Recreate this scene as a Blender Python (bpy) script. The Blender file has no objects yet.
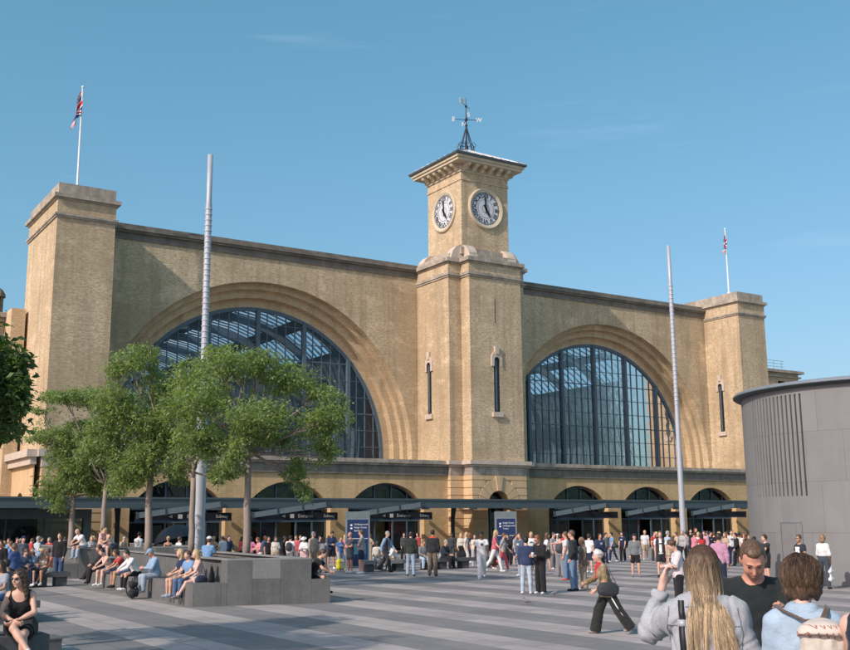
import bpy, math, random
import numpy as np
from mathutils import Vector, Matrix
from mathutils.bvhtree import BVHTree
PI = math.pi
R_ = math.radians
scene = bpy.context.scene
COL = scene.collection
ORG = {}

def _org(p):
    return ORG.get(p.name, Vector((0, 0, 0))) if p else Vector((0, 0, 0))

def tag(o, label=None, cat=None, group=None, kind=None):
    if label: o['label'] = label
    if cat: o['category'] = cat
    if group: o['group'] = group
    if kind: o['kind'] = kind
    return o

def thing(name, loc, label, cat, group=None, rotz=0.0):
    o = bpy.data.objects.new(name, None)
    o.empty_display_size = 0.2
    COL.objects.link(o)
    o.location = loc
    o.rotation_euler = (0, 0, rotz)
    ORG[o.name] = Vector(loc)
    return tag(o, label, cat, group)

def mk(name, verts, faces, mat, parent=None, smooth=False, local=False, uv=None):
    """verts in world coordinates unless local=True"""
    me = bpy.data.meshes.new(name)
    off = Vector((0, 0, 0)) if local else _org(parent)
    v = np.asarray(verts, dtype=np.float64).reshape(-1, 3) - np.array(off)
    if isinstance(faces, np.ndarray):
        n, k = faces.shape
        me.vertices.add(len(v)); me.vertices.foreach_set('co', v.astype(np.float32).ravel())
        me.loops.add(n * k); me.loops.foreach_set('vertex_index', faces.astype(np.int32).ravel())
        me.polygons.add(n)
        me.polygons.foreach_set('loop_start', np.arange(0, n * k, k, dtype=np.int32))
        me.polygons.foreach_set('loop_total', np.full(n, k, dtype=np.int32))
        me.update(calc_edges=True)
    else:
        me.from_pydata([tuple(q) for q in v], [], faces)
        me.update()
    if uv is not None:
        l = me.uv_layers.new(name='UVMap')
        idx = np.empty(len(me.loops), dtype=np.int32); me.loops.foreach_get('vertex_index', idx)
        l.data.foreach_set('uv', np.asarray(uv, dtype=np.float32)[idx].ravel())
    me.validate()
    if smooth:
        me.polygons.foreach_set('use_smooth', np.ones(len(me.polygons), dtype=bool))
    me.materials.append(mat)
    o = bpy.data.objects.new(name, me)
    COL.objects.link(o)
    if parent:
        o.parent = parent
        ORG[o.name] = off if not local else Vector((0, 0, 0))
    return o

class MB:
    def __init__(s): s.v = []; s.f = []
    def add(s, v, f):
        n = len(s.v); s.v += [tuple(q) for q in v]; s.f += [tuple(i + n for i in q) for q in f]; return s
    def box(s, x0, x1, y0, y1, z0, z1):
        v = [(x0,y0,z0),(x1,y0,z0),(x1,y1,z0),(x0,y1,z0),(x0,y0,z1),(x1,y0,z1),(x1,y1,z1),(x0,y1,z1)]
        return s.add(v, [(0,3,2,1),(4,5,6,7),(0,1,5,4),(1,2,6,5),(2,3,7,6),(3,0,4,7)])
    def obox(s, c, ux, uy, uz, hx, hy, hz):
        """oriented box: centre, three axes, half sizes"""
        c = Vector(c); ux = Vector(ux); uy = Vector(uy); uz = Vector(uz)
        v = []
        for k in (-1, 1):
            for (i, j) in ((-1,-1),(1,-1),(1,1),(-1,1)):
                v.append(c + ux*hx*i + uy*hy*j + uz*hz*k)
        return s.add(v, [(0,3,2,1),(4,5,6,7),(0,1,5,4),(1,2,6,5),(2,3,7,6),(3,0,4,7)])
    def prism(s, pts, z0, z1):
        n = len(pts)
        v = [(p[0], p[1], z0) for p in pts] + [(p[0], p[1], z1) for p in pts]
        return s.add(v, [tuple(range(n))[::-1], tuple(range(n, 2*n))] + [(i,(i+1)%n,(i+1)%n+n,i+n) for i in range(n)])
    def tube(s, pts, radii, n=8, cap=True, flat=1.0):
        pts = [Vector(p) for p in pts]
        if not hasattr(radii, '__len__'): radii = [radii]*len(pts)
        v = []; prev = None
        for i, p in enumerate(pts):
            d = (pts[min(i+1, len(pts)-1)] - pts[max(i-1, 0)]).normalized()
            if prev is None:
                a = Vector((0,0,1)) if abs(d.z) < 0.9 else Vector((1,0,0))
                u = d.cross(a).normalized()
            else:
                u = (prev - d*prev.dot(d)).normalized()
            prev = u; w = d.cross(u)
            for k in range(n):
                t = 2*PI*k/n
                v.append(p + (u*math.cos(t) + w*math.sin(t)*flat)*radii[i])
        f = []
        for i in range(len(pts)-1):
            for k in range(n):
                f.append((i*n+k, i*n+(k+1)%n, (i+1)*n+(k+1)%n, (i+1)*n+k))
        if cap:
            f.append(tuple(range(n))[::-1]); f.append(tuple(range((len(pts)-1)*n, len(pts)*n)))
        return s.add(v, f)
    def lathe(s, c, prof, n=24, a0=0.0, a1=2*PI):
        closed = abs(a1-a0-2*PI) < 1e-6
        m = n if closed else n+1
        v = []
        for (r, z) in prof:
            for k in range(m):
                t = a0 + (a1-a0)*k/n
                v.append((c[0]+r*math.cos(t), c[1]+r*math.sin(t), z))
        f = []
        for i in range(len(prof)-1):
            for k in range(n):
                k2 = (k+1) % m
                f.append((i*m+k, i*m+k2, (i+1)*m+k2, (i+1)*m+k))
        return s.add(v, f)
    def sphere(s, c, r, n=10, m=6, sc=(1,1,1)):
        v = []; f = []
        for i in range(m+1):
            t = PI*i/m
            for k in range(n):
                p = 2*PI*k/n
                v.append((c[0]+r*sc[0]*math.sin(t)*math.cos(p), c[1]+r*sc[1]*math.sin(t)*math.sin(p), c[2]+r*sc[2]*math.cos(t)))
        for i in range(m):
            for k in range(n):
                f.append((i*n+k, (i+1)*n+k, (i+1)*n+(k+1)%n, i*n+(k+1)%n))
        return s.add(v, f)
    def build(s, name, mat, parent=None, smooth=False):
        return mk(name, s.v, s.f, mat, parent, smooth)

# ------------------------------------------------------------------ materials
def newmat(name):
    m = bpy.data.materials.new(name); m.use_nodes = True
    nt = m.node_tree; nt.nodes.clear()
    out = nt.nodes.new('ShaderNodeOutputMaterial'); b = nt.nodes.new('ShaderNodeBsdfPrincipled')
    nt.links.new(b.outputs[0], out.inputs[0])
    return m, nt, b, out

def N(nt, t, **kw):
    n = nt.nodes.new(t)
    for k, v in kw.items():
        if k.startswith('i_'):
            n.inputs[k[2:].replace('_', ' ')].default_value = v
        else: setattr(n, k, v)
    return n

def rgba(c): return (c[0], c[1], c[2], 1.0)

def ramp(nt, fac, stops):
    r = nt.nodes.new('ShaderNodeValToRGB')
    while len(r.color_ramp.elements) < len(stops): r.color_ramp.elements.new(0.5)
    for e, (p, c) in zip(r.color_ramp.elements, stops):
        e.position = p; e.color = rgba(c) if hasattr(c, '__len__') else (c, c, c, 1)
    nt.links.new(fac, r.inputs[0]); return r.outputs[0]

def mix(nt, fac, a, b, mode='MIX'):
    m = nt.nodes.new('ShaderNodeMix'); m.data_type = 'RGBA'; m.blend_type = mode
    for sock, val in ((m.inputs[0], fac), (m.inputs[6], a), (m.inputs[7], b)):
        if isinstance(val, bpy.types.NodeSocket): nt.links.new(val, sock)
        elif hasattr(val, '__len__'): sock.default_value = rgba(val)
        else: sock.default_value = val
    return m.outputs[2]

def math_(nt, op, a, b=None, c=None):
    m = nt.nodes.new('ShaderNodeMath'); m.operation = op
    for i, val in enumerate((a, b, c)):
        if val is None: continue
        if isinstance(val, bpy.types.NodeSocket): nt.links.new(val, m.inputs[i])
        else: m.inputs[i].default_value = val
    return m.outputs[0]

def noise(nt, vec, scale, detail=4, rough=0.55):
    n = nt.nodes.new('ShaderNodeTexNoise'); n.inputs['Scale'].default_value = scale
    n.inputs['Detail'].default_value = detail; n.inputs['Roughness'].default_value = rough
    if vec is not None: nt.links.new(vec, n.inputs['Vector'])
    return n.outputs['Fac']

def mapping(nt, vec, sc=(1,1,1), loc=(0,0,0), rot=(0,0,0)):
    m = nt.nodes.new('ShaderNodeMapping'); m.inputs['Scale'].default_value = sc
    m.inputs['Location'].default_value = loc; m.inputs['Rotation'].default_value = rot
    nt.links.new(vec, m.inputs['Vector']); return m.outputs[0]

def bump(nt, b, h, strength=0.3, dist=0.02):
    n = nt.nodes.new('ShaderNodeBump'); n.inputs['Strength'].default_value = strength
    n.inputs['Distance'].default_value = dist
    nt.links.new(h, n.inputs['Height']); nt.links.new(n.outputs[0], b.inputs['Normal'])

def plain(name, col, rough=0.6, metal=0.0, var=0.12, nscale=3.0, bumpy=0.0, spec=0.5, bscale=40):
    m, nt, b, out = newmat(name)
    pos = N(nt, 'ShaderNodeTexCoord').outputs['Object']
    f = noise(nt, pos, nscale, 5)
    lo = [c*(1-var) for c in col]; hi = [min(1, c*(1+var)) for c in col]
    nt.links.new(ramp(nt, f, [(0.3, lo), (0.7, hi)]), b.inputs['Base Color'])
    b.inputs['Roughness'].default_value = rough; b.inputs['Metallic'].default_value = metal
    b.inputs['Specular IOR Level'].default_value = spec
    if bumpy: bump(nt, b, noise(nt, pos, bscale, 3), bumpy, 0.02)
    return m

def brickmat(name, c1, c2, mortar, stain=0.5, dark=0.0, bw=0.23, bh=0.078, spk=0.5):
    m, nt, b, out = newmat(name)
    g = N(nt, 'ShaderNodeNewGeometry').outputs['Position']
    s = N(nt, 'ShaderNodeSeparateXYZ'); nt.links.new(g, s.inputs[0])
    u = math_(nt, 'ADD', s.outputs[0], s.outputs[1])
    cb = N(nt, 'ShaderNodeCombineXYZ'); nt.links.new(u, cb.inputs[0]); nt.links.new(s.outputs[2], cb.inputs[1])
    br = N(nt, 'ShaderNodeTexBrick'); nt.links.new(cb.outputs[0], br.inputs['Vector'])
    br.inputs['Scale'].default_value = 1.0; br.inputs['Brick Width'].default_value = bw
    br.inputs['Row Height'].default_value = bh; br.inputs['Mortar Size'].default_value = 0.006
    br.inputs['Color1'].default_value = rgba(c1); br.inputs['Color2'].default_value = rgba(c2)
    br.inputs['Mortar'].default_value = rgba(mortar); br.inputs['Bias'].default_value = 0.0
    # a second layer of larger speckle in brick shaped cells
    v2 = mapping(nt, cb.outputs[0], (3.6, 10.5, 1))
    sp = noise(nt, v2, 1.0, 3, 0.7)
    col = mix(nt, ramp(nt, sp, [(0.36, spk), (0.54, 0.0)]), br.outputs['Color'], [c*0.45 for c in c1])
    col = mix(nt, ramp(nt, noise(nt, mapping(nt, cb.outputs[0], (4.1, 12.0, 1), (7, 3, 0)), 1.0, 2, 0.6), [(0.56, 0.0), (0.74, 0.5)]), col, [min(1, c*1.5) for c in c2])
    big = noise(nt, g, 0.16, 5, 0.6)
    col = mix(nt, ramp(nt, big, [(0.35, stain), (0.62, 0.0)]), col, [c1[0]*0.62, c1[1]*0.6, c1[2]*0.58], 'MIX')
    pp = noise(nt, mapping(nt, g, (0.5, 0.5, 0.9), (5, 9, 2)), 1.0, 5, 0.7)
    col = mix(nt, ramp(nt, pp, [(0.54, 0.0), (0.72, 0.42)]), col, [min(1, c*1.38) for c in c2])
    rd = noise(nt, mapping(nt, g, (1.5, 1.5, 5), (2, 4, 8)), 1.0, 3, 0.6)
    col = mix(nt, ramp(nt, rd, [(0.56, 0.0), (0.70, 0.28)]), col, (c1[0]*0.85, c1[1]*0.62, c1[2]*0.5))
    sb = noise(nt, mapping(nt, g, (0.7, 0.7, 2.2), (8, 1, 3)), 1.0, 6, 0.72)
    col = mix(nt, ramp(nt, sb, [(0.52, 0.0), (0.70, 0.40)]), col, [c1[0]*0.5, c1[1]*0.5, c1[2]*0.5])
    # vertical rain streaks
    st = noise(nt, mapping(nt, g, (1.3, 1.3, 0.09)), 1.0, 5, 0.6)
    col = mix(nt, ramp(nt, st, [(0.48, 0.0), (0.72, 0.42+dark)]), col, [c1[0]*0.42, c1[1]*0.42, c1[2]*0.42])
    nt.links.new(col, b.inputs['Base Color'])
    b.inputs['Roughness'].default_value = 0.92; b.inputs['Specular IOR Level'].default_value = 0.2
    bump(nt, b, br.outputs['Fac'], -0.35, 0.01)
    return m

def stonemat(name, col, stain=(0.10, 0.09, 0.08), amt=0.7, streak=True):
    m, nt, b, out = newmat(name)
    g = N(nt, 'ShaderNodeNewGeometry').outputs['Position']
    n1 = noise(nt, g, 1.1, 6, 0.65)
    c = mix(nt, ramp(nt, n1, [(0.38, 0.0), (0.66, amt)]), col, stain)
    if streak:
        st = noise(nt, mapping(nt, g, (2.2, 2.2, 0.15)), 1.0, 5, 0.65)
        c = mix(nt, ramp(nt, st, [(0.45, 0.0), (0.7, amt*0.8)]), c, [s*0.8 for s in stain])
    n2 = noise(nt, g, 14, 3)
    c = mix(nt, 0.25, c, ramp(nt, n2, [(0.3, [k*0.6 for k in col]), (0.7, [min(1, k*1.2) for k in col])]))
    nt.links.new(c, b.inputs['Base Color']); b.inputs['Roughness'].default_value = 0.9
    b.inputs['Specular IOR Level'].default_value = 0.2
    bump(nt, b, n2, 0.25, 0.02)
    return m

def glassmat(name, tint, trans=0.6, rough=0.02, ior=1.6, wob=0.0):
    m = bpy.data.materials.new(name); m.use_nodes = True; nt = m.node_tree; nt.nodes.clear()
    out = nt.nodes.new('ShaderNodeOutputMaterial')
    tr = N(nt, 'ShaderNodeBsdfTransparent'); tr.inputs[0].default_value = rgba([trans*t for t in tint])
    gl = N(nt, 'ShaderNodeBsdfGlossy'); gl.inputs['Roughness'].default_value = rough
    fr = N(nt, 'ShaderNodeFresnel'); fr.inputs['IOR'].default_value = ior
    mx = N(nt, 'ShaderNodeMixShader')
    nt.links.new(fr.outputs[0], mx.inputs[0]); nt.links.new(tr.outputs[0], mx.inputs[1]); nt.links.new(gl.outputs[0], mx.inputs[2])
    nt.links.new(mx.outputs[0], out.inputs[0])
    if wob:
        g = N(nt, 'ShaderNodeNewGeometry').outputs['Position']
        bp = N(nt, 'ShaderNodeBump'); bp.inputs['Strength'].default_value = wob; bp.inputs['Distance'].default_value = 0.05
        nt.links.new(noise(nt, g, 1.2, 3), bp.inputs['Height']); nt.links.new(bp.outputs[0], gl.inputs['Normal']); nt.links.new(bp.outputs[0], fr.inputs['Normal'])
    return m

M = {}
M['brick'] = brickmat('stock_brick', (0.58, 0.445, 0.275), (0.715, 0.565, 0.375), (0.61, 0.50, 0.35), 0.62, dark=0.13, spk=0.72)
M['brick_arch'] = brickmat('arch_brick', (0.58, 0.43, 0.26), (0.67, 0.51, 0.325), (0.56, 0.44, 0.29), 0.35, spk=0.4)
M['brick_low'] = brickmat('lower_brick', (0.66, 0.45, 0.225), (0.72, 0.50, 0.26), (0.56, 0.41, 0.25), 0.35, spk=0.2)
M['render'] = stonemat('rusticated_render', (0.68, 0.485, 0.28), (0.42, 0.30, 0.17), 0.45)
M['stone'] = stonemat('weathered_stone', (0.50, 0.43, 0.34), (0.13, 0.12, 0.105), 0.75)
M['stone_dark'] = stonemat('sooty_stone', (0.27, 0.235, 0.19), (0.10, 0.095, 0.085), 0.8)
M['stone_pale'] = stonemat('pale_stone', (0.62, 0.52, 0.42), (0.34, 0.29, 0.24), 0.4)
M['cream'] = stonemat('cream_cornice', (0.62, 0.53, 0.38), (0.42, 0.34, 0.23), 0.35)
M['lead'] = plain('lead_roof', (0.62, 0.61, 0.60), 0.5, 0.1, 0.3, 2.0)
M['slate'] = plain('slate_gutter', (0.055, 0.075, 0.085), 0.5, 0.0, 0.2)
M['iron'] = plain('black_iron', (0.03, 0.04, 0.05), 0.5)
M['gilt'] = plain('painted_letters', (0.75, 0.68, 0.58), 0.4)
M['frame'] = plain('blue_grey_window_frame', (0.085, 0.125, 0.155), 0.5)
M['glass'] = glassmat('window_glass', (0.66, 0.84, 0.96), 0.78, 0.03, 1.44, 0.25)
M['lunette'] = glassmat('lunette_glass', (0.6, 0.65, 0.65), 0.5, 0.04, 1.7, 0.3)
M['door_glass'] = glassmat('shopfront_glass', (0.6, 0.72, 0.75), 0.8, 0.02, 1.45)
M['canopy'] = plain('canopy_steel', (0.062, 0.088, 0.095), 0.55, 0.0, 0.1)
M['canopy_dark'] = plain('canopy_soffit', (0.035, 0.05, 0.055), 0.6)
M['awning'] = plain('frosted_awning_glass', (0.15, 0.185, 0.19), 0.35, 0.0, 0.1)
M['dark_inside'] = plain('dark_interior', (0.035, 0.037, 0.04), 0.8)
M['floor_in'] = plain('concourse_floor', (0.18, 0.17, 0.16), 0.4)
M['navy'] = plain('navy_sign_panel', (0.012, 0.03, 0.095), 0.45, 0, 0.05)
M['sign_dark'] = plain('dark_sign_band', (0.012, 0.018, 0.03), 0.5, 0, 0.05)
M['sign_blue'] = plain('blue_strip', (0.02, 0.06, 0.13), 0.4, 0, 0.05)
M['white'] = plain('white_paint', (0.78, 0.78, 0.77), 0.5, 0, 0.05)
M['steel'] = plain('brushed_steel', (0.42, 0.44, 0.47), 0.5, 0.15, 0.05)
M['steel_dark'] = plain('painted_steel', (0.20, 0.23, 0.26), 0.5, 0.1, 0.08)
M['red'] = plain('red_poster', (0.42, 0.045, 0.03), 0.5)
M['granite_wall'] = stonemat('granite_planter', (0.155, 0.16, 0.155), (0.08, 0.083, 0.08), 0.6)
M['granite_top'] = stonemat('granite_coping', (0.27, 0.27, 0.265), (0.17, 0.17, 0.165), 0.4, False)
M['granite_patch'] = stonemat('granite_replaced_panel', (0.215, 0.22, 0.215), (0.15, 0.15, 0.15), 0.4, False)
M['bench_dark'] = stonemat('dark_bench_stone', (0.11, 0.115, 0.12), (0.06, 0.062, 0.065), 0.5, False)
M['bench'] = stonemat('pale_bench_stone', (0.30, 0.29, 0.28), (0.2, 0.19, 0.18), 0.4, False)
M['vault_grey'] = plain('vault_boarding_grey', (0.13, 0.15, 0.17), 0.8, 0, 0.2)
M['soil'] = plain('planter_soil', (0.06, 0.045, 0.03), 0.95, 0, 0.4, 12)
M['dial'] = plain('clock_dial_glass', (0.62, 0.63, 0.64), 0.4, 0, 0.05)
M['black'] = plain('black_paint', (0.012, 0.012, 0.014), 0.5)
M['tinroof'] = plain('far_roof', (0.16, 0.17, 0.18), 0.7)

def stripes_mat():
    m, nt, b, out = newmat('striped_granite_paving')
    g = N(nt, 'ShaderNodeNewGeometry').outputs['Position']
    s = N(nt, 'ShaderNodeSeparateXYZ'); nt.links.new(g, s.inputs[0])
    # bands run away from the camera towards the station, period 2.45 m
    t = math_(nt, 'FRACT', math_(nt, 'DIVIDE', math_(nt, 'ADD', s.outputs[0], 245-12.72), 2.45))
    dk = math_(nt, 'LESS_THAN', t, 0.50)
    # slabs
    cb = N(nt, 'ShaderNodeCombineXYZ'); nt.links.new(s.outputs[1], cb.inputs[0]); nt.links.new(math_(nt, 'ADD', s.outputs[0], 245-12.72), cb.inputs[1])
    br = N(nt, 'ShaderNodeTexBrick'); nt.links.new(cb.outputs[0], br.inputs['Vector'])
    br.inputs['Scale'].default_value = 1; br.inputs['Brick Width'].default_value = 0.9; br.inputs['Row Height'].default_value = 0.6125
    br.inputs['Mortar Size'].default_value = 0.012
    br.inputs['Color1'].default_value = (0.84, 0.84, 0.84, 1); br.inputs['Color2'].default_value = (1.12, 1.1, 1.08, 1); br.inputs['Mortar'].default_value = (0.38, 0.37, 0.36, 1)
    c = mix(nt, dk, (0.48, 0.415, 0.385), (0.225, 0.208, 0.20))
    c = mix(nt, 1.0, c, br.outputs['Color'], 'MULTIPLY')
    gr = noise(nt, g, 60, 2, 0.7)
    c = mix(nt, 0.25, c, ramp(nt, gr, [(0.3, (0.09, 0.09, 0.09)), (0.7, (0.46, 0.45, 0.44))]))
    d = noise(nt, g, 0.45, 6, 0.62)
    c = mix(nt, ramp(nt, d, [(0.42, 0.0), (0.75, 0.45)]), c, (0.12, 0.115, 0.11))
    sp = N(nt, 'ShaderNodeTexVoronoi'); sp.inputs['Scale'].default_value = 2.3; nt.links.new(g, sp.inputs['Vector'])
    c = mix(nt, ramp(nt, sp.outputs['Distance'], [(0.03, 0.6), (0.06, 0.0)]), c, (0.06, 0.055, 0.05))
    nt.links.new(c, b.inputs['Base Color']); b.inputs['Roughness'].default_value = 0.72
    b.inputs['Specular IOR Level'].default_value = 0.35
    bump(nt, b, br.outputs['Fac'], -0.2, 0.005)
    return m
M['plaza'] = stripes_mat()

def drum_mat():
    m, nt, b, out = newmat('grey_drum_cladding')
    tc = N(nt, 'ShaderNodeTexCoord').outputs['Object']
    s = N(nt, 'ShaderNodeSeparateXYZ'); nt.links.new(tc, s.inputs[0])
    a = math_(nt, 'MULTIPLY', math_(nt, 'ARCTAN2', s.outputs[1], s.outputs[0]), 5.0)
    cb = N(nt, 'ShaderNodeCombineXYZ'); nt.links.new(a, cb.inputs[0]); nt.links.new(s.outputs[2], cb.inputs[1])
    br = N(nt, 'ShaderNodeTexBrick'); nt.links.new(cb.outputs[0], br.inputs['Vector'])
    br.inputs['Scale'].default_value = 1; br.inputs['Brick Width'].default_value = 1.35; br.inputs['Row Height'].default_value = 1.72
    br.inputs['Mortar Size'].default_value = 0.011; br.offset = 0.37
    br.inputs['Color1'].default_value = (0.178, 0.182, 0.178, 1); br.inputs['Color2'].default_value = (0.210, 0.213, 0.208, 1); br.inputs['Mortar'].default_value = (0.12, 0.12, 0.12, 1)
    c = mix(nt, 0.3, br.outputs['Color'], ramp(nt, noise(nt, tc, 1.3, 6, 0.65), [(0.3, (0.152, 0.15, 0.147)), (0.7, (0.243, 0.24, 0.232))]))
    c = mix(nt, ramp(nt, noise(nt, mapping(nt, tc, (3, 3, 0.2)), 1, 5), [(0.5, 0.0), (0.75, 0.4)]), c, (0.17, 0.165, 0.16))
    nt.links.new(c, b.inputs['Base Color']); b.inputs['Roughness'].default_value = 0.7
    return m
M['drum'] = drum_mat()

def leafmat(name, a, b_, c_):
    m, nt, b, out = newmat(name)
    oi = N(nt, 'ShaderNodeNewGeometry')
    f = oi.outputs['Random Per Island']
    col = ramp(nt, f, [(0.0, a), (0.5, b_), (1.0, c_)])
    big = noise(nt, oi.outputs['Position'], 0.9, 3)
    col = mix(nt, ramp(nt, big, [(0.35, 0.5), (0.65, 0.0)]), col, a)
    nt.links.new(col, b.inputs['Base Color']); b.inputs['Roughness'].default_value = 0.5
    b.inputs['Specular IOR Level'].default_value = 0.3
    tl = N(nt, 'ShaderNodeBsdfTranslucent')
    nt.links.new(mix(nt, 1.0, col, (1.5, 1.6, 0.6), 'MULTIPLY'), tl.inputs[0])
    mx = N(nt, 'ShaderNodeMixShader'); mx.inputs[0].default_value = 0.48
    nt.links.new(b.outputs[0], mx.inputs[1]); nt.links.new(tl.outputs[0], mx.inputs[2]); nt.links.new(mx.outputs[0], out.inputs[0])
    return m
M['leaf'] = leafmat('ash_leaf', (0.13, 0.19, 0.08), (0.25, 0.33, 0.14), (0.42, 0.48, 0.25))
M['leaf2'] = leafmat('dark_glossy_leaf', (0.06, 0.10, 0.04), (0.12, 0.18, 0.07), (0.24, 0.31, 0.14))
M['bark'] = stonemat('pale_bark', (0.33, 0.27, 0.23), (0.17, 0.14, 0.115), 0.5)

M['drum_door'] = plain('grey_door', (0.185, 0.18, 0.18), 0.6, 0, 0.1)
M['map_blue'] = plain('map_panel', (0.03, 0.12, 0.16), 0.4)
M['pale_pink'] = plain('pale_pink_poster', (0.55, 0.42, 0.42), 0.5, 0, 0.3, 4)

def textmesh(body, size, align='CENTER', ext=0.0):
    cu = bpy.data.curves.new('t', 'FONT'); cu.body = body; cu.size = size; cu.align_x = align; cu.align_y = 'CENTER'
    cu.extrude = ext; cu.resolution_u = 3
    o = bpy.data.objects.new('t', cu); COL.objects.link(o)
    dg = bpy.context.evaluated_depsgraph_get(); dg.update()
    me = bpy.data.meshes.new_from_object(o.evaluated_get(dg))
    v = [tuple(q.co) for q in me.vertices]; f = [tuple(p.vertices) for p in me.polygons]
    bpy.data.objects.remove(o); bpy.data.curves.remove(cu); bpy.data.meshes.remove(me)
    return v, f

def addtext(mb, body, size, c, ux, uz, align='CENTER'):
    """flat lettering centred at c; ux reading direction, uz up"""
    v, f = textmesh(body, size, align)
    c = Vector(c); ux = Vector(ux); uz = Vector(uz)
    mb.add([c + ux*p[0] + uz*p[1] for p in v], f)

# ------------------------------------------------------------------ wall with openings
def opening_arc(cx, hw, cz, R, z0, n=24):
    """(x, ztop) samples of an opening whose head is an arc centred (cx, cz)"""
    a = math.asin(min(1, hw/R)); pts = []
    for i in range(n+1):
        t = -a + 2*a*i/n
        pts.append((cx + R*math.sin(t), cz + R*math.cos(t)))
    return dict(pts=pts, z0=z0)

def opening_rect(x0, x1, z0, z1):
    return dict(pts=[(x0, z1), (x1, z1)], z0=z0)

def wall(mb, x0, x1, z0, z1, ops, yf, yb, to=lambda x, y, z: (x, y, z)):
    ops = sorted(ops, key=lambda o: o['pts'][0][0])
    def q(a, b, c, d): mb.add([to(*a), to(*b), to(*c), to(*d)], [(0, 1, 2, 3)])
    cur = x0
    for o in ops:
        p = o['pts']; a, b = p[0][0], p[-1][0]; zb = o['z0']
        if a > cur: q((cur,yf,z0),(a,yf,z0),(a,yf,z1),(cur,yf,z1))
        for (xa, za), (xb, zb2) in zip(p[:-1], p[1:]):
            q((xa,yf,za),(xb,yf,zb2),(xb,yf,z1),(xa,yf,z1))
            q((xa,yf,za),(xa,yb,za),(xb,yb,zb2),(xb,yf,zb2))
            if zb > z0: q((xa,yf,z0),(xb,yf,z0),(xb,yf,zb),(xa,yf,zb))
        q((a,yf,zb),(a,yb,zb),(a,yb,p[0][1]),(a,yf,p[0][1]))
        q((b,yf,zb),(b,yf,p[-1][1]),(b,yb,p[-1][1]),(b,yb,zb))
        if zb > z0: q((a,yf,zb),(b,yf,zb),(b,yb,zb),(a,yb,zb))
        cur = b
    if cur < x1: q((cur,yf,z0),(x1,yf,z0),(x1,yf,z1),(cur,yf,z1))
    return mb
# ================================================================== GROUND
mk('plaza_ground', [(-400,-400,0),(500,-400,0),(500,900,0),(-400,900,0)], [(0,1,2,3)], M['plaza']); tag(bpy.data.objects['plaza_ground'], kind='structure')
t = MB(); t.box(-14, 22, -16, 8.6, 0.004, 0.15); t.box(-14, 22, -16, 8.2, 0.15, 0.30); t.box(-14, 22, -16, 7.8, 0.30, 0.43)
tag(t.build('raised_terrace_steps', M['granite_top']), kind='structure')

# ================================================================== STATION
st = thing('railway_station', (51.35, 70, 0), 'long yellow brick railway station with a central clock tower and two great arched windows', 'station')
YW = 74.55
def P(name, mb, mat, parent=st, smooth=False): return mb.build(name, M[mat] if isinstance(mat, str) else mat, parent, smooth)

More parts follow.
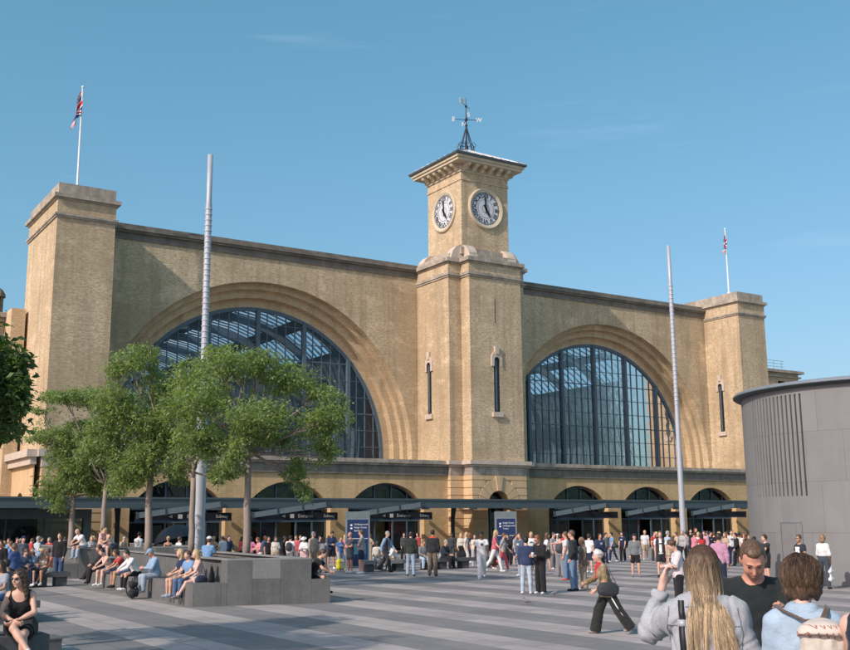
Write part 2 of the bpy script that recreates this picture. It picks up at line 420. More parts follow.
STEPS = [(13.24, 74.55), (12.80, 75.28), (12.21, 75.84), (11.57, 76.5)]
CZ = 7.6
def facade(cx, x0, x1):
    m = MB()
    wall(m, x0, x1, 6.9, 23.3, [opening_arc(cx, 13.24, CZ, 13.24, 6.9, 72)], YW, 75.28)
    w = P('facade_wall', m, 'brick')
    # stepped arch rings
    r = MB()
    for i in range(1, len(STEPS)):
        Ro, Ri = STEPS[i-1][0], STEPS[i][0]; y = STEPS[i][1]
        yb = STEPS[i+1][1] if i+1 < len(STEPS) else 77.1
        n = 72
        for k in range(n):
            a, b = PI*k/n, PI*(k+1)/n
            f = lambda R, t, yy: (cx - R*math.cos(t), yy, CZ + R*math.sin(t))
            r.add([f(Ro,a,y), f(Ro,b,y), f(Ri,b,y), f(Ri,a,y)], [(0,1,2,3)])
            r.add([f(Ri,a,y), f(Ri,b,y), f(Ri,b,yb), f(Ri,a,yb)], [(0,1,2,3)])
        for s in (-1, 1):
            X = lambda R: cx + s*R
            r.add([(X(Ro),y,6.9),(X(Ro),y,CZ),(X(Ri),y,CZ),(X(Ri),y,6.9)], [(0,1,2,3)])
            r.add([(X(Ri),y,6.9),(X(Ri),y,CZ),(X(Ri),yb,CZ),(X(Ri),yb,6.9)], [(0,1,2,3)])
    P('arch_rings', r, 'brick_arch')
    c = MB()
    # cornice profile: upper weathered coping, recessed frieze, lower moulding
    c.box(x0, x1, YW-0.10, 77.0, 22.78, 22.95); c.box(x0, x1, YW-0.03, 77.0, 22.952, 23.298)
    c.box(x0, x1, YW-0.24, 77.05, 23.30, 23.46); c.box(x0, x1, YW-0.38, 77.1, 23.462, 23.66); c.box(x0, x1, YW-0.12, 77.05, 23.662, 23.95)
    P('cornice', c, 'stone_dark')
    # the great window
    R = 11.57; YG = 76.6
    win = MB()
    n = 72
    for k in range(n):
        a, b = PI*k/n, PI*(k+1)/n
        f = lambda q, t, yy: (cx - q*math.cos(t), yy, CZ + q*math.sin(t))
        for (q1, q2) in ((R-0.005, R-0.30),):
            win.add([f(q1,a,YG-0.12), f(q1,b,YG-0.12), f(q2,b,YG-0.12), f(q2,a,YG-0.12)], [(0,1,2,3)])
            win.add([f(q2,a,YG-0.12), f(q2,b,YG-0.12), f(q2,b,YG+0.12), f(q2,a,YG+0.12)], [(0,1,2,3)])
    def half(x): return math.sqrt(max(0.0, (R-0.1)**2 - (x-cx)**2))
    for k in range(-2, 3):
        x = cx + 4.1*k
        win.box(x-0.15, x+0.15, YG-0.22, YG+0.2, 6.95, CZ + half(x))
    for s in (-1, 1): win.box(cx+s*(R-0.15)-0.14, cx+s*(R-0.15)+0.14, YG-0.12, YG+0.12, 6.95, CZ)
    wf = P('great_window', win, 'frame')
    g = MB()
    k = -13
    for i in range(-14, 15):
        x = cx + 4.1*i/5
        if i % 5 == 0 or abs(x-cx) > R-0.3: continue
        g.box(x-0.032, x+0.032, YG-0.06, YG+0.05, 6.95, CZ + half(x))
    z = 6.97
    while z < CZ + R - 0.5:
        hx = math.sqrt(max(0, (R-0.2)**2 - max(0, z-CZ)**2))
        th = 0.05 if int(round((z-6.97)/1.36)) % 3 else 0.09
        g.box(cx-hx, cx+hx, YG-0.045, YG+0.045, z, z+th)
        z += 1.36
    P('glazing_bars', g, 'frame', wf)
    pn = MB(); pts = [(cx-R+0.1, 6.95)] + [(cx - (R-0.1)*math.cos(PI*i/48), CZ + (R-0.1)*math.sin(PI*i/48)) for i in range(49)] + [(cx+R-0.1, 6.95)]
    pn.add([(p[0], YG+0.015, p[1]) for p in pts], [tuple(range(len(pts)))])
    P('glass_pane', pn, 'glass', wf)
facade(33.55, 19.95, 47.4)
facade(69.1, 55.2, 82.8)

# -------- train shed behind each window: brick side walls, arched ribs, glazed and boarded vault
def shed(cx):
    Y0, Y1 = 77.2, 150.0; R = 12.9; cz = 7.6
    sh = MB()
    for s in (-1, 1):
        xa, xb = sorted((cx+s*R, cx+s*(R+0.5)))
        sh.box(xa, xb, Y0, Y1, 0.02, cz+0.3)
    sh.box(cx-R, cx+R, Y1, Y1+0.5, 0.02, 9.0)
    base = P('train_shed', sh, 'brick')
    vp = MB()
    def arc(R1, t): return (cx - R1*math.cos(t), cz + R1*math.sin(t))
    segs = [(0, 46), (60, 66), (84, 96), (114, 120), (134, 180)]
    for a, b in segs:
        n = max(1, int((b-a)/4))
        for i in range(n):
            t0, t1 = R_(a+(b-a)*i/n), R_(a+(b-a)*(i+1)/n)
            p, q = arc(R, t0), arc(R, t1)
            vp.add([(p[0],Y0,p[1]),(q[0],Y0,q[1]),(q[0],Y1,q[1]),(p[0],Y1,p[1])], [(0,1,2,3)])
    P('vault_boarding', vp, 'vault_grey', base)
    rb = MB()
    y = Y0 + 2.0
    while y < Y1:
        for k in range(24):
            t0, t1 = PI*k/24, PI*(k+1)/24
            for Ra, Rb, w in ((R-0.05, R-0.75, 0.16),):
                a, b, c, d = arc(Ra,t0), arc(Ra,t1), arc(Rb,t1), arc(Rb,t0)
                rb.add([(a[0],y-w,a[1]),(b[0],y-w,b[1]),(c[0],y-w,c[1]),(d[0],y-w,d[1]),
                        (a[0],y+w,a[1]),(b[0],y+w,b[1]),(c[0],y+w,c[1]),(d[0],y+w,d[1])],
                       [(0,1,2,3),(7,6,5,4),(3,2,6,7),(0,4,5,1)])
        y += 6.0
    P('arched_rib', rb, 'steel_dark', base)
    gb = MB()
    for a, b in ((46, 60), (66, 84), (96, 114), (120, 134)):
        p, q = arc(R+0.02, R_(a)), arc(R+0.02, R_(b)); y = Y0+0.4
        while y < Y1:
            pm = arc(R+0.02, R_((a+b)/2))
            gb.tube([(p[0],y,p[1]),(pm[0],y,pm[1]),(q[0],y,q[1])], 0.11, 4, False); y += 0.9
    P('rafters', gb, 'white', base)
    tr = MB()   # bridge and gantries seen low through the glass
    tr.box(cx-R, cx+R, 96, 99, 5.6, 6.6); tr.box(cx-R, cx+R, 96, 96.1, 6.6, 7.7); tr.box(cx-R+0.2, cx-R+5, 84, 120, 0.1, 6.0)
    P('footbridge', tr, 'steel_dark', base)
    fl = MB(); fl.box(cx-R, cx+R, 77.2, Y1, 0.008, 0.05); P('platform_floor', fl, 'floor_in', base)
shed(33.55); shed(69.1)

# -------- arcade (lower front) -----------------------------------------------------------------
LC = [25.2, 33.45, 41.7]; RC = [61.0, 69.25, 77.5]
def arcade(x0, x1, cs):
    m = MB()
    wall(m, x0, x1, 0, 5.85, [opening_arc(c, 3.38, 1.17, 3.98, 0, 28) for c in cs], 70.1, 71.0)
    P('arcade_wall', m, 'brick_low')
    b = MB(); b.box(x0, x1, 70.02, 71.2, 5.852, 6.5); b.box(x0, x1, 69.95, 71.2, 5.80, 5.90)
    P('frieze_band', b, 'stone_dark')
    c = MB(); c.box(x0, x1, 69.85, 71.3, 6.502, 6.66); c.box(x0, x1, 69.68, 71.4, 6.662, 6.90); c.box(x0, x1, 69.75, 76.4, 6.902, 6.97)
    P('ledge_cornice', c, 'stone')
    for c0 in cs:
        g = MB(); pts = [(c0 + 3.95*math.sin(t), 1.17 + 3.95*math.cos(t)) for t in [(-1+2*i/20)*math.asin(3.36/3.95) for i in range(21)]]
        g.add([(p[0], 70.82, p[1]) for p in pts] + [(c0+3.36, 70.82, 3.3), (c0-3.36, 70.82, 3.3)], [tuple(range(23))[::-1]])
        fr = MB()
        for k in (-2.2, -0.75, 0.75, 2.2): fr.box(c0+k-0.05, c0+k+0.05, 70.72, 70.8, 3.2, 1.17+math.sqrt(3.95**2-k*k))
        for i in range(20):
            t0, t1 = [(-1+2*j/20)*math.asin(3.36/3.95) for j in (i, i+1)]
            a = lambda R, t: (c0+R*math.sin(t), 1.17+R*math.cos(t))
            p, q, r, s = a(3.975,t0), a(3.975,t1), a(3.86,t1), a(3.86,t0)
            fr.add([(p[0],70.7,p[1]),(q[0],70.7,q[1]),(r[0],70.7,r[1]),(s[0],70.7,s[1])], [(0,1,2,3)])
        fr.box(c0-3.37, c0+3.37, 70.6, 70.85, 3.12, 3.3)
        f = P('lunette_window', fr, 'frame')
        P('lunette_glass', g, 'lunette', f)
        # shopfront below: posts, glass, doors
        s = MB()
        xs = [c0-3.3, c0-1.9, c0-0.7, c0+0.9, c0+2.2, c0+3.3]
        for x in xs: s.box(x-0.06, x+0.06, 70.75, 70.87, 0, 3.12)
        s.box(c0-3.37, c0+3.37, 70.76, 70.86, 2.25, 2.36)
        sf = P('shopfront', s, 'frame')
        gg = MB()
        for a, b2 in ((0,1),(1,2),(3,4),(4,5)):
            gg = MB(); gg.add([(xs[a]+0.06,70.8,0.05),(xs[b2]-0.06,70.8,0.05),(xs[b2]-0.06,70.8,3.12),(xs[a]+0.06,70.8,3.12)], [(0,1,2,3)])
            P('shopfront_glass', gg, 'door_glass', sf)
    # interior hall behind the arcade
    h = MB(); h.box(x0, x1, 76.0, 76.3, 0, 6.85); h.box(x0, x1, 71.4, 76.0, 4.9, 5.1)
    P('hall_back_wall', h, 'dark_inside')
arcade(19.95, 47.4, LC); arcade(55.2, 82.8, RC)
fl = MB(); fl.box(16.2, 86.6, 71.0, 76.0, 0.006, 0.03); P('hall_floor', fl, 'floor_in')
# things of the hall seen through the openings
rnd = random.Random(5)
for c0 in LC + RC:
    col = M['brick_low']
    m = MB(); m.box(c0+rnd.uniform(0.2,0.6), c0+rnd.uniform(1.4,1.9), 73.6, 74.2, 0.03, 4.88); P('hall_pillar', m, col)
    m = MB(); m.box(c0-3.0, c0-2.3, 74.6, 75.2, 0.03, 4.88); P('hall_pillar', m, col)
for c0 in LC + RC:
    m = MB(); m.box(c0-1.75, c0-0.85, 70.9, 70.94, 0.9, 2.1); P('window_poster', m, ('pale_pink','navy','bench','red','awning','map_blue')[(LC+RC).index(c0)])
    m = MB(); m.box(c0+2.35, c0+3.1, 70.9, 70.94, 0.7, 2.2); P('window_poster', m, ('awning','bench','map_blue','navy','pale_pink','bench')[(LC+RC).index(c0)])
    m = MB(); m.box(c0-0.6, c0+0.8, 72.8, 73.5, 0.03, 1.15); P('ticket_gate', m, 'steel')
pm = MB(); pm.box(43.0, 44.7, 72.0, 72.06, 1.3, 2.5); P('red_advert_panel', pm, 'red')
pm = MB(); pm.box(68.0, 70.3, 72.3, 72.36, 1.2, 2.2); P('red_advert_panel', pm, 'red')
pm = MB(); pm.box(31.6, 32.6, 71.6, 71.66, 1.2, 2.4); P('red_advert_panel', pm, 'red')

# -------- corner towers -----------------------------------------------------------------------
def corner_tower(x0, x1, slits):
    y0, y1 = 70.0, 78.3
    t = MB()
    t.box(x0, x1, y0, y1, 6.98, 22.45); t.box(x0-0.02, x1+0.02, y0-0.02, y1+0.02, 22.73, 23.68)
    tw = P('corner_tower', t, 'brick')
    s = MB()
    s.box(x0-0.10, x1+0.10, y0-0.10, y1+0.1, 22.452, 22.58); s.box(x0-0.17, x1+0.17, y0-0.17, y1+0.17, 22.582, 22.728)
    s.box(x0-0.12, x1+0.12, y0-0.12, y1+0.12, 23.682, 23.80); s.box(x0-0.28, x1+0.28, y0-0.28, y1+0.28, 23.802, 24.06)
    P('tower_cornice', s, 'stone', tw)
    p = MB(); p.box(x0+0.02, x1-0.02, y0+0.02, y1-0.02, 24.062, 24.86)
    P('tower_parapet', p, 'stone', tw)
    # rusticated base with courses
    b = MB(); b.box(x0, x1, y0, y1, 0, 5.84)
    zz = 0.06
    while zz < 5.7:
        b.box(x0-0.07, x1+0.07, y0-0.07, y1+0.07, zz, zz+0.50); zz += 0.58
    P('rusticated_base', b, 'render', tw)
    l = MB(); l.box(x0-0.09, x1+0.09, y0-0.09, y1+0.09, 5.842, 6.5); l.box(x0-0.36, x1+0.36, y0-0.32, y1+0.3, 6.502, 6.97)
    P('base_ledge', l, 'stone_pale', tw)
    return tw
tl = corner_tower(16.05, 19.95, False)
tr_ = corner_tower(82.84, 86.75, True)

def slit(parent, c, w, z0, z1, axis):
    """narrow arched slit window set in a stone surround; axis 'x' faces -Y, axis 'y' faces -X"""
    def tr(u, d, z): return (c[0]+u, c[1]-d, z) if axis == 'x' else (c[0]-d, c[1]-u, z)
    fr = MB(); n = 10
    pts = [(-w, z0), (-w, z1)] + [(w*-math.cos(PI*i/n), z1 + w*math.sin(PI*i/n)) for i in range(1, n)] + [(w, z1), (w, z0)]
    # flat black face for the opening, shade of its depth put into the colour
    fr.add([tr(p[0], 0.012, p[1]) for p in pts], [tuple(range(len(pts)))])
    sl = P('slit_window', fr, 'black', parent)
    su = MB()
    def strip(a, b, d):
        m = len(a)
        su.add([tr(p[0], d, p[1]) for p in a] + [tr(p[0], d, p[1]) for p in b] + [tr(p[0], 0.0, p[1]) for p in b], [(i, i+1, m+i+1, m+i) for i in range(m-1)] + [(m+i, m+i+1, 2*m+i+1, 2*m+i) for i in range(m-1)])
    inner = [(-w, z1-0.5)] + pts[1:-1] + [(w, z1-0.5)]
    outer = [(p[0]*2.0, z1-0.5 if i in (0, len(inner)-1) else z1 + (p[1]-z1)*2.1 + 0.18) for i, p in enumerate(inner)]
    strip(inner, outer, 0.12)
    P('slit_surround', su, 'stone_pale', parent); su = MB()
    k = [(-0.16, z1+0.5), (-0.24, z1+1.15), (0.24, z1+1.15), (0.16, z1+0.5)]
    su.add([tr(p[0], 0.2, p[1]) for p in k] + [tr(p[0], 0.0, p[1]) for p in k], [(0,1,2,3),(0,4,5,1),(1,5,6,2),(2,6,7,3)])
    P('slit_keystone', su, 'stone_pale', parent); su = MB()
    for (a, b, z_, zz_, d) in ((-w*1.9, w*1.9, z0-0.42, z0-0.02, 0.2),):
        q = [tr(a,d,z_),tr(b,d,z_),tr(b,0,z_),tr(a,0,z_),tr(a,d,zz_),tr(b,d,zz_),tr(b,0,zz_),tr(a,0,zz_)]
        su.add(q, [(0,3,2,1),(4,5,6,7),(0,1,5,4),(1,2,6,5),(2,3,7,6),(3,0,4,7)])
    P('slit_sill', su, 'stone_pale', parent)
    jb = MB()   # steel louvre strip, set forward of the black face on one side
    q = [tr(-w*0.55, 0.03, z0+0.1), tr(w*0.1, 0.03, z0+0.1), tr(w*0.1, 0.03, z1), tr(-w*0.55, 0.03, z1)]
    jb.add(q, [(0,1,2,3)]); P('slit_louvre', jb, 'frame', parent)
slit(tr_, (82.84, 72.85), 0.26, 10.9, 15.5, 'y')

# -------- clock tower -------------------------------------------------------------------------
ct = MB()
BX0, BX1, BY0 = 48.65, 53.95, 68.55
NX0, NX1, NY0, NY1 = 47.4, 55.2, 69.75, 77.4
plan = [(BX0,BY0),(BX1,BY0),(BX1,NY0),(NX1,NY0),(NX1,NY1),(NX0,NY1),(NX0,NY0),(BX0,NY0)]
def grow(g): return [(BX0-g,BY0-g),(BX1+g,BY0-g),(BX1+g,NY0-g),(NX1+g,NY0-g),(NX1+g,NY1+g),(NX0-g,NY1+g),(NX0-g,NY0-g),(BX0-g,NY0-g)]
ct.prism(plan, 6.98, 22.05); ct.prism(grow(0.03), 22.47, 23.2)
SX0, SX1, SY0, SY1 = 48.9, 53.82, 69.85, 75.0
ct.box(SX0, SX1, SY0, SY1, 23.9, 30.72)
tw = P('clock_tower', ct, 'brick')
c = MB(); c.prism(grow(0.09), 22.052, 22.20); c.prism(grow(0.17), 22.202, 22.30); c.prism(grow(0.07), 22.302, 22.468)
c.prism(grow(0.12), 23.202, 23.34); c.prism(grow(0.3), 23.342, 23.66)
P('tower_ledge', c, 'stone', tw)
c = MB(); c.prism(grow(-0.3), 23.662, 24.15); c.box(SX0-0.28, SX1+0.28, SY0-0.28, SY1+0.28, 24.152, 24.75)
P('shaft_plinth', c, 'stone', tw)
# curved corner blocks around the plinth
def scroll(x, y, dx, dy):
    c = MB()
    prof = [(0,23.665),(1.15,23.665),(1.12,24.0),(0.95,24.4),(0.65,24.75),(0.3,24.95),(0,25.0)]
    w = 0.42
    ux = Vector((dx,dy,0)).normalized(); uy = Vector((-ux.y,ux.x,0))
    v = []
    for s in (-w, w):
        for (r, z) in prof: v.append(Vector((x,y,0)) + ux*r + uy*s + Vector((0,0,z)))
    n = len(prof); c.add(v, [tuple(range(n)), tuple(range(2*n-1, n-1, -1))] + [(i,i+n,(i+1)%n+n,(i+1)%n) for i in range(n)])
    P('corner_block', c, 'stone_pale', tw)
for (x, dx) in ((SX0+0.1, -1), (SX1-0.1, 1)):
    scroll(x+dx*0.1, SY0+0.35, dx, 0); scroll(x-dx*0.35, SY0+0.1, 0, -1)
    scroll(x-dx*0.35, SY1-0.1, 0, 1); scroll(x+dx*0.1, SY1-0.4, dx, 0)
c = MB(); c.box(SX0-0.07, SX1+0.07, SY0-0.07, SY1+0.07, 30.722, 30.86); c.box(SX0-0.02, SX1+0.02, SY0-0.02, SY1+0.02, 30.862, 31.45)
P('shaft_frieze', c, 'brick', tw)
c = MB()
c.box(SX0-0.12, SX1+0.12, SY0-0.12, SY1+0.12, 31.452, 31.56)
c.box(SX0-0.95, SX1+0.95, SY0-0.95, SY1+0.95, 32.12, 32.34); c.box(SX0-1.08, SX1+1.08, SY0-1.08, SY1+1.08, 32.342, 32.58)
c.box(SX0-0.05, SX1+0.05, SY0-0.05, SY1+0.05, 31.562, 32.118)
P('eaves_cornice', c, 'cream', tw)
def corbel(mb, c0, d, u):
    """console bracket against the shaft at c0, projecting along d, width along u"""
    prof = [(0.05,31.56),(0.28,31.6),(0.36,31.74),(0.5,31.82),(0.74,31.86),(0.82,31.98),(0.82,32.118),(0.05,32.118)]
    v = []
    for s in (-0.17, 0.17):
        for (r, z) in prof: v.append((c0[0]+d[0]*r+u[0]*s, c0[1]+d[1]*r+u[1]*s, z))
    n = len(prof); mb.add(v, [tuple(range(n)), tuple(range(2*n-1, n-1, -1))] + [(i,i+n,(i+1)%n+n,(i+1)%n) for i in range(n)])
for i in range(6):
    u = 0.35 + i*(SX1-SX0-0.7)/5
    for c0, d, uu in (((SX0+u, SY0), (0,-1), (1,0)), ((SX0+u, SY1), (0,1), (1,0))):
        mb = MB(); corbel(mb, c0, d, uu); P('corbel', mb, 'cream', tw)
    u = 0.35 + i*(SY1-SY0-0.7)/5
    for c0, d, uu in (((SX0, SY0+u), (-1,0), (0,1)), ((SX1, SY0+u), (1,0), (0,1))):
        mb = MB(); corbel(mb, c0, d, uu); P('corbel', mb, 'cream', tw)
EX0, EX1, EY0, EY1 = SX0-1.25, SX1+1.25, SY0-1.25, SY1+1.25
c = MB(); c.box(EX0, EX1, EY0, EY1, 32.582, 32.76); P('gutter', c, 'slate', tw)
c = MB(); ax, ay, az = (EX0+EX1)/2, (EY0+EY1)/2, 34.45
q = [(EX0+.05,EY0+.05,32.762),(EX1-.05,EY0+.05,32.762),(EX1-.05,EY1-.05,32.762),(EX0+.05,EY1-.05,32.762)]
c.add(q+[(ax-.3,ay-.3,az),(ax+.3,ay-.3,az),(ax+.3,ay+.3,az),(ax-.3,ay+.3,az)], [(0,1,5,4),(1,2,6,5),(2,3,7,6),(3,0,4,7),(4,5,6,7)])
for i in range(9):   # lead rolls down each slope
    f = i/8
    for (a, b) in ((0,1),(1,2),(2,3),(3,0)):
        A = Vector(q[a]).lerp(Vector(q[b]), f); T = [(ax-.3,ay-.3,az),(ax+.3,ay-.3,az),(ax+.3,ay+.3,az),(ax-.3,ay+.3,az)]
        B = Vector(T[a]).lerp(Vector(T[b]), f); c.tube([A+Vector((0,0,.03)), B+Vector((0,0,.03))], 0.06, 5)
P('tower_roof', c, 'lead', tw)
# weather vane
v = MB()
v.tube([(ax,ay,34.4),(ax,ay,36.8),(ax,ay,39.5)], [0.09,0.06,0.02], 6)
for k in range(8):
    t = 2*PI*k/8
    v.tube([(ax+0.75*math.cos(t),ay+0.75*math.sin(t),34.3),(ax+0.55*math.cos(t),ay+0.55*math.sin(t),35.0),(ax+0.35*math.cos(t+.3),ay+0.35*math.sin(t+.3),35.6),(ax,ay,36.9)], 0.035, 5)
    v.tube([(ax+0.6*math.cos(t),ay+0.6*math.sin(t),34.6),(ax+0.85*math.cos(t),ay+0.85*math.sin(t),35.0),(ax+0.62*math.cos(t),ay+0.62*math.sin(t),35.25)], 0.03, 5)
    v.tube([(ax+0.52*math.cos(t),ay+0.52*math.sin(t),35.1),(ax+0.52*math.cos(t+PI/4),ay+0.52*math.sin(t+PI/4),35.1)], 0.025, 4)
v.sphere((ax,ay,36.9), 0.14, 8, 6); v.sphere((ax,ay,37.45), 0.16, 8, 6); v.sphere((ax,ay,38.7), 0.12, 8, 6)
for k in range(4):
    t = PI/4 + PI/2*k + 0.35
    v.tube([(ax,ay,37.45),(ax+0.95*math.cos(t),ay+0.95*math.sin(t),37.45)], 0.03, 5)
ta = PI+0.45
v.tube([(ax+0.55*math.cos(ta+PI),ay+0.55*math.sin(ta+PI),38.65),(ax+0.5*math.cos(ta),ay+0.5*math.sin(ta),38.8)], 0.03, 5)
P('weather_vane', v, 'iron', tw)
v = MB()
for k, ch in enumerate('NESW'):
    t = PI/4 + PI/2*k + 0.35
    d = Vector((math.cos(t), math.sin(t), 0)); addtext(v, ch, 0.55, Vector((ax,ay,37.45)) + d*1.15, (0.8, -0.6, 0), (0,0,1))
d = Vector((math.cos(ta), math.sin(ta), 0))
c0 = Vector((ax,ay,38.95)) + d*0.75
v.obox(c0, d, (-d.y,d.x,0), (0,0,1), 0.32, 0.015, 0.25)
v.obox(Vector((ax,ay,38.62)) - d*0.6, d, (-d.y,d.x,0), (0,0,1), 0.1, 0.015, 0.1)
P('vane_letters', v, 'gilt', tw)

ROM = ['XII','I','II','III','IIII','V','VI','VII','VIII','IX','X','XI']
def clock(c, ux, nrm, parent):
    c = Vector(c); ux = Vector(ux); n = Vector(nrm); uz = Vector((0,0,1))
    def pt(r, t, d): return c + ux*(r*math.sin(t)) + uz*(r*math.cos(t)) + n*d
    K = 48
    def ring(r0, r1, d0, d1, side=True):
        m = MB(); v = []
        for i in range(K):
            t = 2*PI*i/K; v += [pt(r0,t,0.0), pt(r0,t,d0), pt(r1,t,d1), pt(r1,t,0.0)]
        f = []
        for i in range(K):
            j = (i+1) % K
            for a in range(3): f.append((i*4+a, i*4+a+1, j*4+a+1, j*4+a))
        return m.add(v, f)
    r = ring(1.80, 1.70, 0.14, 0.20); r.v += []; P('clock_rim', r, 'cream', parent)
    r = ring(1.71, 1.47, 0.20, 0.10); P('clock_rim', r, 'cream', parent)
    d = MB(); d.add([pt(1.5, 2*PI*i/K, 0.04) for i in range(K)], [tuple(range(K))])
    P('clock_dial', d, 'dial', parent)
    nm = MB()
    for i, s in enumerate(ROM):
        t = 2*PI*i/12; u = ux*math.cos(t) - uz*math.sin(t); w = ux*math.sin(t) + uz*math.cos(t)
        addtext(nm, s, 0.50, pt(1.10, t, 0.06), u*(0.9 if len(s) > 2 else 1.25), w*1.05)
        addtext(nm, s, 0.50, pt(1.10, t, 0.062)+u*0.02, u*(0.9 if len(s) > 2 else 1.25), w*1.05)
    for i in range(60):
        t = 2*PI*i/60
        u = ux*math.cos(t) - uz*math.sin(t); w = ux*math.sin(t) + uz*math.cos(t)
        nm.obox(pt(1.40, t, 0.055), u, w, n, 0.022 if i % 5 else 0.045, 0.05, 0.004)
    for r0 in (1.33, 0.80, 0.36):
        v = []; f = []
        for i in range(K):
            t = 2*PI*i/K; v += [pt(r0,t,0.056), pt(r0+0.028,t,0.056)]
            f.append((i*2, i*2+1, ((i+1)%K)*2+1, ((i+1)%K)*2))
        nm.add(v, f)
    P('clock_numerals', nm, 'black', parent)
    def hand(ang, L, w):
        t = R_(ang); u = ux*math.cos(t) - uz*math.sin(t); k = ux*math.sin(t) + uz*math.cos(t)
        m = MB(); v = [c - k*0.35 + u*w*0.6, c + k*L*0.65 + u*w, c + k*L, c + k*L*0.65 - u*w, c - k*0.35 - u*w*0.6]
        m.add([q + n*0.09 for q in v] + [q + n*0.12 for q in v], [(0,1,2,3,4),(9,8,7,6,5)] + [(i,(i+1)%5,(i+1)%5+5,i+5) for i in range(5)])
        K2 = 16; m.add([c + (u*math.cos(2*PI*i/K2)+k*math.sin(2*PI*i/K2))*0.11 + n*0.13 for i in range(K2)], [tuple(range(K2))])
        P('clock_hand', m, 'black', parent)
    hand(-4, 1.28, 0.075); hand(149, 0.85, 0.11)
clock((51.40, SY0, 28.5), (1,0,0), (0,-1,0), tw)
clock((SX0, 72.42, 28.5), (0,-1,0), (-1,0,0), tw)
slit(tw, (51.25, BY0), 0.27, 10.95, 15.2, 'x')
slit(tw, (NX0, 72.7), 0.27, 10.95, 15.0, 'y')
m = MB(); m.box(51.2, 51.26, BY0-0.006, BY0+0.1, 18.3, 20.4); P('narrow_slot', m, 'black', tw)

# clock tower base: rusticated courses and a small voussoired arch
m = MB(); cxd = 51.2
g0 = 0.0
wall(m, BX0, BX1, 0, 5.84, [opening_arc(cxd, 1.08, 3.5, 1.08, 0, 16)], BY0+0.0, BY0+1.2)
m.box(NX0, BX0-0.002, NY0, NY1, 0, 5.84); m.box(BX1+0.002, NX1, NY0, NY1, 0, 5.84)
m.add([(BX0,BY0,0),(BX0,BY0,5.84),(BX0,NY1,5.84),(BX0,NY1,0)], [(0,1,2,3)]); m.add([(BX1,BY0,0),(BX1,BY0,5.84),(BX1,NY1,5.84),(BX1,NY1,0)], [(0,1,2,3)])
P('tower_base', m, 'render', tw)
m = MB(); zz = 0.06; d = 0.08
while zz < 5.7:
    z1 = min(zz+0.54, 5.82)
    zm = (zz+z1)/2
    R = 2.1
    g = 1.12 if zz < 3.1 else (math.sqrt(max(0, R*R-(zm-3.5)**2)) + 0.02 if zm < 3.5+R else 0)
    if zz < 3.1: g = 1.12
    for (a, b) in ((BX0-d, cxd-g), (cxd+g, BX1+d)):
        if b - a > 0.05: m.box(a, b, BY0-d, BY0-0.001, zz, z1)
    m.box(BX0-d, BX0-0.001, BY0, NY0-d-0.002, zz, z1); m.box(BX1+0.001, BX1+d, BY0, NY0-d-0.002, zz, z1)
    m.box(NX0-d, BX0-0.001, NY0-d, NY0-0.001, zz, z1); m.box(BX1+0.001, NX1+d, NY0-d, NY0-0.001, zz, z1)
    m.box(NX0-d, NX0-0.001, NY0, 70.08, zz, z1); m.box(NX1+0.001, NX1+d, NY0, 70.08, zz, z1)
    zz += 0.60
P('rustication', m, 'render', tw)
m = MB()
for i in range(9):
    a0 = PI*(i+0.03)/9; a1 = PI*(i+0.97)/9
    Ro = 2.07 if i != 4 else 2.3
    f = lambda r, t, y: (cxd - r*math.cos(t), y, 3.5 + r*math.sin(t))
    d = 0.10 if i != 4 else 0.2
    y0 = BY0-d; y1 = BY0-0.001
    q = [f(1.10,a0,y0), f(1.10,a1,y0), f(Ro,a1,y0), f(Ro,a0,y0), f(1.10,a0,y1), f(1.10,a1,y1), f(Ro,a1,y1), f(Ro,a0,y1)]
    m.add(q, [(0,1,2,3),(0,4,5,1),(1,5,6,2),(2,6,7,3),(3,7,4,0)])
P('voussoirs', m, 'render', tw)
m = MB(); m.prism(grow(0.07), 5.842, 6.5); P('base_frieze', m, 'stone', tw)
m = MB(); m.prism(grow(0.2), 6.502, 6.66); m.prism(grow(0.42), 6.662, 6.975); P('base_ledge', m, 'stone_pale', tw)
m = MB(); m.box(cxd-1.07, cxd+1.07, BY0+0.85, BY0+0.9, 0.02, 4.57); P('arch_glass', m, 'lunette', tw)
m = MB()
for k in (-0.3, 0.3): m.box(cxd+k-0.03, cxd+k+0.03, BY0+0.78, BY0+0.84, 0.02, 4.18)
m.box(cxd-0.94, cxd+0.94, BY0+0.76, BY0+0.84, 3.2, 3.3); P('arch_glazing_bars', m, 'frame', tw)

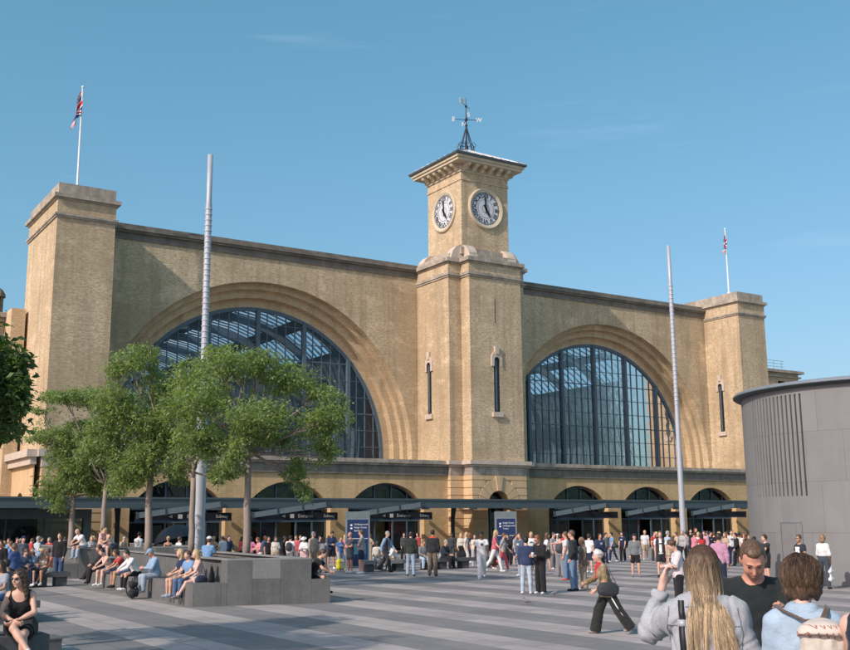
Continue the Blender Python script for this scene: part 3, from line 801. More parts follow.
# ================================================================== CANOPY (one thing)
cn = thing('entrance_canopy', (50, 66, 0), 'long low dark grey steel canopy running along the foot of the station', 'canopy')
CX0, CX1 = 2.0, 86.5
m = MB(); m.box(CX0, CX1, 63.0, 63.12, 3.14, 3.76); m.box(CX0, CX1, 63.121, 68.2, 3.60, 3.72); m.box(CX0, 16.0, 68.202, 71.0, 3.60, 3.72)
m.box(CX0, CX1, 62.93, 62.998, 3.68, 3.79)
P('fascia', m, 'canopy', cn)
m = MB()
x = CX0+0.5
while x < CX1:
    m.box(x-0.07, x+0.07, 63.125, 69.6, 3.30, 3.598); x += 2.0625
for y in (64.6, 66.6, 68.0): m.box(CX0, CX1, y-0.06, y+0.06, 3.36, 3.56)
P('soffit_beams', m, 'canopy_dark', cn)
for c0 in LC + RC:
    # a pitched glazed wing over each entrance, three panels held by dark brackets
    xa, xb, za, zb = (c0-2.9)*0.899, (c0+3.0)*0.899, 2.62, 3.30
    d = Vector((xb-xa, 0, zb-za)).normalized(); up = Vector((-d.z, 0, d.x))
    m = MB(); L = (Vector((xb,0,zb))-Vector((xa,0,za))).length
    for k in range(3):
        c1 = Vector((xa,62.86,za)) + d*(L*(k+0.5)/3) + up*0.08
        m.obox(c1, d, (0,1,0), up, L/6-0.06, 0.03, 0.17)
    w_ = P('glazed_wing', m, 'awning', cn)
    m = MB()
    for k in range(4):
        c1 = Vector((xa,62.86,za)) + d*(L*k/3) + up*0.08
        m.obox(c1, d, (0,1,0), up, 0.045, 0.06, 0.22)
    P('wing_bracket', m, 'canopy_dark', w_)
x = CX0+1.5
while x < CX1:
    m = MB(); m.box(x-0.28, x+0.28, 62.90, 63.118, 3.05, 3.138); P('fascia_bracket', m, 'canopy_dark', cn); x += 4.125  # small dark brackets stand in for the dark ovals below the fascia
for x in (20.6, 46.75, 56.6, 82.4):
    m = MB(); m.tube([(x,68.6,0),(x,68.6,2.4),(x-0.15,68.2,3.35)], [0.16,0.16,0.22], 8); P('canopy_post', m, 'canopy_dark', cn)
def signband(c0, words):
    m = MB(); m.box(c0-3.35, c0+3.35, 68.9, 69.0, 2.44, 2.92); s = P('sign_band', m, 'sign_dark', cn)
    m = MB(); m.box(c0-3.35, c0+3.35, 68.88, 68.99, 2.36, 2.437); P('sign_strip', m, 'sign_blue', s)
    m = MB()
    for (dx, w, sz) in words: addtext(m, w, sz, (c0+dx, 68.895, 2.67), (1,0,0), (0,0,1))
    if words:
        m.box(c0-2.36+1.9, c0-2.36+2.2, 68.89, 68.897, 2.53, 2.81)
        m.add([(c0-1.15,68.892,2.67),(c0-0.85,68.892,2.79),(c0-0.85,68.892,2.55)], [(0,2,1)])
        P('sign_lettering', m, 'white', s)
for c0 in LC: signband(c0, [(0.75, 'Entrance', 0.34), (2.65, 'Subway', 0.30)])
for c0 in RC: signband(c0, [])
# glazed shop front under the left end of the canopy
sh = thing('glazed_kiosk', (10, 66, 0), 'dark glazed shopfront in a thick grey frame under the left end of the canopy', 'shopfront')
m = MB(); m.box(2.0, 18.1, 65.6, 66.1, 2.55, 3.12); m.box(17.66, 18.1, 65.6, 66.1, 0, 2.548); m.box(2.0, 17.65, 65.7, 66.0, 0, 0.3)
sf = P('frame', m, 'canopy', sh)
m = MB()
for x in (4.5, 7.5, 10.4, 13.2, 15.4): m.box(x-0.04, x+0.04, 65.8, 65.9, 0.302, 2.548)
P('mullions', m, 'canopy_dark', sh)
m = MB(); m.add([(2.0,65.85,0.3),(17.65,65.85,0.3),(17.65,65.85,2.55),(2.0,65.85,2.55)], [(0,1,2,3)]); P('glass', m, 'door_glass', sh)
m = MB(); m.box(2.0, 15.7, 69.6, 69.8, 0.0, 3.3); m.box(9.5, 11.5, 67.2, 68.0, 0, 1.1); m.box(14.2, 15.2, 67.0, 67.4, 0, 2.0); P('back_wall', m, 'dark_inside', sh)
m = MB(); m.tube([(11.2,67,2.5),(13.0,67.4,0.2)], 0.1, 6); m.tube([(14.3,67,1.9),(15.8,67.4,1.2)], 0.09, 6); P('leaning_board', m, 'bench', sh)

# ================================================================== buildings either side
lb = thing('side_building', (5, 82, 0), 'yellow brick side wing with a moulded cornice left of the station tower', 'building')
m = MB(); wall(m, -30, 15.85, 0, 16.6, [opening_rect(x, x+1.3, 9.0, 12.2) for x in (-26,-20,-14,-8,-2,4,9.5)], 79.0, 79.5); P('wall', m, 'brick_arch', lb)
m = MB(); m.box(-30, 15.85, 78.9, 90, 15.6, 15.75); m.box(-30, 15.85, 78.75, 90, 16.602, 16.9); m.box(-30, 15.85, 78.5, 90, 16.902, 17.25); m.box(-30, 15.85, 78.9, 90, 5.2, 5.7); P('cornice', m, 'stone', lb)
m = MB(); m.box(-30, 15.8, 79.45, 79.48, 8, 13); P('window_glass', m, 'lunette', lb)
m = MB(); m.box(14.9, 15.85, 76.8, 78.9, 0, 17.3); P('pilaster', m, 'brick_arch', lb)
m = MB(); m.lathe((14.5,80.5), [(0.5,17.25),(0.55,17.5),(0.5,17.55)], 8)
for k in range(8):
    t = 2*PI*k/8; m.tube([(14.5+.42*math.cos(t),80.5+.42*math.sin(t),17.5),(14.5+.42*math.cos(t),80.5+.42*math.sin(t),18.7)], 0.07, 5)
m.lathe((14.5,80.5), [(0.62,18.7),(0.6,18.95),(0.45,19.2),(0.2,19.4),(0.0,19.42)], 10)
P('roof_turret', m, 'stone_dark', lb)
pb = thing('brick_porch', (14.4, 72, 0), 'tall rusticated arched porch block beside the left station tower', 'porch')

rb = thing('far_building', (108, 88, 0), 'distant yellow brick office block with railings on its flat roof', 'building')
m = MB(); wall(m, 98.0, 113.0, 0, 20.4, [opening_rect(x, x+1.3, 17.6, 19.4) for x in (99.3, 102.5, 105.6, 109.0)], 86.5, 87.2)
m.add([(98,86.5,0),(98,86.5,20.4),(98,100,20.4),(98,100,0)], [(0,1,2,3)]); m.add([(113,86.5,0),(113,86.5,20.4),(113,100,20.4),(113,100,0)], [(0,1,2,3)])
P('wall', m, 'brick', rb)
m = MB(); m.box(97.6, 113.6, 86.0, 100, 20.402, 20.75); m.box(97.8, 113.3, 86.25, 100, 19.85, 20.05); P('cornice', m, 'stone', rb)
m = MB(); m.box(98.1, 112.9, 87.0, 87.05, 17, 20); P('window_glass', m, 'lunette', rb)
m = MB()
x = 98.0
while x < 110.6:
    m.tube([(x,86.6,20.75),(x,86.6,21.95)], 0.03, 5); x += 1.5
for z in (21.2, 21.6, 21.95): m.tube([(98,86.6,z),(110.5,86.6,z)], 0.025, 5)
P('railing', m, 'steel_dark', rb)
m = MB(); m.box(103.5, 106.5, 90, 92, 20.75, 21.4); P('roof_plant', m, 'white', rb)

# porch on the flank of the left tower
m = MB()
def tp(x, y, z): return (15.55 - (y-0), 78.6 - x, z)
def topl(x, y, z): return (15.62 + y, 78.6 - x, z)
wall(m, 0, 8.3, 0, 6.0, [opening_arc(4.6, 1.3, 3.0, 1.3, 0, 16)], 0, 0.5, topl)
P('porch_wall', m, 'render', pb)
for (a, b) in ((0.0, 1.1), (7.3, 8.36)):
    m = MB(); zz = 0.06
    while zz < 5.9:
        m.box(15.55, 15.619, 78.6-b, 78.6-a, zz, zz+0.5); zz += 0.58
    P('quoins', m, 'render', pb)
m = MB(); m.box(15.3, 15.68, 70.1, 78.9, 6.002, 6.48); m.box(15.05, 15.68, 69.98, 79.0, 6.482, 6.95); P('porch_ledge', m, 'stone_pale', pb)
m = MB(); m.box(15.95, 16.0, 72.4, 75.6, 0.1, 4.35); P('porch_door', m, 'dark_inside', pb)

# ================================================================== grey drum building at the right
DC = (35.79, 23.84); DR, DH = 5.0, 6.72
dr = thing('drum_building', (DC[0], DC[1], 0), 'round grey clad ventilation building with vertical louvres and a dark overhanging rim', 'building')
SL = [153.5 + 2.27*k for k in range(14)]; SZ0, SZ1 = 2.97, 6.50
ang = [0.0, 360.0]
for a in SL: ang += [a-0.42, a+0.42]
ang += [3.0*k for k in range(1, 120) if all(abs(3.0*k-a) > 0.8 for a in SL)]
ang = sorted(ang); m = MB(); rec = MB()
def dp(r, a, z): return (DC[0]+r*math.cos(R_(a)), DC[1]+r*math.sin(R_(a)), z)
for a, b in zip(ang[:-1], ang[1:]):
    if any(abs((a+b)/2-s_) < 0.3 for s_ in SL):
        for z0, z1 in ((0, SZ0), (SZ1, DH)): m.add([dp(DR,a,z0),dp(DR,b,z0),dp(DR,b,z1),dp(DR,a,z1)], [(0,1,2,3)])
        q = DR-0.16
        rec.add([dp(q,a,SZ0),dp(q,b,SZ0),dp(q,b,SZ1),dp(q,a,SZ1)], [(0,1,2,3)])
        m.add([dp(DR,a,SZ0),dp(q,a,SZ0),dp(q,a,SZ1),dp(DR,a,SZ1)], [(0,1,2,3)]); m.add([dp(DR,b,SZ0),dp(q,b,SZ0),dp(q,b,SZ1),dp(DR,b,SZ1)], [(0,1,2,3)])
        m.add([dp(DR,a,SZ1),dp(DR,b,SZ1),dp(q,b,SZ1),dp(q,a,SZ1)], [(0,1,2,3)]); m.add([dp(DR,a,SZ0),dp(DR,b,SZ0),dp(q,b,SZ0),dp(q,a,SZ0)], [(0,1,2,3)])
    else: m.add([dp(DR,a,0),dp(DR,b,0),dp(DR,b,DH),dp(DR,a,DH)], [(0,1,2,3)])
P('drum_wall', m, 'drum', dr)
P('louvre_slots', rec, 'black', dr)
m = MB(); m.lathe(DC, [(DR-0.3, DH-0.004), (DR+0.20, DH-0.004), (DR+0.30, DH+0.06), (DR+0.30, DH+0.13), (DR+0.22, DH+0.2), (DR-0.3, DH+0.24), (0.0, DH+0.26)], 96)
P('drum_rim', m, 'canopy_dark', dr)
m = MB(); m.lathe(DC, [(DR+0.303, DH+0.085), (DR+0.303, DH+0.13), (DR+0.24, DH+0.195)], 96); P('rim_flashing', m, 'steel_dark', dr)
def _unused(px_dir):  # angle on the drum hit by a ray from the plaza viewpoint
    dx, dy = px_dir; n = math.hypot(dx, dy); dx /= n; dy /= n
    b = dx*DC[0]+dy*DC[1]; cc = DC[0]**2+DC[1]**2-DR**2; t = b-math.sqrt(b*b-cc)
    return math.atan2(t*dy-DC[1], t*dx-DC[0])

m = MB(); n = 12
dd = MB()
for i in range(n):
    a, b = 168.9 + 10.6*i/n, 168.9 + 10.6*(i+1)/n
    dd.add([dp(DR+0.012,a,0.05),dp(DR+0.012,b,0.05),dp(DR+0.012,b,2.06),dp(DR+0.012,a,2.06)], [(0,1,2,3)])
    m.add([dp(DR+0.03,a,2.065),dp(DR+0.03,b,2.065),dp(DR+0.03,b,2.10),dp(DR+0.03,a,2.10)], [(0,1,2,3)])
    m.add([dp(DR,a,2.10),dp(DR,b,2.10),dp(DR+0.03,b,2.10),dp(DR+0.03,a,2.10)], [(0,1,2,3)])
for a in (168.6, 176.6, 179.6): m.add([dp(DR+0.03,a,0.0),dp(DR+0.03,a+0.3,0.0),dp(DR+0.03,a+0.3,2.1),dp(DR+0.03,a,2.1)], [(0,1,2,3)])
d_ = P('service_door', dd, 'drum_door', dr); P('door_frame', m, 'steel_dark', d_)
m = MB(); m.tube([dp(DR+0.07,176.2,0.95), dp(DR+0.07,176.2,1.35)], 0.015, 6); P('door_handle', m, 'steel', d_)

# ================================================================== light masts
def mast(x, y, H, r0, r1, label, ribs):
    t = thing('light_mast', (x, y, 0), label, 'light mast', 'tall steel light masts on the plaza')
    m = MB(); zt = H-2.2
    m.lathe((x,y), [(r0,0),(r0,0.05),(r0*0.98,3),(r0*0.8,8),(r1,ribs),(r1,zt)], 20)
    P('pole', m, 'steel', t, True)
    m = MB(); m.lathe((x,y), [(r1*0.85,zt-0.02),(r1*0.82,H),(r1*0.5,H+0.002),(0,H+0.004)], 20); P('mast_top', m, 'steel', t, True)
    m = MB(); m.lathe((x,y), [(r0*1.5,0.002),(r0*1.5,0.06),(r0*1.02,0.08)], 20); P('base_plate', m, 'steel_dark', t)
    z = ribs
    while z < zt-0.1:
        m = MB(); m.lathe((x,y), [(r1*1.01,z),(r1*1.17,z+0.02),(r1*1.17,z+0.05),(r1*1.01,z+0.09)], 16); z += 0.24
        P('light_fin', m, 'steel', t)
    m = MB()
    for k in range(3):
        a = 2*PI*k/3+0.4; m.box(x+r0*math.cos(a)-0.03, x+r0*math.cos(a)+0.03, y+r0*math.sin(a)-0.03, y+r0*math.sin(a)+0.03, 0.6, 1.1)
    P('service_hatch', m, 'steel_dark', t)
    return t
mast(15.6, 41.0, 17.75, 0.24, 0.135, 'tall pale steel light mast rising behind the row of trees', 8.8)
mast(43.0, 41.0, 17.5, 0.16, 0.115, 'slim steel light mast standing alone in front of the right hand arched window', 8.4)

# ================================================================== flagpoles
def union_mat():
    m, nt, b, out = newmat('striped_cross_flag_cloth')
    uv = N(nt, 'ShaderNodeUVMap').outputs[0]; s = N(nt, 'ShaderNodeSeparateXYZ'); nt.links.new(uv, s.inputs[0])
    x = math_(nt, 'MULTIPLY', math_(nt, 'SUBTRACT', s.outputs[0], 0.5), 2.0); y = math_(nt, 'SUBTRACT', s.outputs[1], 0.5)
    ax_ = math_(nt, 'ABSOLUTE', x); ay_ = math_(nt, 'ABSOLUTE', y)
    dg = math_(nt, 'ABSOLUTE', math_(nt, 'SUBTRACT', math_(nt, 'MULTIPLY', ax_, 0.5), ay_))
    c = mix(nt, math_(nt, 'LESS_THAN', dg, 0.12), (0.02, 0.045, 0.20), (0.8, 0.8, 0.8))
    c = mix(nt, math_(nt, 'LESS_THAN', dg, 0.045), c, (0.55, 0.03, 0.04))
    mn = math_(nt, 'MINIMUM', ax_, ay_)
    c = mix(nt, math_(nt, 'LESS_THAN', mn, 0.165), c, (0.8, 0.8, 0.8))
    c = mix(nt, math_(nt, 'LESS_THAN', mn, 0.10), c, (0.55, 0.03, 0.04))
    nt.links.new(c, b.inputs['Base Color']); b.inputs['Roughness'].default_value = 0.8
    return m
M['union'] = union_mat()
def flagpole(x, y, z0, z1, label, droop):
    t = thing('flagpole', (x, y, z0), label, 'flagpole', 'flagpoles on the station corner towers')
    m = MB(); m.tube([(x,y,z0),(x,y,z0+0.35)], [0.22,0.14], 10); m.tube([(x,y,z0+0.3),(x,y,z1)], [0.085,0.05], 8); m.sphere((x,y,z1+0.06), 0.1, 8, 6); P('pole', m, 'white', t)
    nu, nv = 28, 12; V = []; UV = []; F = []
    Hh, Ln = 1.7, (4.3 if droop > 0.5 else 3.4)
    for i in range(nu+1):
        u = i/nu
        for j in range(nv+1):
            v = j/nv
            out_ = -droop*(u**0.6)*(1.0-0.35*(1-v)) + 0.09*math.sin(u*9+v*3)
            V.append((x - 0.06 + out_*0.85, y - 0.05 - 0.10*math.sin(u*14+v*5) + out_*-0.2, z1 - 0.25 - (1-v)*Hh*(1-0.45*u) - u*Ln*0.72*(0.55+0.45*v)))
            UV.append((u, v))
    for i in range(nu):
        for j in range(nv): a = i*(nv+1)+j; F.append((a, a+nv+1, a+nv+2, a+1))
    mk('flag', V, np.array(F), M['union'], t, True, uv=UV)
flagpole(17.7, 71.8, 24.86, 32.6, 'white flagpole with a limp flag on the left corner tower', 0.62)
flagpole(83.75, 71.8, 24.86, 31.9, 'white flagpole with a limp flag on the right corner tower', 0.42)

# ================================================================== planters, benches
def planter(name, label, P0, P1, Yb, xb0, xb1, split):
    """granite planter: tall wall with lower seat ledges at both ends and a bench along its left flank"""
    t = thing(name, ((P0[0]+P1[0])/2, (P0[1]+P1[1])/2, 0), label, 'planter wall')
    P0 = Vector((P0[0],P0[1],0)); P1 = Vector((P1[0],P1[1],0)); d = (P1-P0); L = d.length; d.normalize(); b = Vector((-d.y, d.x, 0))
    def quad(t0, t1, y1, z0, z1, inset=0.0):
        a, c = P0+d*L*t0+b*inset, P0+d*L*t1+b*inset
        u0 = (t0 if t0 > 0 else 0); 
        A = Vector((xb0+(xb1-xb0)*t0, Yb, 0)); C = Vector((xb0+(xb1-xb0)*t1, Yb, 0))
        k = y1
        a2 = a.lerp(A, k); c2 = c.lerp(C, k)
        m = MB(); m.add([a,c,c2,a2], [])
        v = [(q.x,q.y,z0) for q in (a,c,c2,a2)] + [(q.x,q.y,z1) for q in (a,c,c2,a2)]
        mm = MB(); mm.add(v, [(0,3,2,1),(4,5,6,7),(0,1,5,4),(1,2,6,5),(2,3,7,6),(3,0,4,7)])
        return mm
    a, c = split
    m = quad(0.0, a, 0.98, 0, 0.60); P('bench_ledge', m, 'granite_wall', t)
    m = quad(c, 1.0, 0.98, 0, 0.66); P('bench_ledge', m, 'granite_wall', t)
    m = quad(a+0.002, c-0.002, 0.04, 0, 1.20); P('front_wall', m, 'granite_wall', t)
    m = quad(a+0.004, a+0.08, 1.0, 0, 1.199, 0.62)
    P('side_wall', m, 'granite_wall', t)
    m = quad(c-0.08, c-0.004, 1.0, 0, 1.199, 0.62); P('side_wall', m, 'granite_wall', t)
    m = quad(a+0.08, c-0.08, 0.99, 0, 1.08, 0.3); P('soil', m, 'soil', t)
    m = MB()
    for (t0, t1, k0, k1) in ((a, c, 0.0, 0.045), (a, a+0.085, 0.046, 1.0), (c-0.085, c, 0.046, 1.0)):
        pa, pc = P0+d*L*t0, P0+d*L*t1; A = Vector((xb0+(xb1-xb0)*t0, Yb, 0)); C = Vector((xb0+(xb1-xb0)*t1, Yb, 0))
        q = [pa.lerp(A,k0), pc.lerp(C,k0), pc.lerp(C,k1), pa.lerp(A,k1)]
        m.add([(s.x,s.y,1.202) for s in q]+[(s.x,s.y,1.235) for s in q], [(0,3,2,1),(4,5,6,7),(0,1,5,4),(1,2,6,5),(2,3,7,6),(3,0,4,7)])
    P('coping', m, 'granite_top', t)
    m = MB(); q0 = P0+d*L*0.425-b*0.004; q1 = P0+d*L*0.63-b*0.004
    m.add([(q0.x,q0.y,0.70),(q1.x,q1.y,0.70),(q1.x,q1.y,1.199),(q0.x,q0.y,1.199)], [(0,1,2,3)]); P('replaced_panel', m, 'granite_patch', t)
    for f in (0.2, 0.425, 0.63):
        m = MB()
        q = P0+d*L*f-b*0.003; w = d*0.006; z = 1.19 if a <= f <= c else 0.6
        m.add([(q-w).to_tuple()[:2]+(0.0,),(q+w).to_tuple()[:2]+(0.0,),(q+w).to_tuple()[:2]+(z,),(q-w).to_tuple()[:2]+(z,)], [(0,1,2,3)])
        P('facing_joint', m, 'bench_dark', t)
    return t
planter('tree_planter', 'grey granite tree planter with bench ledges along its left side, nearest to the camera', (10.47,27.83), (14.05,26.72), 41.0, 11.2, 15.6, (0.24, 0.86))
planter('tree_planter', 'grey granite block planter behind, under the two farther trees', (11.45,45.4), (17.4,44.6), 55.0, 11.9, 18.0, (0.1, 0.95))
def bench(x0, x1, y0, y1, z, label, mat='bench', end=True):
    t = thing('stone_bench', ((x0+x1)/2, (y0+y1)/2, 0), label, 'bench', 'low stone benches in front of the station entrance')
    m = MB(); m.box(x0, x1, y0, y1, z-0.16, z); P('seat', m, mat, t)
    for a, b in ((x0+0.1, x0+0.5), ((x0+x1)/2-0.2, (x0+x1)/2+0.2), (x1-0.5, x1-0.1)):
        m = MB(); m.box(a, b, y0+0.08, y1-0.08, 0, z-0.162); P('support', m, 'bench_dark', t)
bench(23.8, 27.55, 41.9, 42.5, 0.5, 'low stone bench left of the man in dark jacket and light jeans')
bench(27.75, 30.9, 41.9, 42.5, 0.5, 'low stone bench with a dark recess right of the man in brown trousers', 'bench_dark')
bench(4.6, 6.0, 25.6, 29.2, 0.5, 'dark stone bench at far left under the man in the grey brown t-shirt', 'bench_dark')
bench(8.4, 10.4, 40.05, 40.7, 0.5, 'dark stone bench under the seated women left of the standing man in a black jacket', 'bench_dark')
# dark plinth and seat block at the lower left
t = thing('seat_block', (2.9, 15.2, 0), 'dark stone seat block under the seated woman in sunglasses at lower left', 'bench')
m = MB(); m.box(0.2, 3.60, 14.75, 15.6, 0, 0.78); P('block', m, 'bench_dark', t)
m = MB(); m.box(0.2, 3.58, 14.0, 14.748, 0, 0.36); P('step', m, 'bench_dark', t)
t = thing('low_plinth', (3.8, 19.5, 0), 'low dark stone plinth behind the seated woman in sunglasses', 'bench')
m = MB(); m.box(-0.5, 5.0, 19.6, 20.2, 0, 0.22); P('plinth', m, 'bench_dark', t)
m = MB(); m.box(-0.52, 5.02, 19.58, 20.22, 0.222, 0.25); P('coping', m, 'granite_wall', t)

# ================================================================== information totems
def totem(x, y, f, H, label, lines):
    t = thing('information_totem', (x, y, 0), label, 'sign', 'blue information totems', rotz=0)
    u = Vector((math.cos(f), math.sin(f), 0)); n = Vector((math.sin(f), -math.cos(f), 0)); z = Vector((0,0,1)); c = Vector((x,y,0)); w = 0.60
    m = MB(); m.obox(c+z*H/2, u, n, z, w, 0.12, H/2); P('body', m, 'steel_dark', t)
    m = MB(); m.obox(c+z*(H-0.17)+n*0.123, u, n, z, w-0.03, 0.004, 0.15); P('header', m, 'awning', t)
    m = MB(); m.obox(c+z*(H*0.5-0.15)+n*0.123, u, n, z, w-0.08, 0.004, H*0.5-0.24); pn_ = P('panel', m, 'navy', t)
    m = MB(); zz = H-0.62
    for s, sz in lines:
        addtext(m, s, sz, c+z*zz+n*0.129-u*(w-0.42), u, z, 'LEFT'); zz -= 0.155
    for k in range(len(lines)-1): m.obox(c+z*(H-0.66-0.155*k)+n*0.129-u*(w-0.28), u, n, z, 0.05, 0.001, 0.04)
    m.obox(c+z*(H*0.5+0.05)+n*0.129, u, n, z, w-0.1, 0.001, 0.012)
    P('lettering', m, 'white', pn_)
    m = MB(); m.obox(c+z*(H*0.33)+n*0.129, u, n, z, w-0.2, 0.001, 0.25); P('map_panel', m, 'map_blue', pn_)
    return t
totem(25.9, 46.4, -0.42, 2.72, 'navy blue sign totem with white text beside the two men in grey shirts', [('Underground', 0.125), ('King\'s Cross', 0.125), ('Station', 0.125)])
totem(35.7, 47.2, -0.50, 2.72, 'navy blue sign totem with white text in front of the clock tower base', [('King\'s Cross', 0.125), ('Underground', 0.125), ('Trains', 0.125)])
# A-board by the drum building
t = thing('a_board', (32.9, 22.4, 0), 'black folding A-board sign with a pale pink picture beside the grey drum building', 'sign')
c0 = Vector((32.05, 21.55, 0)); u = Vector((0.88, -0.47, 0)); n = Vector((-0.47, -0.88, 0)); z = Vector((0,0,1))
for s, nm in ((1,'front_board'), (-1,'back_board')):
    nn = (n*s*0.28 + z*0).normalized(); up = (z*1.05 - n*s*0.26).normalized(); nf = up.cross(u)*-s
    m = MB(); m.obox(c0 + n*s*0.17 + z*0.55, u, (n*s+z*0.25).normalized(), up, 0.34, 0.02, 0.56); bd = P(nm, m, 'black', t)
    if s == 1:
        m = MB(); m.obox(c0 + n*0.195 + z*0.72, u, (n+z*0.25).normalized(), up, 0.29, 0.006, 0.30); P('picture', m, 'pale_pink', bd)
        m = MB(); 
        for k in range(4): m.obox(c0 + n*(0.262) + z*(0.38-k*0.07), u, (n+z*0.25).normalized(), up, 0.22-0.03*k, 0.003, 0.012)
        P('lettering', m, 'white', bd)
# ================================================================== TREES
def leafcloud(rng, clumps, leaf, per, droop=0.3, wid=0.42):
    """leaf quads spread through ellipsoid clumps; clumps = [(cx,cy,cz,rx,ry,rz,weight)]"""
    C = []
    for (cx,cy,cz,rx,ry,rz,w) in clumps:
        n = int(per*w*(rx*ry*rz)**(2/3.0))
        d = rng.normal(size=(n,3)); d /= np.linalg.norm(d,axis=1)[:,None]
        r = rng.uniform(0.0,1.0,n)**0.42
        # lumpy outline
        ph = rng.uniform(0,6.28,6)
        lump = 1 + 0.22*np.sin(d[:,0]*5+ph[0])*np.sin(d[:,1]*5+ph[1]) + 0.16*np.sin(d[:,2]*9+ph[2]+d[:,0]*6)
        p = d*(r*lump)[:,None]*np.array([rx,ry,rz])
        p[:,2] = np.where(p[:,2] < 0, p[:,2]*0.8, p[:,2])
        p += np.array([cx,cy,cz])
        C.append(p)
    p = np.concatenate(C); n = len(p)
    # sprigs: gather leaves toward sprig centres so that they read as tufts
    k = max(1, n//34); idx = rng.integers(0, n, k); cen = p[idx]; own = rng.integers(0, k, n)
    # assign to nearest sprig among few random candidates
    best = np.full(n, 1e9); bi = own.copy()
    for _ in range(90):
        c = rng.integers(0, k, n); dd = ((p-cen[c])**2).sum(1); m = dd < best; best[m] = dd[m]; bi[m] = c[m]
    p = p + (cen[bi]-p)*rng.uniform(0.35,0.85,n)[:,None]
    a = rng.uniform(0,2*np.pi,n); el = rng.normal(-droop,0.45,n)
    ax = np.stack([np.cos(a)*np.cos(el), np.sin(a)*np.cos(el), np.sin(el)],1)
    up = rng.normal(size=(n,3))*0.55 + np.array([0,0,1.0]); sd = np.cross(ax, up); sd /= np.linalg.norm(sd,axis=1)[:,None]
    L = leaf*rng.uniform(0.45,1.4,n); W = L*wid
    v = np.empty((n,4,3))
    v[:,0] = p; v[:,1] = p+ax*(L*0.5)[:,None]+sd*(W*0.5)[:,None]; v[:,2] = p+ax*L[:,None]-np.array([0,0,1])*(L*0.15)[:,None]; v[:,3] = p+ax*(L*0.5)[:,None]-sd*(W*0.5)[:,None]
    return v.reshape(-1,3), np.arange(n*4).reshape(n,4)

def branch(mb, rng, a, b, r0, r1, n=5, wob=0.12, sides=7):
    a, b = Vector(a), Vector(b); pts = []; rr = []
    for i in range(n+1):
        t = i/n; p = a.lerp(b, t)
        w = wob*math.sin(PI*t)*(b-a).length
        p = p + Vector((rng.normal()*w*0.5, rng.normal()*w*0.5, -w*0.5*0 + w*0.4*(1-t)))
        pts.append(p); rr.append(r0+(r1-r0)*t)
    mb.tube(pts, rr, sides); return pts

def tree(seed, x, y, z0, fork, clumps, r, label, leaf=0.15, per=1500, mat='leaf', lean=(0,0), kind='young_street_tree', wid=0.42, droop=0.3):
    rng = np.random.default_rng(seed)
    t = thing(kind, (x, y, z0), label, 'tree', 'trees on the plaza')
    m = MB(); top = (x+lean[0], y+lean[1], fork)
    branch(m, rng, (x,y,z0), top, r, r*0.72, 6, 0.012, 10)
    for c in clumps:
        cx, cy, cz = c[:3]
        k = rng.uniform(0.0, 0.35)
        st_ = Vector(top) + Vector((0,0,1))*k*0.8
        pts = branch(m, rng, st_, (cx, cy, cz-c[5]*0.25), r*0.36, r*0.11, 5, 0.08)
        for _ in range(5):
            s = pts[int(rng.integers(2,5))]
            d = np.clip(rng.normal(size=3), -1, 1)*np.array(c[3:6])*0.5
            branch(m, rng, s, (cx+d[0], cy+d[1], cz+abs(d[2])*0.7), r*0.11, r*0.04, 3, 0.08, 5)
    m.tube([top, (top[0],top[1],top[2]+0.7)], [r*0.7,r*0.4], 8)
    P('trunk', m, 'bark', t, True)
    v, f = leafcloud(rng, clumps, leaf, per, droop, wid)
    mk('crown', v, f, M[mat], t)
    return t
tree(1, 14.25, 33.06, 1.06, 4.35, [(13.77,33.26,7.47,1.41,1.41,0.78,1),(13.24,33.8,7.99,0.57,0.57,0.36,0.8),(14.52,32.72,7.73,0.7,0.7,0.42,0.8),(15.53,33.03,7.08,1.22,1.22,0.79,1),(16.47,32.35,6.64,0.71,0.71,0.5,0.8),(16.57,31.62,5.78,0.84,0.84,0.91,1),(12.73,33.25,6.25,1.12,1.12,0.84,1),(14.17,32,5.7,1.51,1.51,0.76,1),(13.44,34.04,4.83,1.08,1.08,0.72,1),(16.57,32.19,4.81,0.71,0.71,0.57,1),(15.84,32.77,3.97,0.64,0.64,0.79,0.8),(12.45,33.78,4.94,0.85,0.85,0.78,1),(16.14,32.51,3.22,0.43,0.43,0.5,0.6),(13.36,32.89,3.93,0.77,0.77,0.49,1),(13.94,32.1,5.01,0.82,0.82,0.55,1),(15.39,33.21,5.01,0.93,0.93,0.5,0.8),(13.52,32.39,4.49,0.55,0.55,0.41,0.8),(16.39,32.61,5.52,0.72,0.72,0.5,0.8),(16.72,31.88,4.45,0.49,0.49,0.49,0.7)], 0.135, 'leafy green tree right of the tall mast, its trunk rising behind the planter wall', 0.13, 3000)
tree(2, 13.46, 36.07, 1.06, 3.79, [(13.62,36.55,7.44,1.15,1.15,0.92,1),(12.95,36.26,6.2,0.98,0.98,0.83,1),(13.91,36.22,5.16,0.99,0.99,0.99,1),(13.08,36.63,4.38,0.76,0.76,0.76,0.8),(14.27,35.97,3.87,0.61,0.61,0.53,0.7)], 0.12, 'slender tree whose trunk stands immediately left of the pale mast base', 0.13, 2800)
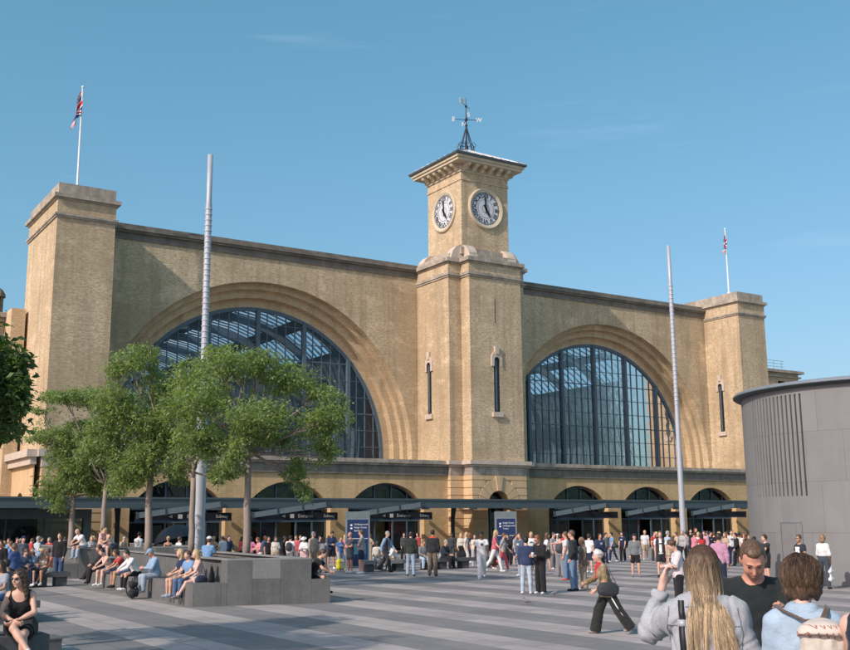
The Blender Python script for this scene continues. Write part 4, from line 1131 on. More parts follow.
tree(3, 12.55, 37.98, 1.06, 4.43, [(11.85,38.2,8.11,1.02,1.02,0.71,1),(11.17,38.72,7.76,0.55,0.55,0.4,0.8),(12.42,38.23,8.54,0.55,0.55,0.36,0.8),(13.11,38.43,7.24,1.12,1.12,0.8,1),(11.12,38.01,6.56,1.01,1.01,0.86,1),(12.11,38.12,5.96,1.57,1.57,0.86,1),(11.27,38.9,5.07,0.95,0.95,0.8,1),(12.98,37.83,5.24,1.18,1.18,0.94,1),(11.92,37.87,4.27,1.17,1.17,0.78,1),(10.82,38.72,5.81,0.71,0.71,0.55,0.7),(13.54,37.85,3.86,0.63,0.63,0.47,0.6),(11.85,38.41,3.71,0.95,0.95,0.47,0.8),(12.3,37.43,4.9,0.93,0.93,0.62,0.9),(10.73,38.85,4.8,0.87,0.87,0.63,0.9),(11.48,38.32,3.35,0.55,0.55,0.31,0.6)], 0.14, 'broad leafy tree third from the left, trunk behind the seated man in a blue cap', 0.13, 3000)
tree(4, 13.54, 47.09, 1.06, 3.78, [(12.73,47.32,7.75,1.06,1.06,0.63,0.9),(11.58,47.61,7.81,1.15,1.15,0.53,0.9),(13.48,47.42,6.59,1.06,1.06,0.77,0.9),(12.4,47.4,5.88,0.96,0.96,0.58,0.8),(13.46,47.12,5.23,1.15,1.15,0.77,1),(12.58,47.87,4.8,1.17,1.17,0.78,1),(14.11,46.92,4.22,0.87,0.87,0.67,0.8),(11.65,47.9,6.24,0.87,0.87,0.39,0.7),(12.81,47.3,5.97,0.67,0.67,0.38,0.7)], 0.13, 'thin open tree in front of the rusticated tower base', 0.13, 3000)
tree(5, 12.50, 48.41, 1.06, 3.37, [(11.62,48.63,3.63,0.88,0.88,0.69,1),(12.54,48.4,4.16,1.28,1.28,0.88,1),(13.7,48.5,3.82,1.19,1.19,0.69,1),(11.96,48.55,4.96,0.88,0.88,0.69,0.8),(11.4,48.99,6.04,1.19,1.19,0.54,0.9),(12.27,48.47,5.5,1.08,1.08,0.59,0.8),(13.55,48.13,4.61,1.08,1.08,0.69,0.8),(11.99,48.54,2.93,0.69,0.69,0.39,0.6),(12.54,48.4,6.63,0.98,0.98,0.39,0.7),(11.02,48.77,7.26,0.69,0.69,0.34,0.6)], 0.14, 'tree with tiered drooping foliage second from the left edge', 0.13, 3000)
tree(6, 2.67, 19.82, 0.0, 3.3, [(3.34,19.72,4.63,0.82,0.82,0.82,1),(3.7,20.16,5.02,0.56,0.56,0.48,1),(3.87,19.62,5.07,0.43,0.43,0.43,1),(3.84,19.22,4.38,0.46,0.46,0.5,1),(3.71,19.65,3.85,0.51,0.51,0.31,1),(2.83,20.3,4.4,1.21,1.21,1.01,0.8),(1.88,19.41,5.1,1.34,1.34,1.15,0.6),(3.66,20.07,5.48,0.28,0.28,0.18,1),(1.46,20.45,3.99,1.21,1.21,0.81,0.6),(2.89,20.3,5.85,1.01,1.01,0.72,0.7)], .16, 'dense dark green tree cut by the left edge of the photo', .13, 5000, 'leaf2', kind='broadleaf_tree', wid=.5)
tree(7, -1.9, 16.2, 0.0, 5.0, [(-1.8,16.3,7.2,1.5,1.5,1,1),(-0.6,16.9,6.6,1.1,1.1,0.8,1),(-3,15.9,6.9,1.3,1.3,0.9,1),(-1.6,15,7.9,1.2,1.2,0.8,1),(-2.4,17.8,7.8,1.2,1.2,0.8,1),(-0.9,16.2,5.6,0.8,0.8,0.5,1)], .15, 'tall tree just outside the left of the photo whose shade dapples the paving', .14, 2400)
# ================================================================== PEOPLE (signed distance bodies meshed with surface nets)
def surfnet(F, o, h):
    S = F < 0
    nx, ny, nz = F.shape
    c = [(i,j,k) for i in (0,1) for j in (0,1) for k in (0,1)]
    cnt = np.zeros((nx-1,ny-1,nz-1), np.int8)
    for (i,j,k) in c: cnt += S[i:nx-1+i, j:ny-1+j, k:nz-1+k]
    act = (cnt > 0) & (cnt < 8)
    ids = -np.ones(act.shape, np.int64); I = np.argwhere(act)
    if len(I) == 0: return np.zeros((0,3)), np.zeros((0,4), int)
    ids[act] = np.arange(len(I))
    acc = np.zeros((len(I),3)); n = np.zeros(len(I))
    for a in range(3):
        for (u, v) in ((0,0),(0,1),(1,0),(1,1)):
            off0 = [0,0,0]; oth = [x for x in range(3) if x != a]; off0[oth[0]] = u; off0[oth[1]] = v
            off1 = list(off0); off1[a] = 1
            f0 = F[I[:,0]+off0[0], I[:,1]+off0[1], I[:,2]+off0[2]]; f1 = F[I[:,0]+off1[0], I[:,1]+off1[1], I[:,2]+off1[2]]
            m = (f0 < 0) != (f1 < 0); t = np.where(m, f0/np.where(m, f0-f1, 1), 0)
            p = np.zeros((len(I),3)); p[:] = off0; p[:,a] = t
            acc += p*m[:,None]; n += m
    V = (I + acc/n[:,None])*h + o
    Q = []
    for a in range(3):
        b, d = (a+1)%3, (a+2)%3
        sl0 = [slice(None)]*3; sl1 = [slice(None)]*3; sl0[a] = slice(0,-1); sl1[a] = slice(1,None)
        ch = S[tuple(sl0)] != S[tuple(sl1)]
        E_ = np.argwhere(ch)
        E_ = E_[(E_[:,b] > 0) & (E_[:,d] > 0) & (E_[:,b] < F.shape[b]-1) & (E_[:,d] < F.shape[d]-1)]
        if len(E_) == 0: continue
        ins = S[E_[:,0],E_[:,1],E_[:,2]]
        def cell(db, dd):
            e = E_.copy(); e[:,b] -= db; e[:,d] -= dd; return ids[e[:,0],e[:,1],e[:,2]]
        q = np.stack([cell(1,1), cell(0,1), cell(0,0), cell(1,0)], 1)
        q[~ins] = q[~ins][:, ::-1]
        Q.append(q)
    Q = np.concatenate(Q); Q = Q[(Q >= 0).all(1)]
    return V, Q

A_ = lambda *v: np.array(v, float)
def norm(v): return v/np.linalg.norm(v)

class Field:
    def __init__(s, lo, hi, h):
        s.lo = np.array(lo, float)-2*h; s.h = h
        n = np.ceil((np.array(hi)-s.lo)/h).astype(int)+3
        s.n = n; s.F = np.full(tuple(n), 0.25)
        s.ax = [s.lo[i]+np.arange(n[i])*h for i in range(3)]
    def sub(s, lo, hi):
        i0 = np.clip(np.floor((lo-s.lo)/s.h).astype(int), 0, s.n-1); i1 = np.clip(np.ceil((hi-s.lo)/s.h).astype(int)+1, 1, s.n)
        sl = tuple(slice(a, b) for a, b in zip(i0, i1))
        return sl, s.ax[0][sl[0]][:,None,None], s.ax[1][sl[1]][None,:,None], s.ax[2][sl[2]][None,None,:]
    def put(s, sl, d, k):
        a = s.F[sl]
        if a.size == 0: return
        if k > 0:
            h = np.maximum(k-np.abs(a-d), 0)/k; s.F[sl] = np.minimum(a, d)-h*h*k*0.25
        else: s.F[sl] = np.minimum(a, d)
    def cone(s, a, b, ra, rb, k=0.03, cut=None, flat=None):
        a = np.asarray(a, float); b = np.asarray(b, float); m = max(ra, rb)+0.07
        sl, X, Y, Z = s.sub(np.minimum(a,b)-m, np.maximum(a,b)+m)
        ab = b-a; L = ab@ab+1e-9
        t = np.clip(((X-a[0])*ab[0]+(Y-a[1])*ab[1]+(Z-a[2])*ab[2])/L, 0, 1)
        dx, dy, dz = X-a[0]-t*ab[0], Y-a[1]-t*ab[1], Z-a[2]-t*ab[2]
        if flat is not None:   # squash along an axis
            ax, f = flat; q = dx*ax[0]+dy*ax[1]+dz*ax[2]; g = q*(1/f-1)
            dx = dx+g*ax[0]; dy = dy+g*ax[1]; dz = dz+g*ax[2]
        d = np.sqrt(dx*dx+dy*dy+dz*dz)-(ra+(rb-ra)*t)
        for (p, n) in (cut or ()):
            d = np.maximum(d, (X-p[0])*n[0]+(Y-p[1])*n[1]+(Z-p[2])*n[2])
        s.put(sl, d, k)
    def ell(s, c, r, Rm=None, k=0.03, cut=None):
        c = np.asarray(c, float); r = np.asarray(r, float); Rm = np.eye(3) if Rm is None else Rm
        ext = np.abs(Rm)@r+0.07
        sl, X, Y, Z = s.sub(c-ext, c+ext)
        p = [(X-c[0])*Rm[0,i]+(Y-c[1])*Rm[1,i]+(Z-c[2])*Rm[2,i] for i in range(3)]
        k0 = np.sqrt((p[0]/r[0])**2+(p[1]/r[1])**2+(p[2]/r[2])**2)+1e-6
        k1 = np.sqrt((p[0]/r[0]**2)**2+(p[1]/r[1]**2)**2+(p[2]/r[2]**2)**2)+1e-6
        d = k0*(k0-1)/k1
        for (q, n) in (cut or ()):
            d = np.maximum(d, (X-q[0])*n[0]+(Y-q[1])*n[1]+(Z-q[2])*n[2])
        s.put(sl, d, k)
    def grid(s): return s.ax[0][:,None,None], s.ax[1][None,:,None], s.ax[2][None,None,:]
    def cut(s, p, n):
        X, Y, Z = s.grid(); s.F = np.maximum(s.F, (X-p[0])*n[0]+(Y-p[1])*n[1]+(Z-p[2])*n[2])
    def carve(s, c, r, k=0.0):
        X, Y, Z = s.grid(); d = np.sqrt(((X-c[0])/r[0])**2+((Y-c[1])/r[1])**2+((Z-c[2])/r[2])**2)-1
        s.F = np.maximum(s.F, -d*min(r))
    def wrinkle(s, amp, f, ph=0.0):
        X, Y, Z = s.grid()
        s.F = s.F + amp*(np.sin(f*(Z*1.7+X*0.8)+ph+1.5*np.sin(f*0.6*(X+Y)+ph*2))*0.6+np.sin(f*1.9*(Z*0.6-X+Y*0.7)+ph*3)*0.4)
    def mesh(s): return surfnet(s.F, s.lo, s.h)

def rotx(a): c, s = math.cos(a), math.sin(a); return np.array([[1,0,0],[0,c,-s],[0,s,c]])
def roty(a): c, s = math.cos(a), math.sin(a); return np.array([[c,0,s],[0,1,0],[-s,0,c]])
def rotz(a): c, s = math.cos(a), math.sin(a); return np.array([[c,-s,0],[s,c,0],[0,0,1]])

POSES = {
 # arm: (upper pitch fwd, upper out, fore pitch fwd, fore inward) ; leg: (thigh pitch, out, shin pitch)
 'stand': dict(arms=((4,9,14,2),(2,9,12,2)), legs=((3,4,-1),(-3,4,-4)), lean=0),
 'contra': dict(arms=((6,10,22,4),(0,11,10,2)), legs=((10,5,-6),(-3,3,-4)), lean=1),
 'phone': dict(arms=((18,10,95,28),(6,9,20,4)), legs=((4,4,-2),(-2,4,-4)), lean=2, head=(-22,0)),
 'phone2': dict(arms=((20,10,90,30),(20,10,88,30)), legs=((4,4,-2),(-2,4,-4)), lean=3, head=(-25,0)),
 'cross': dict(arms=((22,10,78,72),(16,10,84,66)), legs=((4,6,-2),(-2,6,-4)), lean=-2),
 'hips': dict(arms=((-18,38,20,62),(-18,38,20,62)), legs=((3,7,-1),(-2,7,-3)), lean=-1),
 'pocket': dict(arms=((-10,16,28,18),(-10,16,28,18)), legs=((4,5,-2),(-3,5,-4)), lean=0),
 'back': dict(arms=((-14,14,-30,30),(-14,14,-30,30)), legs=((3,5,-1),(-3,5,-4)), lean=0),
 'point': dict(arms=((6,8,16,3),(78,28,84,2)), legs=((4,5,-2),(-4,5,-6)), lean=-1),
 'shade': dict(arms=((60,35,160,50),(4,9,14,2)), legs=((4,4,-2),(-2,4,-4)), lean=0),
 'drink': dict(arms=((45,14,140,30),(4,9,30,4)), legs=((4,4,-2),(-2,4,-4)), lean=0),
 'walk': dict(arms=((26,8,44,3),(-24,8,-4,2)), legs=((-24,2,-40),(26,2,10)), lean=5),
 'walk2': dict(arms=((-22,8,-4,2),(26,8,44,3)), legs=((26,2,10),(-22,2,-38)), lean=5),
 'stroll': dict(arms=((14,8,28,3),(-12,8,6,2)), legs=((-13,2,-24),(15,2,4)), lean=3),
 'stroll2': dict(arms=((-12,8,6,2),(14,8,28,3)), legs=((15,2,4),(-13,2,-24)), lean=3),
 'sit': dict(arms=((22,10,68,25),(22,10,68,25)), legs=((86,6,2),(84,6,-2)), lean=8, sit=1),
 'sitlean': dict(arms=((40,12,62,30),(42,12,60,34)), legs=((86,9,6),(84,9,0)), lean=32, head=(-6,0), sit=1),
 'sitphone': dict(arms=((26,8,92,34),(24,8,84,34)), legs=((86,6,4),(84,6,-4)), lean=12, head=(-28,0), sit=1),
 'sitcross': dict(arms=((28,8,66,34),(24,10,60,38)), legs=((88,4,8),(98,-10,30)), lean=10, sit=1),
 'sitback': dict(arms=((-26,22,-10,4),(-26,22,-10,4)), legs=((84,6,14),(86,6,30)), lean=-8, sit=1),
 'sitout': dict(arms=((26,10,60,30),(22,10,60,30)), legs=((80,5,32),(78,5,26)), lean=8, sit=1),
 'sithead': dict(arms=((120,30,200,55),(24,10,60,30)), legs=((86,6,4),(84,6,-2)), lean=6, sit=1),
}
def adir(side, pitch, out):
    p, o = R_(pitch), R_(out); return A_(side*math.sin(o), math.cos(o)*math.sin(p), -math.cos(o)*math.cos(p))

class Rig: pass
def rig(pose, H=1.75, fem=False, wide=1.0, head=None, twist=0.0, seat=0.45, over=None):
    P_ = dict(POSES[pose]); 
    if over: P_.update(over)
    k = H/1.75; r = Rig(); r.H = H; r.k = k; r.fem = fem; r.w = wide; r.pose = P_
    hipw = (0.095 if fem else 0.088)*k; shw = (0.155 if fem else 0.178)*k*(0.75+0.25*wide)
    th, shn = 0.43*k, 0.415*k
    legs = []
    for side, lg_ in zip((-1,1), P_['legs']):
        tp, to, sp = lg_[:3]; so = lg_[3] if len(lg_) > 3 else to*0.5
        hip = A_(side*hipw, 0, -0.02*k); kn = hip + adir(side, tp, to)*th; an = kn + adir(side, sp, so)*shn
        legs.append([hip, kn, an, sp])
    low = min(l[2][2] for l in legs)
    if P_.get('sit'): pz = seat + 0.095*k
    else: pz = 0.075*k - low
    o = A_(0,0,pz)
    for l in legs:
        for i in range(3): l[i] = l[i]+o
    r.legs = legs; r.pelvis = o
    B = rotx(-R_(P_['lean'])); T = rotz(R_(twist)); r.B = T@B
    up = lambda x, y, z: o + T@(B@A_(x*k, y*k, z*k))
    r.up = up
    r.waist = up(0,0,0.16); r.chest = up(0,0.0,0.36); r.neck0 = up(0,-0.015,0.50); r.neck1 = up(0,0.01,0.60)
    hp, hy = head if head is not None else P_.get('head', (0,0))
    Hm = T@rotx(-R_(P_['lean']*0.35))@rotz(R_(hy))@rotx(R_(hp)); r.Hm = Hm
    r.head = r.neck1 + Hm@A_(0,0.022*k,0.105*k)
    r.hk = k**0.6
    arms = []
    for side, (p, q, f, fi) in zip((-1,1), P_['arms']):
        sh = up(side*shw/k, -0.01, 0.465)
        d = T@adir(side, p, q); el = sh + d*0.285*k
        fd = T@adir(side, f, -fi); wr = el + fd*0.245*k
        arms.append([sh, el, wr, norm(fd), side])
    r.arms = arms
    return r

def body_sdf(r, h, legs_bare=True):
    k, w = r.k, r.w; up = r.up
    pts = [r.head+A_(0,0,.16), r.pelvis] + [q for l in r.legs for q in l[:3]] + [q for a in r.arms for q in a[:3]]
    lo = np.min(pts, 0)-0.19; hi = np.max(pts, 0)+0.19; lo[2] = min(lo[2], -0.005)
    F = Field(lo, hi, h)
    torso(F, r, 0.0)
    F.cone(r.neck0-A_(0,0,0.02), r.neck1+A_(0,0,.03), 0.058*k*(0.86 if r.fem else 1.04), 0.052*k*(0.86 if r.fem else 1.05), 0.05)
    for (sh, el, wr, fd, s) in r.arms:
        g = (0.86 if r.fem else 1.0)*(0.7+0.3*w)
        F.cone(sh, el, 0.052*k*g, 0.040*k*g, 0.05); F.cone(el, wr, 0.041*k*g, 0.026*k*g, 0.02)
        F.ell(el+(wr-el)*0.28, (0.040*k*g, 0.040*k*g, 0.085*k), frame_of(wr-el), 0.03)
        F.cone(wr, wr+fd*0.035*k, 0.025*k*g, 0.027*k*g, 0.01)
    for i, (hp, kn, an, sp) in enumerate(r.legs):
        g = (1.0 if r.fem else 1.0)*(0.75+0.25*w)
        F.cone(hp, kn, 0.086*k*g, 0.056*k*g, 0.06); F.cone(kn, an, 0.053*k*g, 0.036*k, 0.02)
        d = norm(an-kn); bk = norm(np.cross(d, A_(1,0,0)));  bk = bk if bk[1] < 0 else -bk
        F.ell(kn+(an-kn)*0.3+bk*0.016*k, (0.052*k*g, 0.052*k*g, 0.115*k), frame_of(d), 0.03)
    # head
    Hm, c, q = r.Hm, r.head, r.hk
    at = lambda x, y, z: c + Hm@A_(x*q, y*q, z*q)
    r.at = at
    F.ell(at(0,-0.012,0.030), (0.074*q, 0.094*q, 0.090*q), Hm, 0.03)
    F.ell(at(0,0.018,-0.035), (0.060*q, 0.070*q, 0.078*q), Hm, 0.04)
    F.ell(at(0,0.055,-0.092), (0.026*q, 0.024*q, 0.020*q), Hm, 0.035)   # chin
    F.cone(at(0,0.088,0.022), at(0,0.108,-0.018), 0.009*q, 0.014*q, 0.016)  # nose
    for s in (-1,1):
        F.ell(at(s*0.078,-0.005,-0.005), (0.010*q, 0.020*q, 0.032*q), Hm, 0.012)  # ears
        F.ell(at(s*0.035,0.062,-0.030), (0.024*q, 0.022*q, 0.026*q), Hm, 0.03)
        F.ell(at(s*0.028,0.084,0.036), (0.026*q, 0.010*q, 0.008*q), Hm, 0.015)   # brow
    F.ell(at(0,0.088,-0.052), (0.024*q, 0.010*q, 0.010*q), Hm, 0.012)       # lips
    if h < 0.009:
        for s in (-1,1):
            F.carve(at(s*0.030,0.102,0.018), (0.017*q,0.017*q,0.010*q))
        F.cone(at(-0.022,0.0985,-0.053), at(0.022,0.0985,-0.053), 0.003,0.003,0.0)
    return F

def frame_of(d):
    d = norm(np.asarray(d, float)); a = A_(1,0,0) if abs(d[0]) < 0.8 else A_(0,1,0)
    x = norm(np.cross(a, d)); y = np.cross(d, x); return np.stack([x, y, d], 1)

def torso(F, r, g, hem=None):
    k, up, B = r.k, r.up, r.B; w = r.w; f = r.fem
    belly = max(0, w-1)*0.10
    F.ell(up(0,-0.010,0.02), ((0.162 if f else 0.155)*k*w**0.5+g, 0.115*k*w**0.7+g, 0.125*k+g*0.5), B, 0.06)
    F.cone(up(-0.055,0.0,0.10), up(-0.055,0.0,0.30), (0.082 if f else 0.098)*k*w**0.8+g, 0.088*k*w**0.6+g, 0.08)
    F.cone(up(0.055,0.0,0.10), up(0.055,0.0,0.30), (0.082 if f else 0.098)*k*w**0.8+g, 0.088*k*w**0.6+g, 0.08)
    if belly > 0: F.ell(up(0,0.05,0.13), (0.13*k+g, 0.09*k+belly+g, 0.13*k+g), B, 0.08)
    sh = (0.140 if f else 0.165)
    F.ell(up(0,0.0,0.35), (sh*k*w**0.4+g, 0.102*k*w**0.5+g, 0.165*k+g), B, 0.07)
    F.cone(up(-sh*0.9,-0.012,0.452), up(sh*0.9,-0.012,0.452), 0.052*k+g, 0.052*k+g, 0.07)
    F.cone(up(-0.07,-0.018,0.475), up(0.07,-0.018,0.475), 0.045*k+g, 0.045*k+g, 0.06)
    if f:
        for s in (-1,1): F.ell(up(s*0.068,0.082,0.335), (0.055*k+g, 0.050*k+g, 0.055*k+g), B, 0.04)

def hand_mesh(wr, fd, side, k, curl=25, h=0.006, palm_n=None, spread=5):
    """palm, four unequal bent fingers and a thumb from the side of the palm"""
    fd = norm(fd)
    inn = A_(-side,0,0); n = inn - fd*(inn@fd)              # palm faces the body
    if palm_n is not None: n = palm_n - fd*(palm_n@fd)
    if np.linalg.norm(n) < 0.1: n = A_(0,0,-1)-fd*(-fd[2])
    n = norm(n); u = np.cross(fd, n)*1.0
    fw = A_(0,1,0) if abs(fd[1]) < 0.8 else A_(0,0,1)
    if u@fw < 0: u = -u                                     # u points to the thumb side
    pts = [wr, wr+fd*0.24*k]; lo = np.min(pts,0)-0.10; hi = np.max(pts,0)+0.10
    F = Field(lo, hi, h)
    c = wr+fd*0.055*k
    F.ell(c, (0.042*k, 0.017*k, 0.052*k), np.stack([u, n, fd], 1), 0.01)
    F.cone(wr-fd*0.02, wr+fd*0.04*k, 0.025*k, 0.026*k, 0.015)
    Ls = (0.070, 0.078, 0.073, 0.056)
    for i, L in enumerate(Ls):
        o = 0.029-0.0193*i
        b = c+u*(o*k)+fd*(0.038-abs(i-1.2)*0.004)*k
        d = norm(fd+u*R_(spread)*(1.5-i)); rr = (0.0092-0.0006*i)*k
        a0 = R_(curl*0.6); 
        for s, fr in enumerate((0.44,0.31,0.25)):
            dd = d*math.cos(a0)+n*math.sin(a0); e = b+dd*(L*fr*k)
            F.cone(b, e, rr, rr*0.92, 0.004); b = e; rr *= 0.9; a0 += R_(curl*1.1)
    b = wr+u*0.026*k+fd*0.022*k+n*0.006; d = norm(u*0.75+fd*0.75+n*0.35)
    F.cone(b, b+d*0.034*k, 0.012*k, 0.0105*k, 0.012); b = b+d*0.034*k; d = norm(u*0.25+fd*0.95+n*0.3)
    F.cone(b, b+d*0.034*k, 0.0105*k, 0.008*k, 0.003)
    return F.mesh()

FAB = {}
def fabric(c, rough=0.85, pat=None, var=0.12):
    key = (tuple(c), pat)
    if key in FAB: return FAB[key]
    m, nt, b, out = newmat('cloth_%d' % len(FAB))
    pos = N(nt, 'ShaderNodeTexCoord').outputs['Object']
    col = ramp(nt, noise(nt, pos, 9, 4), [(0.3, [x*(1-var) for x in c]), (0.7, [min(1, x*(1+var)) for x in c])])
    if pat == 'denim':
        col = mix(nt, ramp(nt, noise(nt, pos, 7, 6, 0.7), [(0.42, 0.0), (0.66, 0.28)]), col, [min(1, x*1.3+0.03) for x in c])
        col = mix(nt, ramp(nt, noise(nt, mapping(nt, pos, (40, 40, 220)), 1, 2), [(0.4, 0.25), (0.6, 0)]), col, [x*0.55 for x in c])
        bump(nt, b, noise(nt, mapping(nt, pos, (1.0,1.0,0.55), (0,0,0), (0.3,0.5,0.2)), 8, 3, 0.5), 0.45, 0.03)
    elif pat == 'floral':
        v = N(nt, 'ShaderNodeTexVoronoi'); v.inputs['Scale'].default_value = 14; nt.links.new(pos, v.inputs['Vector'])
        pal = ramp(nt, v.outputs['Color'], [(0.0, (0.5,0.28,0.07)), (0.3, (0.12,0.13,0.05)), (0.5, (0.55,0.42,0.3)), (0.7, (0.45,0.1,0.05)), (1.0, (0.5,0.32,0.08))])
        col = mix(nt, ramp(nt, v.outputs['Distance'], [(0.25, 0.9), (0.5, 0.2)]), col, pal)
    elif pat == 'check':
        s = N(nt, 'ShaderNodeTexVoronoi'); s.inputs['Scale'].default_value = 22; nt.links.new(pos, s.inputs['Vector'])
        col = mix(nt, ramp(nt, s.outputs['Distance'], [(0.2, 0.7), (0.4, 0)]), col, [x*0.4 for x in c])
    elif pat == 'rugbag':
        s = N(nt, 'ShaderNodeSeparateXYZ'); nt.links.new(pos, s.inputs[0])
        a = math_(nt, 'ABSOLUTE', math_(nt, 'SUBTRACT', math_(nt, 'FRACT', math_(nt, 'MULTIPLY', s.outputs[2], 22.5)), 0.5))
        bb = math_(nt, 'ABSOLUTE', math_(nt, 'SUBTRACT', math_(nt, 'FRACT', math_(nt, 'MULTIPLY', math_(nt, 'ADD', s.outputs[0], s.outputs[1]), 26)), 0.5))
        d = math_(nt, 'ADD', a, bb)
        f = math_(nt, 'MULTIPLY', math_(nt, 'LESS_THAN', d, 0.36), math_(nt, 'GREATER_THAN', d, 0.16))
        band = math_(nt, 'LESS_THAN', math_(nt, 'FRACT', math_(nt, 'MULTIPLY', math_(nt, 'ADD', s.outputs[2], 3.02), 7.5)), 0.5)
        col = mix(nt, math_(nt, 'MULTIPLY', f, band), col, (0.36, 0.15, 0.11))
    if pat != 'denim': bump(nt, b, noise(nt, pos, 26, 4, 0.6), 0.35, 0.02)
    nt.links.new(col, b.inputs['Base Color']); b.inputs['Roughness'].default_value = rough; b.inputs['Specular IOR Level'].default_value = 0.25
    b.inputs['Sheen Weight'].default_value = 0.15
    FAB[key] = m; return m
SKINC = {'l': (0.62,0.39,0.29), 'p': (0.66,0.44,0.35), 't': (0.48,0.28,0.18), 'd': (0.17,0.085,0.05), 'r': (0.58,0.30,0.21)}
SK = {}
def skin(c):
    if c in SK: return SK[c]
    m, nt, b, out = newmat('skin_'+c); col = SKINC[c]
    pos = N(nt, 'ShaderNodeTexCoord').outputs['Object']
    nt.links.new(ramp(nt, noise(nt, pos, 7, 4), [(0.3, [col[0]*0.9, col[1]*0.82, col[2]*0.8]), (0.7, [col[0]*1.05, col[1]*1.05, col[2]*1.05])]), b.inputs['Base Color'])
    b.inputs['Roughness'].default_value = 0.5; b.inputs['Subsurface Weight'].default_value = 0.08; b.inputs['Subsurface Radius'].default_value = (0.02,0.008,0.004)
    b.inputs['Specular IOR Level'].default_value = 0.35
    SK[c] = m; return m
HAIRC = {'black': (0.018,0.014,0.012), 'dark': (0.045,0.028,0.018), 'brown': (0.11,0.062,0.035), 'light': (0.25,0.15,0.08), 'blonde': (0.50,0.36,0.18), 'grey': (0.34,0.32,0.30), 'white': (0.66,0.62,0.58), 'red': (0.24,0.08,0.03)}
HM = {}
def hairmat(c):
    if c in HM: return HM[c]
    m, nt, b, out = newmat('hair_'+c); col = HAIRC[c]
    pos = N(nt, 'ShaderNodeTexCoord').outputs['Object']
    f = noise(nt, mapping(nt, pos, (60, 60, 9)), 1, 4, 0.6)
    nt.links.new(ramp(nt, f, [(0.3, [x*0.5 for x in col]), (0.7, [min(1, x*1.45) for x in col])]), b.inputs['Base Color'])
    b.inputs['Roughness'].default_value = 0.5; bump(nt, b, f, 0.5, 0.01)
    HM[c] = m; return m

def put(name, mesh, mat, parent):
    V, Q = mesh
    if len(V) == 0: return None
    return mk(name, V, Q, mat, parent, True, local=True)

